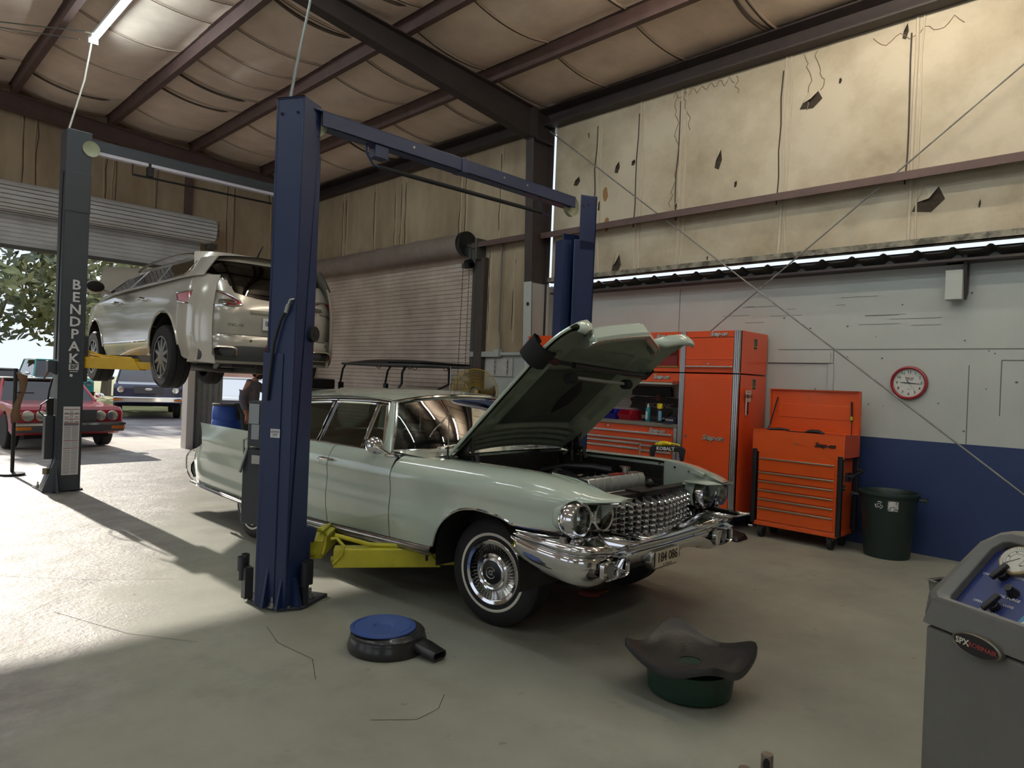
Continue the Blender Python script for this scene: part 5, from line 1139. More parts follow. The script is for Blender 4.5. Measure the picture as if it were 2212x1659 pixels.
MB().text('MECHANIC', .085, (-.014, -.02, .0), (0, -1, 0), (0, 0, 1), .001, .01, .1).obj('sign_lettering', mat('sign_grey', (150, 140, 136), .6), t, smooth=0); MB().lathe([(0, 0), (.035, 0)], 20, 'x', (-.014, .0, .105)).lathe([(.035, 0), (.04, 0)], 20, 'x', (-.015, .0, .105)).obj('sign_roundel', mat('roundel', (130, 70, 50), .6), t, smooth=0)
MB().text('24', .05, (-.016, .0, .105), (0, -1, 0), (0, 0, 1), .001, .01).obj('roundel_number', m_ink, t, smooth=0); MB().box(-.013, -.012, -.14, .14, .095, .10).obj('roundel_bar', mat('roundel', (130, 70, 50)), t, smooth=0)
solo(MB().prism([(4.95, 1.53), (4.98, 1.66), (5.16, 1.66), (5.17, 1.65), (5.19, 1.66), (5.6, 1.66), (5.6, 1.53)], 'x', 8.02, 8.06), 'tool_roll', m_ink, 'black folded pouch hanging above the MECHANIC sign', 'pouch', bevel=.012)
solo(MB().box(7.75, 8.0, 4.54, 4.78, 1.199, 1.40), 'charger_case', mat('dark_case', (40, 36, 40), .5), 'dark case at the right end of the worktop', 'case', bevel=.02)
t = thing('baseball_cap', 'dark navy cap with white lettering on the worktop beside the locker', 'cap', (7.56, 4.64, 1.199)); mc = mat('navy_cap', (26, 30, 52), .8)
MB().lathe([(.09, .0), (.09, .03), (.075, .07), (.04, .09), (0, .095)], 20).obj('crown', mc, t); MB().lathe([(.085, .012), (.15, .0)], 12, a0=R(120), a1=R(240)).obj('brim', mc, t, solid=.004); MB().text('STEVENS', .028, (-.088, -.0, .045), (0, -1, .0), (.3, 0, 1), .001, .01).obj('cap_lettering', m_label, t, smooth=0)
solo(MB().box(7.60, 7.72, 4.93, 5.22, 1.199, 1.225), 'tool_tray', m_black, 'flat black tray under the teal spray can end of the worktop', 'tray', bevel=.004).location.x = .12
solo(MB().box(7.68, 7.74, 4.9, 5.0, 1.227, 1.25).box(7.69, 7.73, 5.0, 5.04, 1.23, 1.247), 'ratchet_tool', m_trim, 'small silver tool lying on the black tray', 'tool', bevel=.006).location.x = .1
# magnet plate on the locker side
t = thing('novelty_plate', 'small white licence-style plate with an orange dot stuck on the locker side', 'plate', (7.66, 3.708, 1.52)); MB().prism(rrect(-.065, .065, 0, .135, .015), 'y', -.006, .0).obj('plate', mat('plate_white', (204, 196, 186), .5, var=.3, vs=20), t, smooth=0)
MB().text('FRE', .062, (-.036, -.0075, .062), (1, 0, 0), (0, 0, 1), .0008, .012).text('MAN', .062, (.036, -.0075, .062), (1, 0, 0), (0, 0, 1), .0008, .012).text('FLORIDA', .018, (0, -.0075, .115), (1, 0, 0), (0, 0, 1), .0005).text('2 1 9', .016, (0, -.0075, .018), (1, 0, 0), (0, 0, 1), .0005).obj('plate_lettering', mat('dark_plate_ink', (60, 36, 34), .5), t, smooth=0)
MB().ball((0, -.008, .06), (.013, .003, .02)).obj('orange_mark', mat('orange_mark', (170, 60, 40), .5), t)
solo(MB().box(7.61, 7.63, 3.70, 3.712, 1.36, 1.52), 'pen_flashlight', m_label, 'white stick hanging under the novelty plate on the locker side', 'stick', bevel=.004); solo(MB().box(7.655, 7.675, 3.70, 3.712, 1.37, 1.52), 'marker_stick', mat('dark_maroon', (60, 26, 34), .5), 'dark maroon stick hanging under the novelty plate on the locker side', 'stick', bevel=.004)
# ================= orange tool chest with raised lid =================
t = thing('tool_chest', 'orange six-drawer rolling tool chest with its lid raised, beside the clock wall', 'tool chest', (7.5, 3.05, 0))
k = MB(); k.box(0, .44, -.44, .42, .17, .97); k.box(-.0, .46, -.50, .50, .97, .985); k.box(-.0, .012, -.50, .50, .97, 1.22); k.box(.448, .46, -.5, .5, .97, 1.22); k.box(0, .46, -.50, -.488, .97, 1.22); k.box(0, .46, .488, .50, .97, 1.22); k.box(-.006, .45, -.455, .455, .14, .185); k.obj('body', m_ord, t, bevel=.004)
for i, (z0, z1) in enumerate(((.755, .905), (.655, .745), (.555, .645), (.455, .545), (.355, .445), (.20, .345))):
    d = MB().box(-.012, .0, -.41, .41, z0, z1).obj('drawer', m_ord, t, bevel=.003); MB().box(-.026, -.010, -.41, .41, z1-.016, z1).obj('drawer_pull', mat('satin_pull', (178, 168, 150), .35, .8), d, bevel=.003)
for s in (-1, 1): MB().prism(rrect(-.02, .035, s*.465-.025, s*.465+.025, .012), 'z', .16, 1.0).obj('corner_bumper', m_black, t)
MB().box(.43, .455, -.50, -.45, .16, 1.0).obj('corner_bumper', m_black, t, bevel=.008)
lid = MB(); lid.M = M4.Translation((.452, 0, 1.215)) @ M4.Rotation(R(-2), 4, 'Y'); lid.box(0, .03, -.50, .50, 0, .475); lid.box(-.03, 0, -.5, -.49, .0, .475); lid.box(-.03, 0, .49, .5, .0, .475); lid.box(-.03, 0, -.5, .5, .463, .475); lo = lid.obj('lid', m_ord, t, bevel=.004)
k = MB(); k.M = lid.M; k.box(-.006, 0, -.40, .40, .15, .31); k.obj('lid_panel', m_ord, lo, bevel=.003)
k = MB(); k.M = lid.M; k.tube([(-.08, .47, .06), (-.02, .41, .38)], .009, 8); k.tube([(-.12, .49, -.02), (-.08, .47, .06)], .005, 6); k.obj('lid_strut', m_black, t); k = MB(); k.M = lid.M; k.tube([(-.03, -.42, .14), (-.02, -.41, .36)], .010, 8); k.tube([(-.05, -.425, -.02), (-.03, -.42, .14)], .005, 6); k.obj('lid_strut', m_black, t)
k = MB(); k.M = lid.M; k.cyl((-.035, -.42, .16), (-.033, -.419, .20), .012); k.obj('strut_label', mat('lime', (150, 200, 60), .5), t)
MB().cyl((-.006, .01, 1.095), (.0, .01, 1.095), .013, n=14).obj('lock', mat('brass_lock', (160, 140, 90), .4, .7), t)
bd = MB().text('Snap-on', .07, (-.005, -.30, 1.10), (0, -1, 0), (0, 0, 1), .003, .03, .35, .95).obj('badge', m_ink, t, smooth=0)
for y in (-.38, .38):
    for x in (.06, .38): MB().cyl((x, y-.025, .07), (x, y+.025, .07), .07, n=20).obj('caster', m_rub, t, bevel=.01); MB().box(x-.04, x+.04, y-.035, y+.035, .10, .142).obj('caster_plate', m_galvd, t, smooth=0)
k = MB(); k.tube([(.06, -.505, .80), (.06, -.57, .80), (.40, -.57, .84), (.40, -.505, .84)], .015, 8); k.box(.05, .15, -.53, -.5, .74, .83); k.obj('side_handle', m_black, t); rot_label(t, -.44, .14, .62, .10, .06)
k = MB(); k.cyl((-.008, .46, .12), (-.03, .50, .12), .012); k.obj('brake_pedal', m_trim, t)
solo(MB().tube([(7.62, 3.42, 1.225), (7.64, 3.3, 1.235), (7.66, 3.2, 1.23)], [.012, .016, .008], 8), 'screwdriver', m_black, 'black handled screwdriver on the rim of the orange chest', 'screwdriver')
solo(MB().tube([(7.6, 3.0, 1.22), (7.6, 2.95, 1.235), (7.6, 2.86, 1.235), (7.6, 2.8, 1.22)], [.01, .022, .024, .012], 10).box(7.57, 7.63, 3.0, 3.2, 1.21, 1.222), 'impact_tool', m_black, 'black striped tool handle showing above the chest front', 'tool')
# trash can
t = thing('trash_can', 'dark green round trash can with recycling symbol beside the orange chest', 'trash can', (7.80, 2.20, 0)); mg = mat('dark_green_plastic', (30, 46, 42), .45, var=.2, vs=3)
MB().lathe([(0, .01), (.20, .01), (.21, 0), (.215, .02), (.245, .42), (.252, .44), (.262, .60), (.272, .635), (.285, .64), (.285, .665), (.272, .67), (.258, .64), (.24, .4), (.205, .04), (0, .035)], 48).obj('barrel', mg, t)
nrm = V((-.96, -.27, 0)).normalized(); tan = V((.27, -.96, 0)); 
k = MB(); k.M = M4.Translation(V((0, 0, 0))); 
for a in (R(283), R(103)): 
    h_ = MB(); h_.M = M4.Rotation(a, 4, 'Z'); h_.box(.26, .345, -.07, .07, .60, .625); h_.box(.33, .35, -.09, .09, .575, .63); h_.obj('side_handle', mg, t, bevel=.01)
def on_can(u, z, r=.258): a = math.atan2(nrm.y, nrm.x)-u/r*1.0; return (r*cos(-(-a)), r*sin(a), z)
k = MB(); 
def arc(u, z, r): a = R(196)+u/r; return (r*cos(a), r*sin(a), z)
k.grid([[arc(u, z, .264+.012*(z-.5)) for z in (.50, .60)] for u in frange(-.005, .09, 6)]); k.obj('torn_sticker', mat('torn_sticker', (206, 204, 198), .7, var=.8, vs=40, col2=(60, 70, 66), ramp=(.42, .5)), t)
k = MB()
for i in range(3):
    a0 = pi/2+2*pi*i/3
    pts = [arc(-.085+.036*cos(a0+da)*rr_, .55+.036*sin(a0+da)*rr_, .2635) for da, rr_ in ((-.75, 1), (-.2, .98), (.25, .98), (.75, .8))]
    k.tube(pts, [.005, .005, .005, .001], 4); k.tube([arc(-.085+.022*cos(a0+da), .55+.022*sin(a0+da), .2635) for da in (-.9, .9)], .003, 4)
k.obj('recycling_symbol', m_label, t)
# clock
t = thing('wall_clock', 'round red-rimmed wall clock with black numerals on the pale grey wall', 'clock', (XW-.004, 2.157, 1.804)); 
MB().lathe([(.150, -.012), (.150, -.032), (.162, -.044), (.176, -.036), (.181, -.016), (.178, 0)], 56, 'x').obj('rim', mat('red_rim', (150, 42, 48), .35), t); face = MB().lathe([(0, -.012), (.152, -.012)], 48, 'x').obj('face', mat('clock_face', (206, 208, 200), .5), t, smooth=0)
k = MB()
for i in range(1, 13):
    a = pi/2-2*pi*i/12; k.text(str(i), .042, (-.0135, -.117*cos(a), .117*sin(a)), (0, -1, 0), (0, 0, 1), .0006, .004)
for i in range(60): a = 2*pi*i/60; k.box(-.0135, -.013, -.143*cos(a)-.0008, -.143*cos(a)+.0008, .143*sin(a)-.0015, .143*sin(a)+.0015)
k.text('QUARTZ', .008, (-.0135, 0, -.065), (0, -1, 0), (0, 0, 1), .0004); k.obj('numerals', m_ink, face, smooth=0)
MB().text('Snap-on', .026, (-.0135, .0, .055), (0, -1, 0), (0, 0, 1), .0005, .02, .35).obj('maker_script', mat('dial_red', (150, 70, 70), .5), face, smooth=0); MB().text('RACING', .016, (-.0135, -.005, .034), (0, -1, 0), (0, 0, 1), .0005, .03, .4).obj('dial_script', mat('dial_blue', (90, 96, 130), .5), face, smooth=0)
def hand(nm, ang, L_, w, back, x=-.016): 
    d_ = V((0, -cos(ang), sin(ang))); n_ = V((0, sin(ang), cos(ang))); q_ = lambda r_, s_: tuple(V((x, 0, 0))+d_*r_+n_*s_)
    MB().add([q_(-back, -w*.5), q_(0, -w), q_(L_, -w*.3), q_(L_, w*.3), q_(0, w), q_(-back, w*.5)], [(0, 1, 2, 3, 4, 5)]).obj(nm, m_ink, t, smooth=0, solid=.001)
hand('minute_hand', R(-5), .118, .005, .0); hand('hour_hand', R(177), .085, .006, .0); hand('second_hand', R(-55), .10, .0015, .0, -.018); hand('second_hand_tail', R(125), .05, .004, .0, -.018)
MB().ball((-.018, 0, 0), .006).obj('hand_hub', m_ink, t)
# hand truck with gloves
t = thing('hand_truck', 'blue hand truck with black lettered grip standing in front of the orange cabinets', 'hand truck', (7.02, 4.37, 0)); mb_ = mat('blue_tube', (34, 56, 150), .35)
HTX = V((.46, -.89, 0)).normalized(); 
def ht(u, n_, z): return tuple(HTX*u+V((-.89, -.46, 0)).normalized()*n_+V((0, 0, z)))
k = MB(); k.tube([ht(-.17, 0, .1), ht(-.17, 0, .80), ht(-.15, 0, .86)], .016, 10); k.tube([ht(.17, 0, .1), ht(.17, 0, .80), ht(.15, 0, .86)], .016, 10)
for z in (.25, .5): k.tube([ht(-.17, 0, z), ht(.17, 0, z)], .014, 8)
k.obj('frame', mb_, t); k = MB(); pr_ = [(-.195, .80), (-.165, .80), (-.13, .90), (.13, .90), (.165, .80), (.195, .80), (.21, .93), (.17, .965), (-.17, .965), (-.205, .93)]
k.add([ht(u, .028, z) for u, z in pr_]+[ht(u, -.028, z) for u, z in pr_], [tuple(range(10)), tuple(range(19, 9, -1))]+[(i, 10+i, 10+(i+1) % 10, (i+1) % 10) for i in range(10)]); gp_ = k.obj('grip', m_black, t, bevel=.008)
MB().text('KOBALT', .055, ht(-.02, .030, .93), tuple(HTX), (0, 0, 1), .001, .03).obj('grip_lettering', m_label, gp_, smooth=0)
for u in (-.22, .22): k = MB(); a, b_ = V(ht(u-.02, -.06, .11)), V(ht(u+.02, -.06, .11)); k.cyl(a, b_, .11, n=20); k.obj('wheel', m_rub, t, bevel=.015)
k = MB(); k.add([ht(-.2, .0, .015), ht(.2, .0, .015), ht(.2, .2, .005), ht(-.2, .2, .005)], [(0, 1, 2, 3)]); k.obj('toe_plate', m_galvd, t, solid=.006, smooth=0)
t = thing('work_glove', 'yellow knit gloves lying over the black grip of the hand truck', 'gloves', (7.02, 4.37, .967)); my = mat('yellow_knit', (226, 208, 40), .9, bump=.3, bs=60, var=.2, vs=20)
k = MB(); random.seed(4)
k.tube([ht(-.12, .02, .0), ht(-.07, .0, .028), ht(.0, .0, .022), ht(.06, .0, .018)], [.02, .034, .03, .02], 8)
for i in range(4): k.tube([ht(.02, -.03+.02*i, .02), ht(.07, -.03+.02*i, .024+.003*i), ht(.12, -.02+.015*i, .018), ht(.15, -.02+.016*i, .004)], [.012, .012, .011, .006], 6)
k.tube([ht(-.06, .02, .03), ht(-.0, .04, .03), ht(.05, .04, .01)], [.012, .012, .006], 6); k.obj('glove', my, t, sub=1)
k = MB(); k.tube([ht(-.14, -.02, -.005), ht(-.13, .02, .012), ht(-.09, .03, .02)], [.016, .022, .022], 8); k.obj('cuff', my, t, sub=1)
# black floor pad under the cabinets
solo(MB().add([(7.0, 3.44, 0), (7.28, 3.44, 0), (7.36, 3.9, 0), (7.1, 4.0, 0), (7.04, 3.47, .05), (7.25, 3.47, .07), (7.33, 3.9, .10), (7.12, 3.97, .10)], [(0, 1, 2, 3), (4, 5, 6, 7), (0, 1, 5, 4), (1, 2, 6, 5), (2, 3, 7, 6), (3, 0, 4, 7)]), 'creeper_pad', m_black, 'black padded wedge on the floor between sedan bumper and orange locker', 'pad', bevel=.02)
solo(MB().add([(4.2, 3.36, .003), (4.3, 3.42, .012), (4.4, 3.33, .004), (4.47, 3.30, .006), (4.46, 3.26, .003), (4.36, 3.25, .01), (4.27, 3.22, .004), (4.2, 3.27, .009)], [(0, 1, 7), (1, 2, 5, 6, 7), (2, 3, 4, 5)]), 'shop_rag', mat('red_rag', (150, 74, 60), .9), 'small reddish rag on the dark floor under the sedan front', 'rag', solid=.004)
# ================= raised silver-beige SUV =================
m_suv = mat('champagne_car_paint', (196, 190, 178), .18, .25, coat=.6)
m_tint = glassmat('tinted_glass', (60, 60, 62), .55)
m_dkpl = mat('dark_grey_plastic', (74, 74, 76), .6)
m_redl = mat('red_lamp', (170, 22, 36), .12, coat=.5)
m_alloy = mat('alloy_wheel', (170, 168, 166), .35, .7)
suv = thing('suv', 'champagne coloured suv raised high on the charcoal lift, hood open, rear towards us', 'car', (3.80, 7.88, 1.40))
S_ = lambda x, y, z: (x, y, z)
def swid(y): return sm(y, ((0, .74), (.12, .86), (.3, .915), (.7, .94), (3.9, .94), (4.5, .90), (4.85, .78), (5.05, .55)))
def sbelt(y): return sm(y, ((.1, 1.33), (1.5, 1.30), (3.2, 1.27), (3.9, 1.20), (4.6, 1.12), (5.05, .98)))
def sbot(y):
    z = .40
    if y < .5: z = lerp(.32, .38, y/.5)
    for c0 in (1.02, 4.05):
        d = abs(y-c0)
        if d < .52: z = max(z, .40+.54*math.sqrt(max(0, 1-(d/.52)**2))**.9)
    return z
def sl_(z): return sm(z, ((.3, .93), (.42, .95), (.55, .99), (.75, 1.0), (.95, .995), (1.15, .965), (1.33, .90)))
ys_ = frange(.0, .5, 8)+frange(.502, 1.538, 28)+frange(1.6, 3.5, 12)+frange(3.531, 4.569, 28)+frange(4.62, 5.05, 7)
for s in (-1, 1):
    k = MB().grid([[(s*swid(y)*sl_(z), y, z) for z in [lerp(sbot(y), sbelt(y), q) for q in frange(0, 1, 14)]] for y in ys_])
    bd_ = k.obj('body_side', m_suv, suv, solid=.01, smooth=60)
    for c0 in (1.02, 4.05):
        MB().tube([(s*(swid(y)*sl_(sbot(y))+.004), y, sbot(y)) for y in frange(c0-.51, c0+.51, 26)], .016, 6).obj('wheel_arch_trim', m_suv, bd_)
        MB().grid([[(s*x, c0+.49*cos(a), .42+.47*sin(a)) for x in (.55, .9)] for a in frange(-.1, pi+.1, 14)]).box(s*.55-.005, s*.55+.005, c0-.5, c0+.5, .3, .95).obj('wheel_well', m_eng, suv)
    # door lines, side trims, handles
    k = MB(); 
    for y0 in (1.55, 2.62, 3.62): k.tube([(s*(swid(y0)*sl_(z)+.001), y0+.05*sin((z-.4)*3), z) for z in frange(.42, 1.29, 10)], .004, 4)
    k.obj('door_gap', m_dark, bd_)
    MB().tube([(s*(swid(y)*sl_(.58)+.006), y, .58-.01*(y-2)) for y in frange(1.6, 3.5, 10)], .013, 6).obj('side_moulding', m_chr, bd_)
    for y0 in (1.75, 2.85): MB().tube([(s*.93, y0, 1.13), (s*.975, y0+.02, 1.135), (s*.98, y0+.16, 1.13), (s*.93, y0+.18, 1.125)], [.012, .015, .015, .012], 8).obj('door_handle', m_chr, bd_)
    # greenhouse: body-colour band with dark windows slightly proud
    gx = lambda z: lerp(.90, .68, ((z-1.28)/.32)**1.1 if z > 1.28 else 0)
    def gtop(y): return sm(y, ((.3, 1.565), (1.2, 1.60), (2.2, 1.60), (3.0, 1.54), (3.9, 1.22)))
    k = MB().grid([[(s*gx(z)*min(1, swid(y)/.94), y, z) for z in [lerp(sbelt(y)-.01, max(gtop(y), sbelt(y)), q) for q in frange(0, 1, 8)]] for y in frange(.12, 3.95, 40)]); gh = k.obj('greenhouse', m_suv, suv, solid=.01, smooth=60)
    def win(nm, pts):
        p = [(s*(gx(z)+.009), y, z) for y, z in pts]; o = MB().poly(p).obj(nm, m_tint, gh, smooth=0, solid=.003); 
        MB().poly([(q[0]-s*.004, q[1], q[2]) for q in p]).obj('window_backing', m_int, o, smooth=0)
        MB().tube(p, .010, 6, closed=True).obj('window_trim', m_chrd, o)
    win('quarter_window', [(.55, 1.36), (.48, 1.41), (.50, 1.52), (.60, 1.555), (1.42, 1.565), (1.42, 1.335)]); win('rear_window', [(1.47, 1.33), (1.47, 1.565), (2.25, 1.56), (2.45, 1.31)]); win('front_window', [(2.50, 1.31), (2.32, 1.555), (2.95, 1.50), (3.62, 1.28)])
    MB().tube([(s*.70, y, gtop(y)+.03+.045*sin(pi*max(0, min(1, (y-.6)/2.2)))**.5) for y in frange(.6, 2.8, 14)], .016, 6).obj('roof_rail', m_chrd, gh)
    mi = MB(); mi.ball((s*1.10, 3.42, 1.38), (.13, .075, .095), 14, 10).tube([(s*.90, 3.45, 1.31), (s*1.02, 3.43, 1.34)], .03, 8); mo_ = mi.obj('side_mirror', m_suv, suv); MB().ball((s*1.10, 3.375, 1.38), (.115, .04, .08), 14, 10).obj('mirror_face', m_dark, mo_)
    # tail lamp wrapping the corner
    def yr(x, z): return sm(z, ((.70, .02), (.9, .0), (1.1, .04), (1.3, .11), (1.5, .26), (1.62, .40)))+.20*(abs(x)/.86)**5
    tl = MB(); pts = [(.40, 1.02), (.42, 1.06), (.60, 1.15), (.80, 1.165), (.885, 1.14), (.885, .99), (.80, .985), (.5, 1.0)]
    f1 = [(s*x, yr(x, z)-.022, z) for x, z in pts]
    tl.poly(f1); tl.add([(s*.885, yr(.885, 1.14)-.022, 1.14), (s*.945, .52, 1.12), (s*.945, .50, 1.03), (s*.885, yr(.885, .99)-.022, .99)], [(0, 1, 2, 3)])
    to = tl.obj('tail_lamp', m_redl, suv, smooth=0, solid=.01); e = f1[:5]+[(s*.95, .525, 1.125), (s*.95, .5, 1.025)]+f1[5:]; MB().tube(e, .012, 6, closed=True).obj('lamp_surround', m_chr, to)
    MB().tube([(s*.47, yr(.47, 1.05)-.032, 1.03), (s*.50, yr(.5, 1.05)-.034, 1.065), (s*.64, yr(.64, 1.06)-.034, 1.06), (s*.66, yr(.66, 1.04)-.032, 1.04)], .010, 6, closed=True).obj('reverse_lamp', m_chr, to)
    # exhaust tip
    k = MB(); ring = lambda a, b_, y, x0=.60: [(s*(x0+p[0]*a), y, .46+p[1]*b_) for p in rrect(-1, 1, -1, 1, .5, 4)]
    k.grid([ring(.13, .055, .0), ring(.145, .065, -.035), ring(.125, .05, -.04), ring(.12, .045, .05)], cv=True); eo = k.obj('exhaust_tip', m_chrd, suv); MB().poly(ring(.122, .046, .01)).obj('exhaust_bore', m_dark, eo, smooth=0)
# roof, windshield, hood, hatch, bumper
MB().grid([[(x, y, gtop(y)+.075*(1-(x/.69)**2)) for y in frange(.30, 3.0, 20)] for x in frange(-.69, .69, 14)]).obj('roof', m_suv, suv, solid=.01, smooth=60)
MB().grid([[(x*lerp(.66, .86, q), lerp(3.0, 3.92, q), lerp(1.60-.03*x*x, 1.22, q)) for q in frange(0, 1, 4)] for x in frange(-1, 1, 8)]).obj('windshield', m_tint, suv)
MB().grid([[(x, y, sbelt(y)-.06) for y in frange(3.95, 5.0, 6)] for x in frange(-.8, .8, 4)]).obj('engine_bay', m_eng, suv)
MB().grid([[(x*(.86-.18*q*q), 3.98+.62*q, 1.22+.66*q+.10*sin(pi*q)*(1-x*x*.5)-.05*x*x*q) for q in frange(0, 1, 8)] for x in frange(-1, 1, 12)]).obj('hood', m_suv, suv, solid=.02, smooth=60)
MB().box(-.62, .62, 4.9, 5.06, .45, .95).obj('front_bumper', m_suv, suv, bevel=.06, seg=3)
def yrr(x, z): return sm(z, ((.66, .03), (.9, .0), (1.1, .04), (1.3, .11), (1.5, .26), (1.64, .42)))+.20*(abs(x)/.86)**5
k = MB().grid([[(x*(1-.20*max(0, (z-1.15)/.5)), yrr(x, z), z) for z in frange(.66, 1.66, 16)] for x in frange(-.90, .90, 28)]); ht_ = k.obj('tailgate', m_suv, suv, solid=.01, smooth=60)
def gz(x): return 1.10+.13*(abs(x)/.72)**2
k = MB().grid([[(x, yrr(x*1.1, z)-.012, z) for z in [lerp(gz(x), 1.555-.03*(x/.72)**4, q) for q in frange(0, 1, 8)]] for x in frange(-.735, .735, 20)]); bw = k.obj('back_window', m_tint, ht_, smooth=60)
MB().grid([[(x*.98, yrr(x*1.1, z)-.004, z) for z in [lerp(gz(x)+.01, 1.54, q) for q in frange(0, 1, 8)]] for x in frange(-.72, .72, 20)]).obj('window_backing', m_int, bw, smooth=60)
k = MB()
for s in (-1, 1): k.tube([(s*(.735 if z > 1.2 else .62 if z < .98 else .66), yrr(.70, z)-.006, z) for z in (.66, .72, .85, .97)], .004, 4); k.tube([(s*.72, yrr(.8, z)-.006, z) for z in (1.16, 1.25)], .004, 4)
k.tube([(x, yrr(x, .66)-.01, .665) for x in frange(-.62, .62, 10)], .004, 4); k.obj('tailgate_gap', m_dark, ht_)
k = MB(); k.grid([[(x, yrr(x, z)-.035*sin(pi*q), z) for q, z in [(q, lerp(.97, .91, q)) for q in frange(0, 1, 6)]] for x in frange(-.30, .30, 8)]); k.obj('plate_visor', m_suv, ht_)
pl = MB().box(-.155, .155, .0, .012, .74, .885).obj('number_plate', mat('white_plate', (226, 226, 222), .5), ht_, smooth=0); pl.location.y = -.02
MB().text('IL 4270', .085, (0, -.002, .815), (1, 0, 0), (0, 0, 1), .001, .01).text('v', .03, (-.06, -.002, .757), (1, 0, 0), (0, 0, 1), .001, .02).obj('plate_lettering', mat('navy_letter', (36, 38, 60), .5), pl, smooth=0); 
MB().prism(rrect(-.158, .158, .737, .888, .02), 'y', .006, .013).obj('plate_frame', m_chrd, pl)
MB().text('ENCLAVE', .045, (-.47, -.014, .775), (1, 0, 0), (0, 0, 1), .002, .02).obj('badge_lettering', m_chrd, ht_, smooth=0)
MB().tube([(x, yrr(x, .66)-.03, .645) for x in frange(-.86, .86, 20)], .014, 6).obj('bumper_chrome', m_chr, suv)
k = MB().grid([[(x, -.03+.22*(abs(x)/.90)**4+oy, z) for z, oy in ((.66, .02), (.60, .0), (.5, .0), (.40, .03), (.33, .10))] for x in frange(-.90, .90, 28)]); rbm = k.obj('rear_bumper', m_suv, suv, solid=.01, smooth=60)
k = MB().grid([[(x, -.042+.22*(abs(x)/.90)**4+oy, z-.06*max(0, abs(x)-.45)/.4*(z > .4)) for z, oy in ((.535, .0), (.5, -.004), (.42, .015), (.36, .06))] for x in frange(-.84, .84, 28)]); k.obj('bumper_insert', m_dkpl, rbm, solid=.008, smooth=60)
MB().box(-.12, -.07, -.075, -.06, .50, .56).obj('tow_tag', mat('red_tag', (160, 40, 44), .6), rbm, smooth=0)
k = MB()
for x in (-.72, -.3, .3, .72): k.cyl((x, -.04+.22*(abs(x)/.9)**4, .60), (x, -.035+.22*(abs(x)/.9)**4, .60), .014, n=12)
k.obj('parking_sensor', m_dkpl, rbm)
k = MB(); k.box(-.75, .75, .3, 4.9, .32, .42); k.box(-.12, .12, .2, 4.5, .22, .34); k.tube([(-.6, .1, .42), (-.5, .4, .34), (-.3, 1.0, .28), (-.2, 3, .26)], .04, 8); k.tube([(.6, .1, .42), (.5, .4, .34), (.3, 1.0, .28)], .04, 8); k.tube([(-.8, 1.02, .38), (-.3, .9, .26), (.3, .9, .26), (.8, 1.02, .38)], [.07, .05, .05, .07], 8); k.box(-.4, .4, .25, .6, .28, .4)
k.obj('underbody', mat('underbody_grey', (70, 68, 66), .6, var=.5, vs=8), suv, bevel=.01)
k = MB(); k.tube([(.0, .95, 1.67), (.0, .95, 1.69), (.02, .85, 1.82)], [.03, .012, .006], 8); ao = k.obj('roof_antenna', m_black, suv); ao.location = (-.02, -.45, -.01)
def alloy(parent, pos, face, r=.385, tw=.24, nsp=10):
    h = tw/2; w = MB(); w.M = M4.Translation(pos) @ M4.Rotation(face*pi/2, 4, 'Y'); X_ = w.M.copy()
    w.lathe([(.24, -h*.8), (.26, -h), (r-.03, -h), (r, -h*.7), (r, -.06), (r-.008, -.056), (r-.008, -.048), (r, -.044), (r, .044), (r-.008, .048), (r-.008, .056), (r, .06), (r, h*.7), (r-.03, h), (.26, h), (.24, h*.8)], 44)
    wo = w.obj('wheel', m_rub, parent, smooth=40)
    k = MB(); k.M = X_; k.lathe([(.235, h*.98), (.25, h*.98), (.25, h*.6), (.235, h*.5)], 40)
    for i in range(nsp):
        a = 2*pi*i/nsp; d = (cos(a), sin(a)); n_ = (-sin(a), cos(a)); q_ = lambda r_, w_, z: (d[0]*r_+n_[0]*w_, d[1]*r_+n_[1]*w_, z)
        k.add([q_(.04, -.028, h*.95), q_(.235, -.016, h*.9), q_(.235, .016, h*.9), q_(.04, .028, h*.95), q_(.04, -.03, h*.6), q_(.235, -.018, h*.6), q_(.235, .018, h*.6), q_(.04, .03, h*.6)], [(0, 1, 2, 3), (0, 4, 5, 1), (3, 2, 6, 7)])
    k.lathe([(.07, h*.6), (.065, h*.98), (0, h*1.0)], 20); k.obj('alloy_rim', m_alloy, wo, smooth=30)
    k = MB(); k.M = X_; k.lathe([(.24, h*.4), (0, h*.4)], 24); k.obj('brake_disc', m_eng, wo, smooth=0)
for y in (1.02, 4.05): alloy(suv, (-.83, y, .385), -1); alloy(suv, (.83, y, .385), 1)
# ================= refrigerant machine =================
m_mach = mat('grey_machine_plastic', (112, 110, 104), .5, var=.35, vs=4, col2=(84, 82, 78), bump=.15, bs=12)
P0 = V((2.745, .64, 0)); UX = V((-.47, -.883, 0)).normalized(); NX_ = V((-.883, .47, 0)).normalized()
mc_ = thing('refrigerant_machine', 'grey wheeled refrigerant service machine with blue and red gauge panel at bottom right', 'machine', tuple(P0))
def mq(u, b, z): return tuple(UX*u-NX_*b+V((0, 0, z)))   # u right, b back
WM = .62
k = MB(); k.add([mq(u, b, z) for z in (.06, .855) for u, b in ((-.0, 0), (WM, 0), (WM, .46), (.0, .46))], [(3, 2, 1, 0), (4, 5, 6, 7), (0, 1, 5, 4), (1, 2, 6, 5), (2, 3, 7, 6), (3, 0, 4, 7)]); lo_ = k.obj('cabinet', m_mach, mc_, bevel=.012, seg=3)
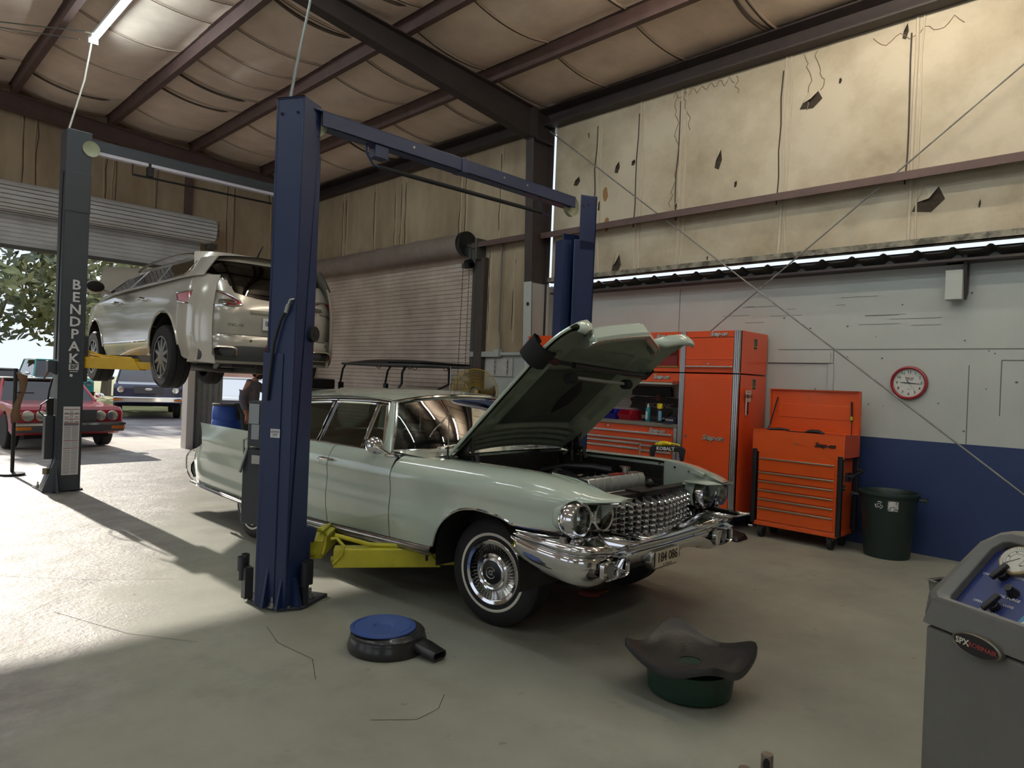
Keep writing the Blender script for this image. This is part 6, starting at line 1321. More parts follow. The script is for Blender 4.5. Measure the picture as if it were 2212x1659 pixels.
# upper shell: side profile (b,z) lofted over the width with rounded shoulders
prof_ = [(-.012, .865), (-.015, .93), (.0, .965), (.03, 1.0), (.10, 1.10), (.17, 1.185), (.20, 1.215), (.25, 1.225), (.40, 1.215), (.47, 1.17), (.48, .865)]
rows = []
for u, sh in ((-.012, .05), (-.012, .02), (.012, .0), (.06, 0)): pass
def shell(u, ins): return [mq(u, lerp(b, .24, ins), lerp(z, .99, ins*.6)) for b, z in prof_]
rows = [shell(.03, .16), shell(.0, .09), shell(-.008, .03), shell(-.004, 0.)]+[shell(u, 0) for u in frange(.04, WM-.04, 6)]+[shell(WM+.004, 0), shell(WM+.008, .03), shell(WM, .09)]
def prt(u):   # outer rim front edge
    return u
k = MB(); 
# front bezel with recessed panel: build as ring between outer outline and panel outline
def face(u, t, off=0.): # t 0 bottom..1 top along slanted face
    b0, z0, b1, z1 = .005, .955, .225, 1.20
    return V(mq(u, lerp(b0, b1, t)+off*.75, lerp(z0, z1, t)-off*.66))
out = [(0.02, -.02), (WM-.02, -.02), (WM+.005, .05), (WM-.045, .80), (WM-.09, .97), (WM-.13, 1.03), (.13, 1.03), (.09, .97), (.045, .80), (-.005, .05)]
inn_ = [(.075, .06), (WM-.075, .06), (WM-.07, .10), (WM-.095, .76), (WM-.115, .86), (WM-.14, .885), (.14, .885), (.115, .86), (.095, .76), (.07, .10)]
ro = [tuple(face(u, t)) for u, t in out]; rm = [tuple(face(lerp(a[0], b_[0], .45), lerp(a[1], b_[1], .45), -.012)) for a, b_ in zip(out, inn_)]; ri = [tuple(face(u, t, .0)) for u, t in inn_]; rd_ = [tuple(face(u, t, .03)) for u, t in inn_]
ob = [tuple(V(p)-NX_*.16+V((0, 0, -.01))) for p in ro]
low = [mq(-.006, -.008, .865), mq(WM+.006, -.008, .865)]
k.grid([ob, ro, rm, ri, rd_], cv=True); k.add([low[0], low[1], ro[1], ro[0]], [(0, 1, 2, 3)])
k.add([low[0], ro[0], ro[9], ob[9], mq(-.006, .2, .865)], [(0, 1, 2, 3, 4)]); k.add([low[1], ro[1], ro[2], ob[2], mq(WM+.006, .2, .865)], [(0, 1, 2, 3, 4)])
k.add([mq(-.006, .18, .865), mq(.0, .18, 1.0), mq(.13, .38, 1.20), mq(WM-.13, .38, 1.20), mq(WM, .18, 1.0), mq(WM+.006, .18, .865), mq(WM, .48, .865), mq(WM-.05, .48, 1.1), mq(.05, .48, 1.1), mq(0, .48, .865)], [(0, 1, 8, 9), (1, 2, 8), (2, 3, 7, 8), (3, 4, 7), (4, 5, 6, 7), (6, 7, 8, 9)])
k.grid([[ob[7], ob[6], ob[5], ob[4]], [mq(.09, .38, 1.19), mq(.13, .38, 1.20), mq(WM-.13, .38, 1.20), mq(WM-.09, .38, 1.19)]]); k.grid([[ob[9], ob[8], ob[7]], [mq(0, .2, .98), mq(.05, .36, 1.1), mq(.09, .38, 1.19)]]); k.grid([[ob[2], ob[3], ob[4]], [mq(WM, .2, .98), mq(WM-.05, .36, 1.1), mq(WM-.09, .38, 1.19)]])
k.obj('upper_shell', m_mach, mc_, bevel=.008, smooth=45)
# control panel: blue left, red right, with cream boundary
def fp(u, t, off=.027): return tuple(face(u, t, off))
def bnd(t): return sm(t, ((.06, .46), (.2, .40), (.4, .315), (.55, .27), (.7, .265), (.885, .285)))
m_pb = mat('panel_blue', (38, 52, 106), .4, var=.3, vs=10, col2=(44, 34, 78)); m_pr = mat('panel_red', (128, 36, 44), .4, var=.3, vs=10, col2=(90, 34, 60)); m_pc = mat('panel_cream', (206, 160, 110), .5)
def ledge(t): return sm(t, ((.06, .072), (.76, .095), (.885, .14))), WM-sm(t, ((.06, .072), (.76, .095), (.885, .14)))
ts = frange(.06, .885, 16)
pn = MB().grid([[fp(lerp(ledge(t)[0], bnd(t)-.008, q), t) for q in frange(0, 1, 2)] for t in ts]).obj('control_panel', m_pb, mc_, smooth=0)
MB().grid([[fp(lerp(bnd(t)+.008, ledge(t)[1], q), t) for q in frange(0, 1, 2)] for t in ts]).obj('panel_red_area', m_pr, pn, smooth=0); MB().grid([[fp(bnd(t)-.008, t, .026), fp(bnd(t)+.008, t, .026)] for t in ts]).obj('panel_cream_band', m_pc, pn, smooth=0)
FU = UX; FV = (face(0, 1)-face(0, 0)).normalized(); FN = FU.cross(FV).normalized()
if FN.dot(NX_) < 0: FN = -FN
TT = (face(0, 1)-face(0, 0)).length
def disc(mb, u, t, r, o0, r2=None, o1=None, n=32):
    c0 = V(fp(u, t)); rows = [[tuple(c0+FU*(rr_*cos(a))+FV*(rr_*sin(a))+FN*o) for a in frange(0, 2*pi, n)[:-1]] for rr_, o in ((r, o0), (r2 or r, o1 if o1 is not None else o0))]
    mb.grid(rows, cv=True); mb.poly(rows[-1]); return mb
def ptext(mb, s, size, u, t, **kw): return mb.text(s, size, tuple(V(fp(u, t))+FN*.0015), tuple(FU), tuple(FV), .0004, **kw)
for u, t, nm, an in ((.185, .72, 'LOW', 220), (.335, .72, 'HIGH', 30)):
    k = MB(); disc(k, u, t, .058, 0, .058, .014); disc(k, u, t, .058, .014, .054, .018); g_ = k.obj('pressure_gauge', mat('gauge_rim', (160, 140, 106), .35, .6), mc_); k = MB(); disc(k, u, t, .05, .0185); k.obj('gauge_face', mat('gauge_face', (206, 202, 186), .4), g_, smooth=0)
    k = MB(); c0 = V(fp(u, t))+FN*.019
    for i in range(31): a = R(225-9*i); p, q_ = c0+(FU*cos(a)+FV*sin(a))*.040, c0+(FU*cos(a)+FV*sin(a))*(.046 if i % 3 else .048); k.tube([tuple(p), tuple(q_)], .0006, 4)
    for rr_ in (.034, .022): k.tube([tuple(c0+(FU*cos(a)+FV*sin(a))*rr_) for a in frange(R(-45), R(225), 20)], .0005, 4)
    a = R(an); k.tube([tuple(c0-(FU*cos(a)+FV*sin(a))*.01), tuple(c0+(FU*cos(a)+FV*sin(a))*.036)], .0012, 4)
    for i in range(6): a = R(225-54*i); k.text(str(i*(20 if nm == 'LOW' else 100)), .008, tuple(c0+(FU*cos(a)+FV*sin(a))*.029), tuple(FU), tuple(FV), .0003)
    k.obj('gauge_markings', m_ink, g_, smooth=0)
k = MB(); ptext(k, 'LOW', .014, .19, .845, bold=.01); ptext(k, 'HIGH', .014, .345, .845, bold=.01); ptext(k, 'CLOSE', .012, .215, .545); ptext(k, 'OPEN', .012, .115, .49); ptext(k, 'CLOSE', .012, .375, .545); ptext(k, 'OPEN', .012, .265, .49); ptext(k, 'OIL PURGE', .014, .225, .30, bold=.01); ptext(k, 'CLOSE', .012, .235, .215); ptext(k, 'OPEN', .012, .14, .17); ptext(k, 'OIL DRAIN', .014, .19, .085, bold=.01); k.obj('panel_lettering', m_label, pn, smooth=0)
for u, t, m, nm in ((.165, .52, m_black, 'a'), (.315, .52, mat('red_knob', (120, 30, 40), .4), 'b'), (.20, .165, m_black, 'c')):
    k = MB(); disc(k, u, t, .018, 0, .016, .02, 16); c0 = V(fp(u, t))+FN*.02; dd = (FV*.9+FU*.28).normalized(); nn = dd.cross(FN); k.add([tuple(c0+dd*a+nn*b_+FN*o) for o in (0, .016) for a, b_ in ((-.034, -.008), (.034, -.009), (.034, .009), (-.034, .008))], [(0, 1, 2, 3), (4, 5, 6, 7), (0, 4, 5, 1), (1, 5, 6, 2), (2, 6, 7, 3), (3, 7, 4, 0)]); k.obj('valve_knob', m, mc_, bevel=.003)
k = MB(); disc(k, .225, .365, .02, 0, .013, .02, 16); disc(k, .225, .365, .013, .02, .012, .035, 16); k.obj('purge_button', m_black, mc_)
k = MB()
for u, t, m in ((.135, .52, 0), (.17, .175, 1), (.285, .52, 0)): c0 = V(fp(u, t))+FN*.001; k.add([tuple(c0), tuple(c0+FU*.018+FV*.03), tuple(c0+FU*.02-FV*.004)], [(0, 1, 2)])
k.obj('knob_arrow', m_pc, pn, smooth=0)
k = MB(); ptext(k, 'COOLTECH', .052, .43, .085, bold=.02, shear=.25); tg = MB(); c0 = V(fp(.43, .085))+FN*.0006; tg.add([tuple(c0+FU*a+FV*b_) for a, b_ in ((-.15, -.022), (.15, -.022), (.16, .03), (-.14, .03))], [(0, 1, 2, 3)])
tgo = tg.obj('brand_plate', mat('light_blue_plate', (70, 130, 160), .4), pn, smooth=0); k.obj('brand_lettering', mat('cream_letter', (214, 206, 186), .4), tgo, smooth=0); k = MB(); ptext(k, '34134Z', .03, .475, -.03+.055, bold=.02); k.obj('model_lettering', mat('cream_letter', (214, 206, 186)), tgo, smooth=0)
k = MB(); c0 = V(fp(.475, .335))+FN*.001; k.add([tuple(c0+FU*a+FV*b_) for a, b_ in ((-.075, -.06), (.075, -.06), (.075, .065), (-.06, .065))], [(0, 1, 2, 3)]); ch = k.obj('charge_chart', mat('silver_chart', (150, 168, 180), .35, .3), pn, smooth=0)
k = MB(); 
for i in range(10): 
    for j in range(4): c1 = c0+FN*.0008+FU*(-.05+.034*j)+FV*(.05-.0115*i); k.add([tuple(c1+FU*a+FV*b_) for a, b_ in ((0, 0), (.022, 0), (.022, .004), (0, .004))], [(0, 1, 2, 3)])
k.obj('chart_print', mat('chart_ink', (96, 110, 124), .5), ch, smooth=0)
k = MB()
for u, t in ((.455, .575), (.445, .50)): c0 = V(fp(u, t))+FN*.001; k.add([tuple(c0+FU*a+FV*b_) for a, b_ in ((-.02, -.015), (.02, -.015), (.02, .015), (-.02, .015))], [(0, 1, 2, 3)])
k.obj('warning_decal', mat('decal_grey', (170, 178, 182), .4), pn, smooth=0); k = MB(); disc(k, .475, .68, .02, 0, .019, .014, 12); k.obj('rocker_switch', m_black, mc_)
# oval maker plate across the seam
k = MB(); c0 = V(mq(.205, -.014, .858)); ov = [(1, 0), (.9, .006), (0, .006)]
k.grid([[tuple(c0+UX*(.085*r_*cos(a))+V((0, 0, 1))*(.036*r_*sin(a)+.0*cos(a))+NX_*o) for a in frange(0, 2*pi, 40)[:-1]] for r_, o in ((1, -.012), (1, .008), (.93, .012), (.88, .008), (0.0, .008))], cv=True); ovo = k.obj('oval_badge', mat('badge_rim', (120, 112, 98), .4, .5), mc_)
k = MB(); k.grid([[tuple(c0+UX*(.075*r_*cos(a))+V((0, 0, 1))*(.031*r_*sin(a))+NX_*.010) for a in frange(0, 2*pi, 40)[:-1]] for r_ in (1, 0.01)], cv=True); k.obj('badge_field', m_ink, ovo, smooth=0)
MB().text('SPX', .028, tuple(c0-UX*.045+NX_*.011), tuple(UX), (0, 0, 1), .0006, .02).obj('badge_lettering', mat('cream_letter', (214, 206, 186)), ovo, smooth=0); MB().text('ROBINAIR', .021, tuple(c0+UX*.025+NX_*.011), tuple(UX), (0, 0, 1), .0006, .02).obj('badge_lettering', mat('red_letter', (150, 60, 56), .4), ovo, smooth=0)
# side handle tray, bottle, hose hoop, wheels
k = MB(); pts = [mq(-.012, .06, .97), mq(-.06, .08, .965), mq(-.075, .16, .965), mq(-.06, .34, .965), mq(-.0, .38, .965)]
rows = [[tuple(V(p)+V((0, 0, dz))) for dz in (.025, .03, -.09, -.11)] for p in pts]; k.grid(rows); k.obj('side_handle', m_mach, mc_, solid=.02, bevel=.004)
k = MB(); bc = V(mq(-.028, .10, 0)); k.lathe([(0, .70), (.026, .70), (.028, .71), (.028, .84), (.02, .86)], 20, 'z', tuple(bc)); bo = k.obj('oil_bottle', glassmat('cloudy_bottle', (190, 190, 170), .5), mc_); MB().lathe([(0, .702), (.0265, .702), (.0265, .765), (0, .765)], 20, 'z', tuple(bc)).obj('bottle_oil', mat('green_oil', (60, 74, 40), .3), bo)
MB().lathe([(.03, .84), (.03, .87), (0, .87)], 20, 'z', tuple(bc)).obj('bottle_cap', m_black, bo)
MB().tube([mq(.20, .42, 1.15), mq(.20, .42, 1.27), mq(.22, .42, 1.285), mq(.5, .42, 1.285), mq(.52, .42, 1.15)], .008, 8).obj('hose_hook', m_black, mc_)
MB().tube([mq(.38, .30, 1.205), mq(.43, .30, 1.24), mq(.48, .30, 1.205)], .02, 10).obj('top_fitting', m_chrd, mc_)
for u in (.06, WM-.06): 
    for b in (.06, .42): a_, b_ = V(mq(u-.02, b, .05)), V(mq(u+.02, b, .05)); MB().cyl(a_, b_, .05, n=18).obj('caster', m_rub, mc_)
# ================= drain pan on floor =================
t = thing('oil_drain_pan', 'black square-topped oil drain funnel on a low dark green tub on the floor', 'drain pan', (3.37, 1.90, 0)); mgr = mat('oily_green', (22, 58, 40), .4, var=.5, vs=8, col2=(14, 24, 20)); mbk = mat('oily_black', (40, 37, 36), .42, var=.5, vs=9, col2=(24, 22, 22), bump=.1)
MB().lathe([(0, .004), (.205, .004), (.222, .015), (.232, .10), (.235, .155), (.20, .162), (.0, .162)], 48).obj('tub', mgr, t)
MB().tube([(.12, -.205, .14), (.17, -.19, .145), (.225, -.1, .145), (.2, -.13, .12)], .012, 8).obj('tub_handle', mgr, t)
k = MB(); th0 = math.atan2(.27, -.28)
rows = []
N_ = 64
for j in range(9):
    q = j/8; row = []
    for i in range(N_):
        a = 2*pi*i/N_; ca, sa = cos(a), sin(a); sq = .29/((abs(ca)**5+abs(sa)**5)**.2); corner = min(1, max(0, (sq/.29-1)/.30)); r_ = lerp(.058, sq, q)
        z = .166+.028*q**1.3+.085*corner*q**2.2-.012*(1-corner)*q**3+(.018 if j == 8 else 0)
        ang = a+th0-pi/4+pi/2*0; row.append((r_*cos(ang), r_*sin(ang), z))
    rows.append(row)
rows.append([(p[0]*1.012, p[1]*1.012, p[2]-.008) for p in rows[-1]]); rows.append([(p[0]*1.0, p[1]*1.0, p[2]-.03) for p in rows[-1]])
k.grid(rows, cv=True); fn_ = k.obj('funnel', mbk, t, smooth=60); k = MB(); k.lathe([(.058, .166), (.056, .14), (0, .135)], 24); k.obj('funnel_hole', m_ink, fn_)
k = MB()
for i in range(4): a = th0+pi/4; p = V((cos(th0+.0-pi/2+pi/4), sin(th0-pi/2+pi/4), 0)); 
ax = V((.7, .71, 0)).normalized(); nx = V((-.71, .7, 0))
for i in range(3): c0 = ax*(.11+.022*i)+V((0, 0, .187+.004*i)); k.add([tuple(c0+nx*a+ax*b_) for a, b_ in ((-.014, 0), (.014, 0), (.014, .010), (-.014, .010))], [(0, 1, 2, 3)])
k.obj('drain_slot', m_ink, fn_, smooth=0)
# ================= air cleaner =================
t = thing('air_cleaner', 'black round air cleaner housing with blue lid lying on the floor before the blue post', 'air cleaner', (2.455, 3.43, 0)); mak = mat('black_enamel', (34, 32, 33), .32, coat=.2)
MB().lathe([(0, .012), (.225, .012), (.232, .0), (.238, .012), (.24, .03), (.236, .05), (.228, .08), (.224, .088), (.224, .10), (.214, .112), (.20, .118), (.196, .124), (.0, .124)], 56).obj('housing', mak, t)
lo_ = MB().lathe([(.198, .124), (.198, .132), (.192, .136), (.178, .137), (.174, .131), (.168, .131), (.164, .136), (.06, .134), (.055, .128), (.05, .124), (.0, .124)], 56).obj('lid', mat('blue_lid', (52, 78, 140), .45, var=.25, vs=6, col2=(40, 60, 112)), t); lo_.location = (-.028, .012, .002)
sd_ = V((-.10, -1, 0)).normalized(); sn = V((1, -.10, 0)).normalized(); rg = lambda d, w, h0, h1: [tuple(sd_*d+sn*p[0]+V((0, 0, p[1]))) for p in rrect(-w, w, h0, h1, min(w, (h1-h0)/2)*.9, 4)]
sd_ = V((.12, -.99, 0)).normalized(); sn = V((.99, .12, 0)).normalized()
off = V((.06, 0, 0)); k = MB(); rws = [[tuple(V(p)+off) for p in rg(d, w, a, b_)] for d, w, a, b_ in ((.17, .065, .03, .085), (.26, .062, .025, .08), (.33, .058, .015, .068), (.375, .055, .01, .062), (.375, .047, .018, .054), (.30, .045, .02, .055))]; k.grid(rws, cv=True); so_ = k.obj('snorkel', mak, t, smooth=50); MB().poly(rws[-1]).obj('snorkel_bore', m_ink, so_, smooth=0)
# ================= objects at the bottom edge =================
def stud(x, y, r, h, label):
    t = thing('steel_coupling', label, 'coupling', (x, y, 0)); mst = mat('worn_steel', (150, 138, 126), .4, .7, var=.5, vs=12, col2=(90, 80, 74))
    MB().lathe([(0, 0), (r, 0), (r, h*.9), (r*.9, h), (0, h)], 24).obj('barrel', mst, t); d = V((-.87, -.3, 0)).normalized(); c0 = V((0, 0, h*.55)); n_ = V((0, 0, 1)); s_ = d.cross(n_)
    MB().poly([tuple(c0+d*(r*1.01)+s_*(r*.55*cos(a))+n_*(h*.35*sin(a))) for a in frange(0, 2*pi, 16)[:-1]]).obj('socket_hole', m_ink, t, smooth=0, solid=.004)
stud(2.93, 1.262, .026, .075, 'taller worn steel coupling standing on the floor at the bottom edge'); stud(2.82, 1.31, .026, .035, 'shorter worn steel coupling beside the taller one at the bottom edge')
solo(MB().tube([(2.60, 1.45, .012), (2.68, 1.40, .02), (2.78, 1.34, .014)], [.008, .014, .01], 8), 'rubber_strap', m_black, 'short black rubber strap on the floor at the bottom edge', 'strap')
# ================= drum fan =================
t = thing('pedestal_fan', 'round pedestal fan with yellow wire guard behind the sedan roof', 'fan', (6.95, 7.72, 0)); FD = V((-.68, -.73, -.0)).normalized(); myf = mat('yellow_wire', (176, 150, 44), .5); mto = M4.Translation((0, 0, 1.47)) @ FD.to_track_quat('Z', 'Y').to_matrix().to_4x4()
k = MB(); k.M = mto
for r_, z in ((.345, 0), (.345, .14), (.345, -.0)): k.tube([(r_*cos(a), r_*sin(a), z) for a in frange(0, 2*pi, 44)[:-1]], .006, 5, closed=True)
go = k.obj('guard_hoop', myf, t); k = MB(); k.M = mto
for i in range(72): a = 2*pi*i/72; k.tube([(.08*cos(a), .08*sin(a), .17), (.22*cos(a+.25), .22*sin(a+.25), .165), (.345*cos(a+.4), .345*sin(a+.4), .14)], .0016, 3, cap=False); k.tube([(.08*cos(a), .08*sin(a), -.03), (.22*cos(a-.2), .22*sin(a-.2), -.03), (.345*cos(a-.3), .345*sin(a-.3), .0)], .0016, 3, cap=False)
for r_ in (.12, .17, .22, .27, .31): k.tube([(r_*cos(a), r_*sin(a), .165) for a in frange(0, 2*pi, 36)[:-1]], .0014, 3, closed=True)
k.obj('wire_guard', myf, t); k = MB(); k.M = mto
for i in range(3):
    a = 2*pi*i/3; k.grid([[(r_*cos(a+w), r_*sin(a+w), .07+.03*w/.35) for w in (-.35, 0, .35)] for r_ in (.06, .2, .32)])
k.lathe([(0, .12), (.06, .11), (.07, .0), (.09, -.1), (0, -.12)], 20); k.obj('fan_blade', mat('dull_blade', (110, 104, 90), .4, .5), t, solid=.003); MB().cyl((0, 0, .04), (0, 0, 1.15), .022).cyl((.08, .08, 1.42), (0, 0, 1.1), .02).lathe([(0, .03), (.28, .02), (.29, 0)], 28).obj('stand', m_black, t)
k = MB(); k.M = mto; k.ball((.02, -.0, .18), (.03, .03, .015)); k.obj('guard_badge', myf, t)
# ================= golf cart under the shutter =================
t = thing('golf_cart', 'golf cart with black canopy parked before the closed shutter', 'golf cart', (7.0, 9.6, 0), R(4)); 
def cano(x, y): return 1.86+.085*(1-(x/.56)**4)*(1-abs(y/1.05)**3.5)
k = MB().grid([[(x, y, cano(x, y)) for y in frange(-1.05, 1.05, 18)] for x in frange(-.56, .56, 12)]); co = k.obj('canopy', m_black, t, solid=.03, off=-1, smooth=60); MB().tube([(x, y, 1.845) for x, y in rrect(-.57, .57, -1.06, 1.06, .08)], .022, 6, closed=True).obj('canopy_rim', mat('grey_rim', (84, 86, 88), .4), co)
MB().box(-.55, .55, -1.05, -.2, 1.87, 1.905).obj('canopy_ridge', m_black, co, bevel=.02)
k = MB()
for x in (-.4, .4):
    for y in (-.6, .2): k.tube([(x+.05*cos(a), y, 1.835-.05*abs(sin(a))) for a in frange(0, pi, 8)], .006, 5)
k.obj('grab_loop', m_black, co)
for s in (-1, 1):
    MB().tube([(s*.5, 1.0, 1.84), (s*.5, 1.08, 1.75), (s*.5, 1.22, 1.2), (s*.45, 1.3, .7)], .018, 8).obj('front_strut', m_black, t); MB().tube([(s*.48, -.6, 1.84), (s*.52, -.56, 1.72), (s*.52, -.56, 1.55), (s*.40, -.28, 1.40), (s*.42, -.25, .7)], .02, 8).obj('rear_strut', m_black, t); MB().box(s*.5-.03, s*.5+.03, 1.08, 1.16, 1.42, 1.52).obj('strut_bracket', m_black, t)
MB().box(-.58, .58, .6, 1.5, .3, .75).box(-.58, .58, -1.2, .1, .3, .65).box(-.56, .56, .1, .6, .26, .34).obj('cart_body', mat('cart_grey', (90, 92, 92), .4), t, bevel=.06, seg=3); MB().box(-.55, .55, -.35, .1, .65, .78).box(-.55, .55, -.5, -.36, .75, 1.15).obj('seat', m_int, t, bevel=.04)
for x in (-.48, .48):
    for y in (-.75, 1.0): MB().cyl((x-.09, y, .23), (x+.09, y, .23), .23, n=24).obj('wheel', m_rub, t, bevel=.03)
# dark machine behind the roof line, left of the cart
t = thing('equipment_case', 'black machine with chrome fitting showing above the sedan roof beside the blue post', 'machine', (6.1, 11.3, 0)); MB().box(-.3, .3, -.55, .55, 0, 1.40).obj('base', m_dkpl, t, bevel=.03); MB().prism([(-.5, 1.40), (.5, 1.40), (.52, 1.5), (.46, 1.575), (-.5, 1.56)], 'x', -.28, .28).obj('hood_cover', m_black, t, bevel=.02)
MB().box(-.34, -.28, -.5, .3, 1.42, 1.53).obj('recess', mat('dull_recess', (70, 72, 72), .5), t, bevel=.03); MB().cyl((-.32, -.36, 1.41), (-.32, -.36, 1.5), .07).box(-.4, -.3, -.45, -.41, 1.40, 1.50).obj('chrome_fitting', m_chr, t); MB().box(-.15, .1, .2, .5, 1.575, 1.62).obj('handle', m_black, t, bevel=.01)
# ================= outdoors =================
def simple_car(name, label, loc, rz, col, L_=4.5, W=1.78, H=1.32, hood=1.3, trunk=.9, belt=.86, bed=0, wr=.32, clear=.3, chrome=1, soft=0):
    """car with its nose at local -y"""
    t = thing(name, label, 'truck' if bed else 'car', loc, rz); mp = mat('paint_%d_%d_%d' % col, col, .2, coat=.5); h = W/2
    y0, y1 = -L_/2, L_/2; b0 = y0+hood; b1 = y1-(bed or trunk)
    prof_ = [(y0, clear+.12), (y0+.02, belt-.14), (y0+.12, belt-.05), (b0, belt), (y1-.1, belt), (y1, belt-.12), (y1, clear+.1), (y1-.3, clear)]
    yf, yb = y0+.85, y1-.95
    for yc in (yb, yf): prof_ += [(yc+wr*1.2*cos(a), max(clear, wr+wr*1.15*sin(a))) for a in frange(0, pi, 8)]
    prof_ += [(y0+.2, clear)]
    MB().prism(prof_, 'x', -h, h).obj('body', mp, t, bevel=.05, seg=3)
    MB().box(-h+.2, h-.2, y0+.2, y1-.2, clear-.05, belt-.2).obj('underbody', m_dark, t)
    k = MB(); q0 = [(-h+.06, b0, belt-.01), (h-.06, b0, belt-.01), (h-.06, b1, belt-.01), (-h+.06, b1, belt-.01)]; q1 = [(-h+.22, b0+.55, H), (h-.22, b0+.55, H), (h-.22, b1-.25, H), (-h+.22, b1-.25, H)]
    k.add(q0+q1, [(4, 5, 6, 7), (1, 2, 6, 5), (3, 0, 4, 7), (2, 3, 7, 6)]); k.obj('cabin_glass', m_tint, t, smooth=0); MB().add(q0+q1, [(0, 1, 5, 4)]).obj('windshield', glassmat('windshield_glass', (190, 206, 216), .2), t, smooth=0)
    MB().prism([(a[0], a[1]) for a in rrect(-h+.2, h-.2, b0+.52, b1-.22, .1)], 'z', H-.02, H+.04).obj('roof', m_black if soft else mp, t, bevel=.02)
    k = MB()
    for a, b_ in zip(q0, q1): k.tube([a, b_], .03, 6)
    k.obj('pillar', mp, t); MB().box(-h+.3, h-.3, b0+.8, b0+1.0, .5, belt+.25).obj('seat', mat('car_seat', (150, 60, 60) if soft else (60, 60, 60), .7), t, bevel=.05)
    if bed: MB().box(-h+.08, h-.08, b1+.08, y1-.08, belt-.005, belt+.005).obj('cargo_bed', m_dark, t)
    for s in (-1, 1):
        for yc in (yf, yb):
            w = MB().cyl((s*(h-.21), yc, wr), (s*(h+.0), yc, wr), wr, n=28).obj('wheel', m_rub, t, bevel=.03); MB().lathe([(wr*.62, 0), (wr*.5, .015), (wr*.25, .0), (0, .02)], 20, 'x', (s*h, yc, wr)).obj('wheel_cover', m_alloy, w)
        MB().ball((s*(h+.1), b0+.25, belt+.1), (.09, .05, .06)).obj('side_mirror', mp if not chrome else m_chr, t)
        for i in (0, 1):
            if chrome == 2 or i == 0: MB().lathe([(.10, -.02), (.095, -.04), (0, -.03)], 20, 'y', (s*(h-.2-.21*i), y0+.02, belt-.22)).obj('headlamp', m_refl, t)
        MB().box(s*(h-.12)-.12, s*(h-.12)+.12, y0-.10, y0-.07, clear+.13, clear+.19).obj('turn_signal', mat('amber', (226, 130, 40), .3), t)
    MB().box(-h, h, y0-.1, y0+.1, clear+.08, clear+.26).obj('front_bumper', m_chr if bed else m_dkpl, t, bevel=.03); MB().box(-.42, .42, y0-.02, y0+.04, belt-.34, belt-.10).obj('grille', m_dkpl, t, bevel=.01)
    if not bed: MB().box(-h-.01, h+.01, y0-.11, y0+.1, clear+.21, clear+.25).obj('bumper_trim', m_chr, t)
    else: MB().ball((0, y0-.03, belt-.2), (.11, .015, .045)).obj('oval_badge', m_label, t)
    return t
simple_car('convertible', 'red convertible with round twin headlamps parked just outside the open door', (3.18, 17.3, 0), R(3), (170, 34, 48), 4.5, 1.8, 1.28, 1.5, 1.1, .88, 0, .33, .28, 2, 1)
simple_car('pickup_truck', 'dark navy pickup truck parked on the asphalt beyond the red convertible', (8.0, 26.2, -.03), R(-16), (38, 44, 74), 5.4, 1.95, 1.88, 1.45, 1.9, 1.16, 2.0, .40, .46, 0)
simple_car('van', 'teal green van parked behind the navy pickup', (6.6, 33.5, -.04), R(0), (44, 136, 132), 4.8, 1.9, 1.8, 1.1, .6, 1.15, 0, .36, .35)
simple_car('coupe', 'small red coupe parked right of the navy pickup', (12.0, 30.5, -.04), R(-20), (176, 40, 54), 4.4, 1.75, 1.28, 1.4, .9, .85, 0, .31, .28, 2)
simple_car('sedan', 'white sedan seen through the side opening behind the mechanic', (9.3, 21.4, -.03), R(-30), (224, 226, 228), 4.6, 1.8, 1.42, 1.2, .9, .92, 0, .33, .3, 0)
simple_car('wagon', 'dark car at far left behind the red convertible', (3.0, 23.5, -.03), R(5), (52, 60, 58), 4.6, 1.8, 1.45, 1.2, .6, .95, 0, .33, .3, 0)
b = struct(MB().box(10.2, 13.5, 22.8, 26, -.03, 4).obj('trim_neighbour_building', mat('salmon_wall', (206, 160, 140), .8, var=.2, vs=2), smooth=0))
struct(MB().box(7.0, 7.12, 14.62, 14.85, 0, 2.45).box(7.12, 7.16, 14.6, 14.9, 0, 2.45).obj('trim_side_jamb', m_galv, smooth=0))
t = thing('plastic_barrel', 'blue plastic barrel standing behind the sedan fin near the door jamb', 'barrel', (5.5, 13.2, 0)); MB().lathe([(0, 0), (.27, 0), (.29, .04), (.30, .3), (.29, .33), (.30, .36), (.30, .66), (.29, .69), (.30, .72), (.29, .93), (.27, .97)], 32).obj('barrel', mat('barrel_blue', (50, 92, 190), .4), t); MB().lathe([(.28, .96), (.295, .97), (.295, 1.0), (.27, 1.01), (0, .99)], 32).obj('barrel_lid', m_dkpl, t)
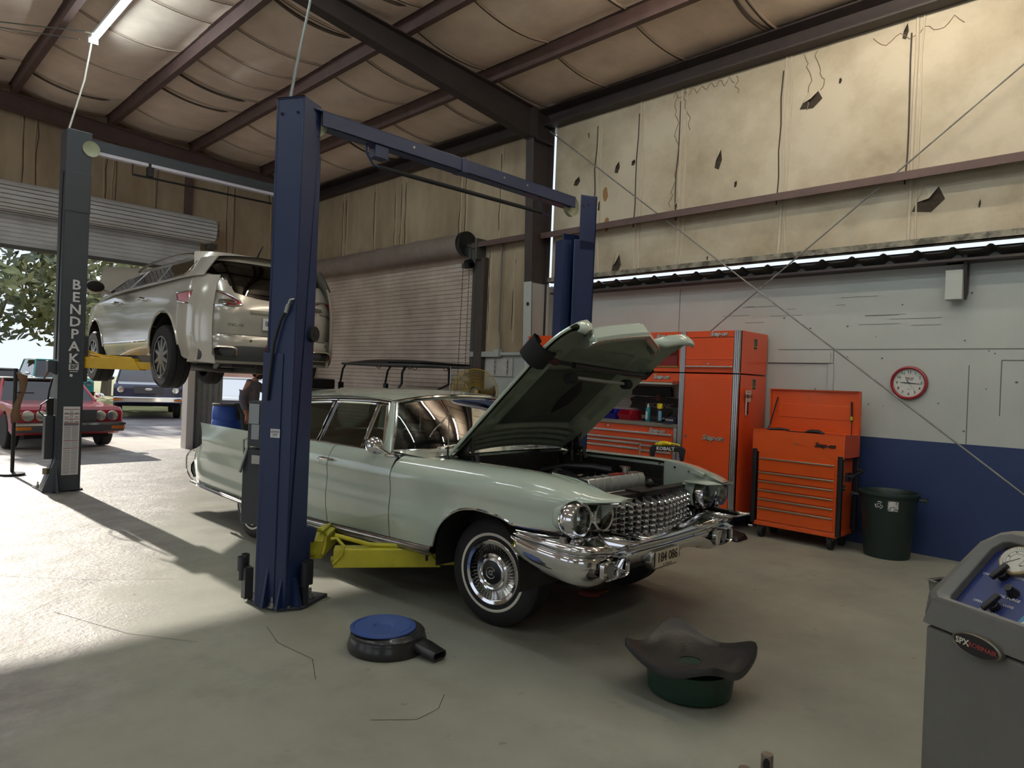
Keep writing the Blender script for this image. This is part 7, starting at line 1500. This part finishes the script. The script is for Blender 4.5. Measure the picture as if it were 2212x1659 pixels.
# trees and bushes
m_bark = mat('grey_bark', (120, 108, 96), .9, var=.6, vs=8)
def tree(nm, label, cat, loc, h, r, col, seed, n=1500, trunk=True, grp=None, z0=.3, ls=.22):
    random.seed(seed); t = thing(nm, label, cat, loc, 0, grp); m = mat('leaf_%d_%d_%d' % col, col, .7, var=.6, vs=.7); k = MB()
    for i in range(n):
        a, b_ = random.uniform(0, 2*pi), random.uniform(-1, 1); q = random.uniform(.45, 1)**.5*(1+.25*sin(3*a+seed)*cos(4*b_)); e = math.sqrt(1-b_*b_)
        p = V((r*q*e*cos(a), r*q*e*sin(a), h*(z0+(1-z0)*(.5+.5*b_*q)))); u = V((random.gauss(0, 1), random.gauss(0, 1), random.gauss(0, 1))).normalized(); v = u.orthogonal().normalized(); s = ls*random.uniform(.6, 1.5)
        k.add([tuple(p-u*s), tuple(p+v*s*.5), tuple(p+u*s), tuple(p-v*s*.5)], [(0, 1, 2, 3)])
    k.obj('foliage', m, t, smooth=0, weld=0)
    if trunk: MB().tube([(0, 0, -.05), (.1, 0, h*.25), (-.1, .1, h*.6)], [.28, .22, .1], 8).tube([(.05, 0, h*.22), (.9, .3, h*.55)], [.14, .05], 6).obj('trunk', m_bark, t)
G = ((104, 116, 74), (134, 140, 92), (120, 128, 100), (150, 150, 104))
for i, (x, y, h, r, d) in enumerate(((-6, 44, 9, 5, 'far left'), (1, 40, 8.5, 4.5, 'second from the left'), (6, 46, 9.5, 5, 'third from the left'), (11, 43, 8.5, 4.5, 'behind the charcoal post'), (16, 48, 9.5, 5, 'behind the raised suv'), (22, 44, 9, 5, 'right of the raised suv wheel'), (28, 50, 10, 5.5, 'seen past the side opening'), (36, 47, 9, 5, 'farthest right'))):
    tree('oak_tree', 'hazy green tree in the lot background, '+d, 'tree', (x, y, 0), h, r, G[i % 4], i+20, 1700, grp='trees beyond the lot', ls=.3)
tree('garden_bush', 'bright yellow-green bush at far left behind the red convertible', 'bush', (2.2, 27.5, 0), 2.6, 1.5, (156, 176, 70), 41, 900, False, z0=.02, ls=.14)
tree('garden_bush', 'leafy bush left of the bright bush near the frame edge', 'bush', (.4, 29.5, 0), 3.2, 1.7, (130, 156, 74), 42, 900, False, z0=.02, ls=.14)
tree('garden_bush', 'low bush behind the navy pickup bed', 'bush', (12.5, 33, 0), 2.4, 2.2, (150, 152, 80), 43, 900, False, z0=.02, ls=.16)
# ================= mechanic =================
t = thing('person', 'bearded man in black cap and grey sweatshirt reaching towards the blue post, behind the sedan', 'person', (5.60, 12.55, 0)); m_sk = mat('skin', (186, 130, 106), .55); m_sw = mat('grey_sweatshirt', (118, 114, 128), .85); m_pt = mat('dark_trousers', (50, 52, 58), .85); m_hr = mat('dark_hair', (40, 32, 28), .8)
FX_ = V((.78, -.62, 0)); SX = V((.62, .78, 0))
def bp(f, s, z): return tuple(FX_*f+SX*s+V((0, 0, z)))
def skin_chain(nm, pts, edges, rad, m, parent, sub=2):
    me = bpy.data.meshes.new(nm); me.from_pydata(pts, edges, []); o = bpy.data.objects.new(nm, me); COL.objects.link(o); o.parent = parent; me.materials.append(m)
    k = o.modifiers.new('sk', 'SKIN'); k.use_smooth_shade = True
    for i, r_ in enumerate(rad): me.skin_vertices[0].data[i].radius = (r_, r_) if not isinstance(r_, tuple) else r_
    me.skin_vertices[0].data[0].use_root = True
    o.modifiers.new('ss', 'SUBSURF').levels = sub; o.modifiers['ss'].render_levels = sub; return o
pts = [bp(0, 0, .95), bp(.02, 0, 1.15), bp(.06, 0, 1.36), bp(.10, 0, 1.46), bp(.12, 0, 1.53), bp(-.02, .10, .90), bp(.0, .11, .50), bp(-.03, .11, .09), bp(.10, .11, .04), bp(-.02, -.10, .90), bp(.02, -.11, .50), bp(.0, -.11, .09), bp(.13, -.11, .04),
       bp(.07, .19, 1.40), bp(.30, .20, 1.26), bp(.54, .16, 1.28), bp(.62, .15, 1.28), bp(.05, -.19, 1.40), bp(-.06, -.24, 1.14), bp(.02, -.24, .90), bp(.04, -.23, .82)]
ed = [(0, 1), (1, 2), (2, 3), (3, 4), (0, 5), (5, 6), (6, 7), (7, 8), (0, 9), (9, 10), (10, 11), (11, 12), (2, 13), (13, 14), (14, 15), (15, 16), (2, 17), (17, 18), (18, 19), (19, 20)]
bo = skin_chain('body', pts, ed, [.15, .15, .16, .08, .06, .10, .075, .05, .045, .10, .075, .05, .045, .075, .055, .042, .034, .075, .055, .042, .034], m_sk, t)
skin_chain('sweatshirt', [bp(0, 0, .88)]+pts[1:4]+pts[13:16]+pts[17:20], [(0, 1), (1, 2), (2, 3), (2, 4), (4, 5), (5, 6), (2, 7), (7, 8), (8, 9)], [.185, .18, .19, .10, .10, .075, .06, .10, .075, .06], m_sw, t)
skin_chain('trousers', [bp(0, 0, .93)]+pts[5:8]+pts[9:12], [(0, 1), (1, 2), (2, 3), (0, 4), (4, 5), (5, 6)], [.165, .115, .09, .075, .115, .09, .075], m_pt, t)
hd_ = MB(); hd_.M = M4.Translation(bp(.15, 0, 1.63)) @ M4.Rotation(math.atan2(-.62, .78), 4, 'Z'); HM = hd_.M.copy()
hd_.ball((0, 0, 0), (.098, .076, .118), 20, 14).tube([(.09, 0, .03), (.122, 0, -.02), (.092, 0, -.03)], [.010, .017, .010], 8).ball((-.01, .078, -.01), (.02, .01, .03)).ball((-.01, -.078, -.01), (.02, .01, .03)); hd_.obj('head', m_sk, t)
k = MB(); k.M = HM; k.ball((.035, 0, -.075), (.07, .07, .06), 16, 10).ball((-.03, 0, -.02), (.076, .079, .08), 16, 10); k.obj('beard_and_hair', m_hr, t); k = MB(); k.M = HM
for s in (-1, 1): k.ball((.086, s*.032, .02), (.012, .013, .009))
k.tube([(.094, -.025, -.055), (.10, 0, -.055), (.094, .025, -.055)], .006, 6); k.obj('eyes_and_mouth', mat('dark_features', (70, 40, 38), .5), t)
k = MB(); k.M = HM; k.lathe([(.103, .035), (.104, .07), (.085, .115), (.04, .135), (0, .138)], 24).grid([[(.07, -.07, .045), (.10, 0, .05), (.07, .07, .045)], [(.17, -.055, .035), (.20, 0, .04), (.17, .055, .035)]]); k.obj('cap', m_ink, t, solid=.004)
for hx, s, dn in ((.62, .15, FX_), (.04, -.23, V((0, 0, -1)))):
    z = 1.28 if s > 0 else .82; a0 = V(bp(hx, s, z)); k = MB(); up = V((0, 0, 1)) if s > 0 else FX_
    k.tube([tuple(a0-dn*.03), tuple(a0+dn*.04), tuple(a0+dn*.08)], [.03, .042, .036], 8)
    for i in range(4): c_ = a0+dn*.075+up*(.03-.02*i); l = (.07, .08, .075, .058)[i]; k.tube([tuple(c_), tuple(c_+dn*l*.55-SX*.006), tuple(c_+dn*l-SX*.022)], [.010, .009, .007], 6)
    k.tube([tuple(a0+up*.03), tuple(a0+dn*.03+up*.06), tuple(a0+dn*.065+up*.07)], [.011, .010, .008], 6); k.obj('hand', m_sk, t)
# equipment at the left frame edge
t = thing('stand', 'dark pole stand with a brown leather apron at the left frame edge', 'stand', (1.93, 12.1, 0)); MB().cyl((0, 0, 0), (0, 0, 1.55), .025).lathe([(.16, 0), (.16, .03), (0, .06)], 20).obj('pole', m_black, t); MB().grid([[(.0+.05*sin(i*.9), -.02-.0*i, lerp(1.5, .75, i/6)) for i in range(7)], [(.1+.04*sin(i*.8+1), -.05, lerp(1.45, .8, i/6)) for i in range(7)]]).obj('apron', mat('brown_leather', (116, 90, 66), .7), t, solid=.01); MB().cyl((0, -.02, 1.2), (.22, -.06, 1.2), .01).obj('hook', m_black, t)
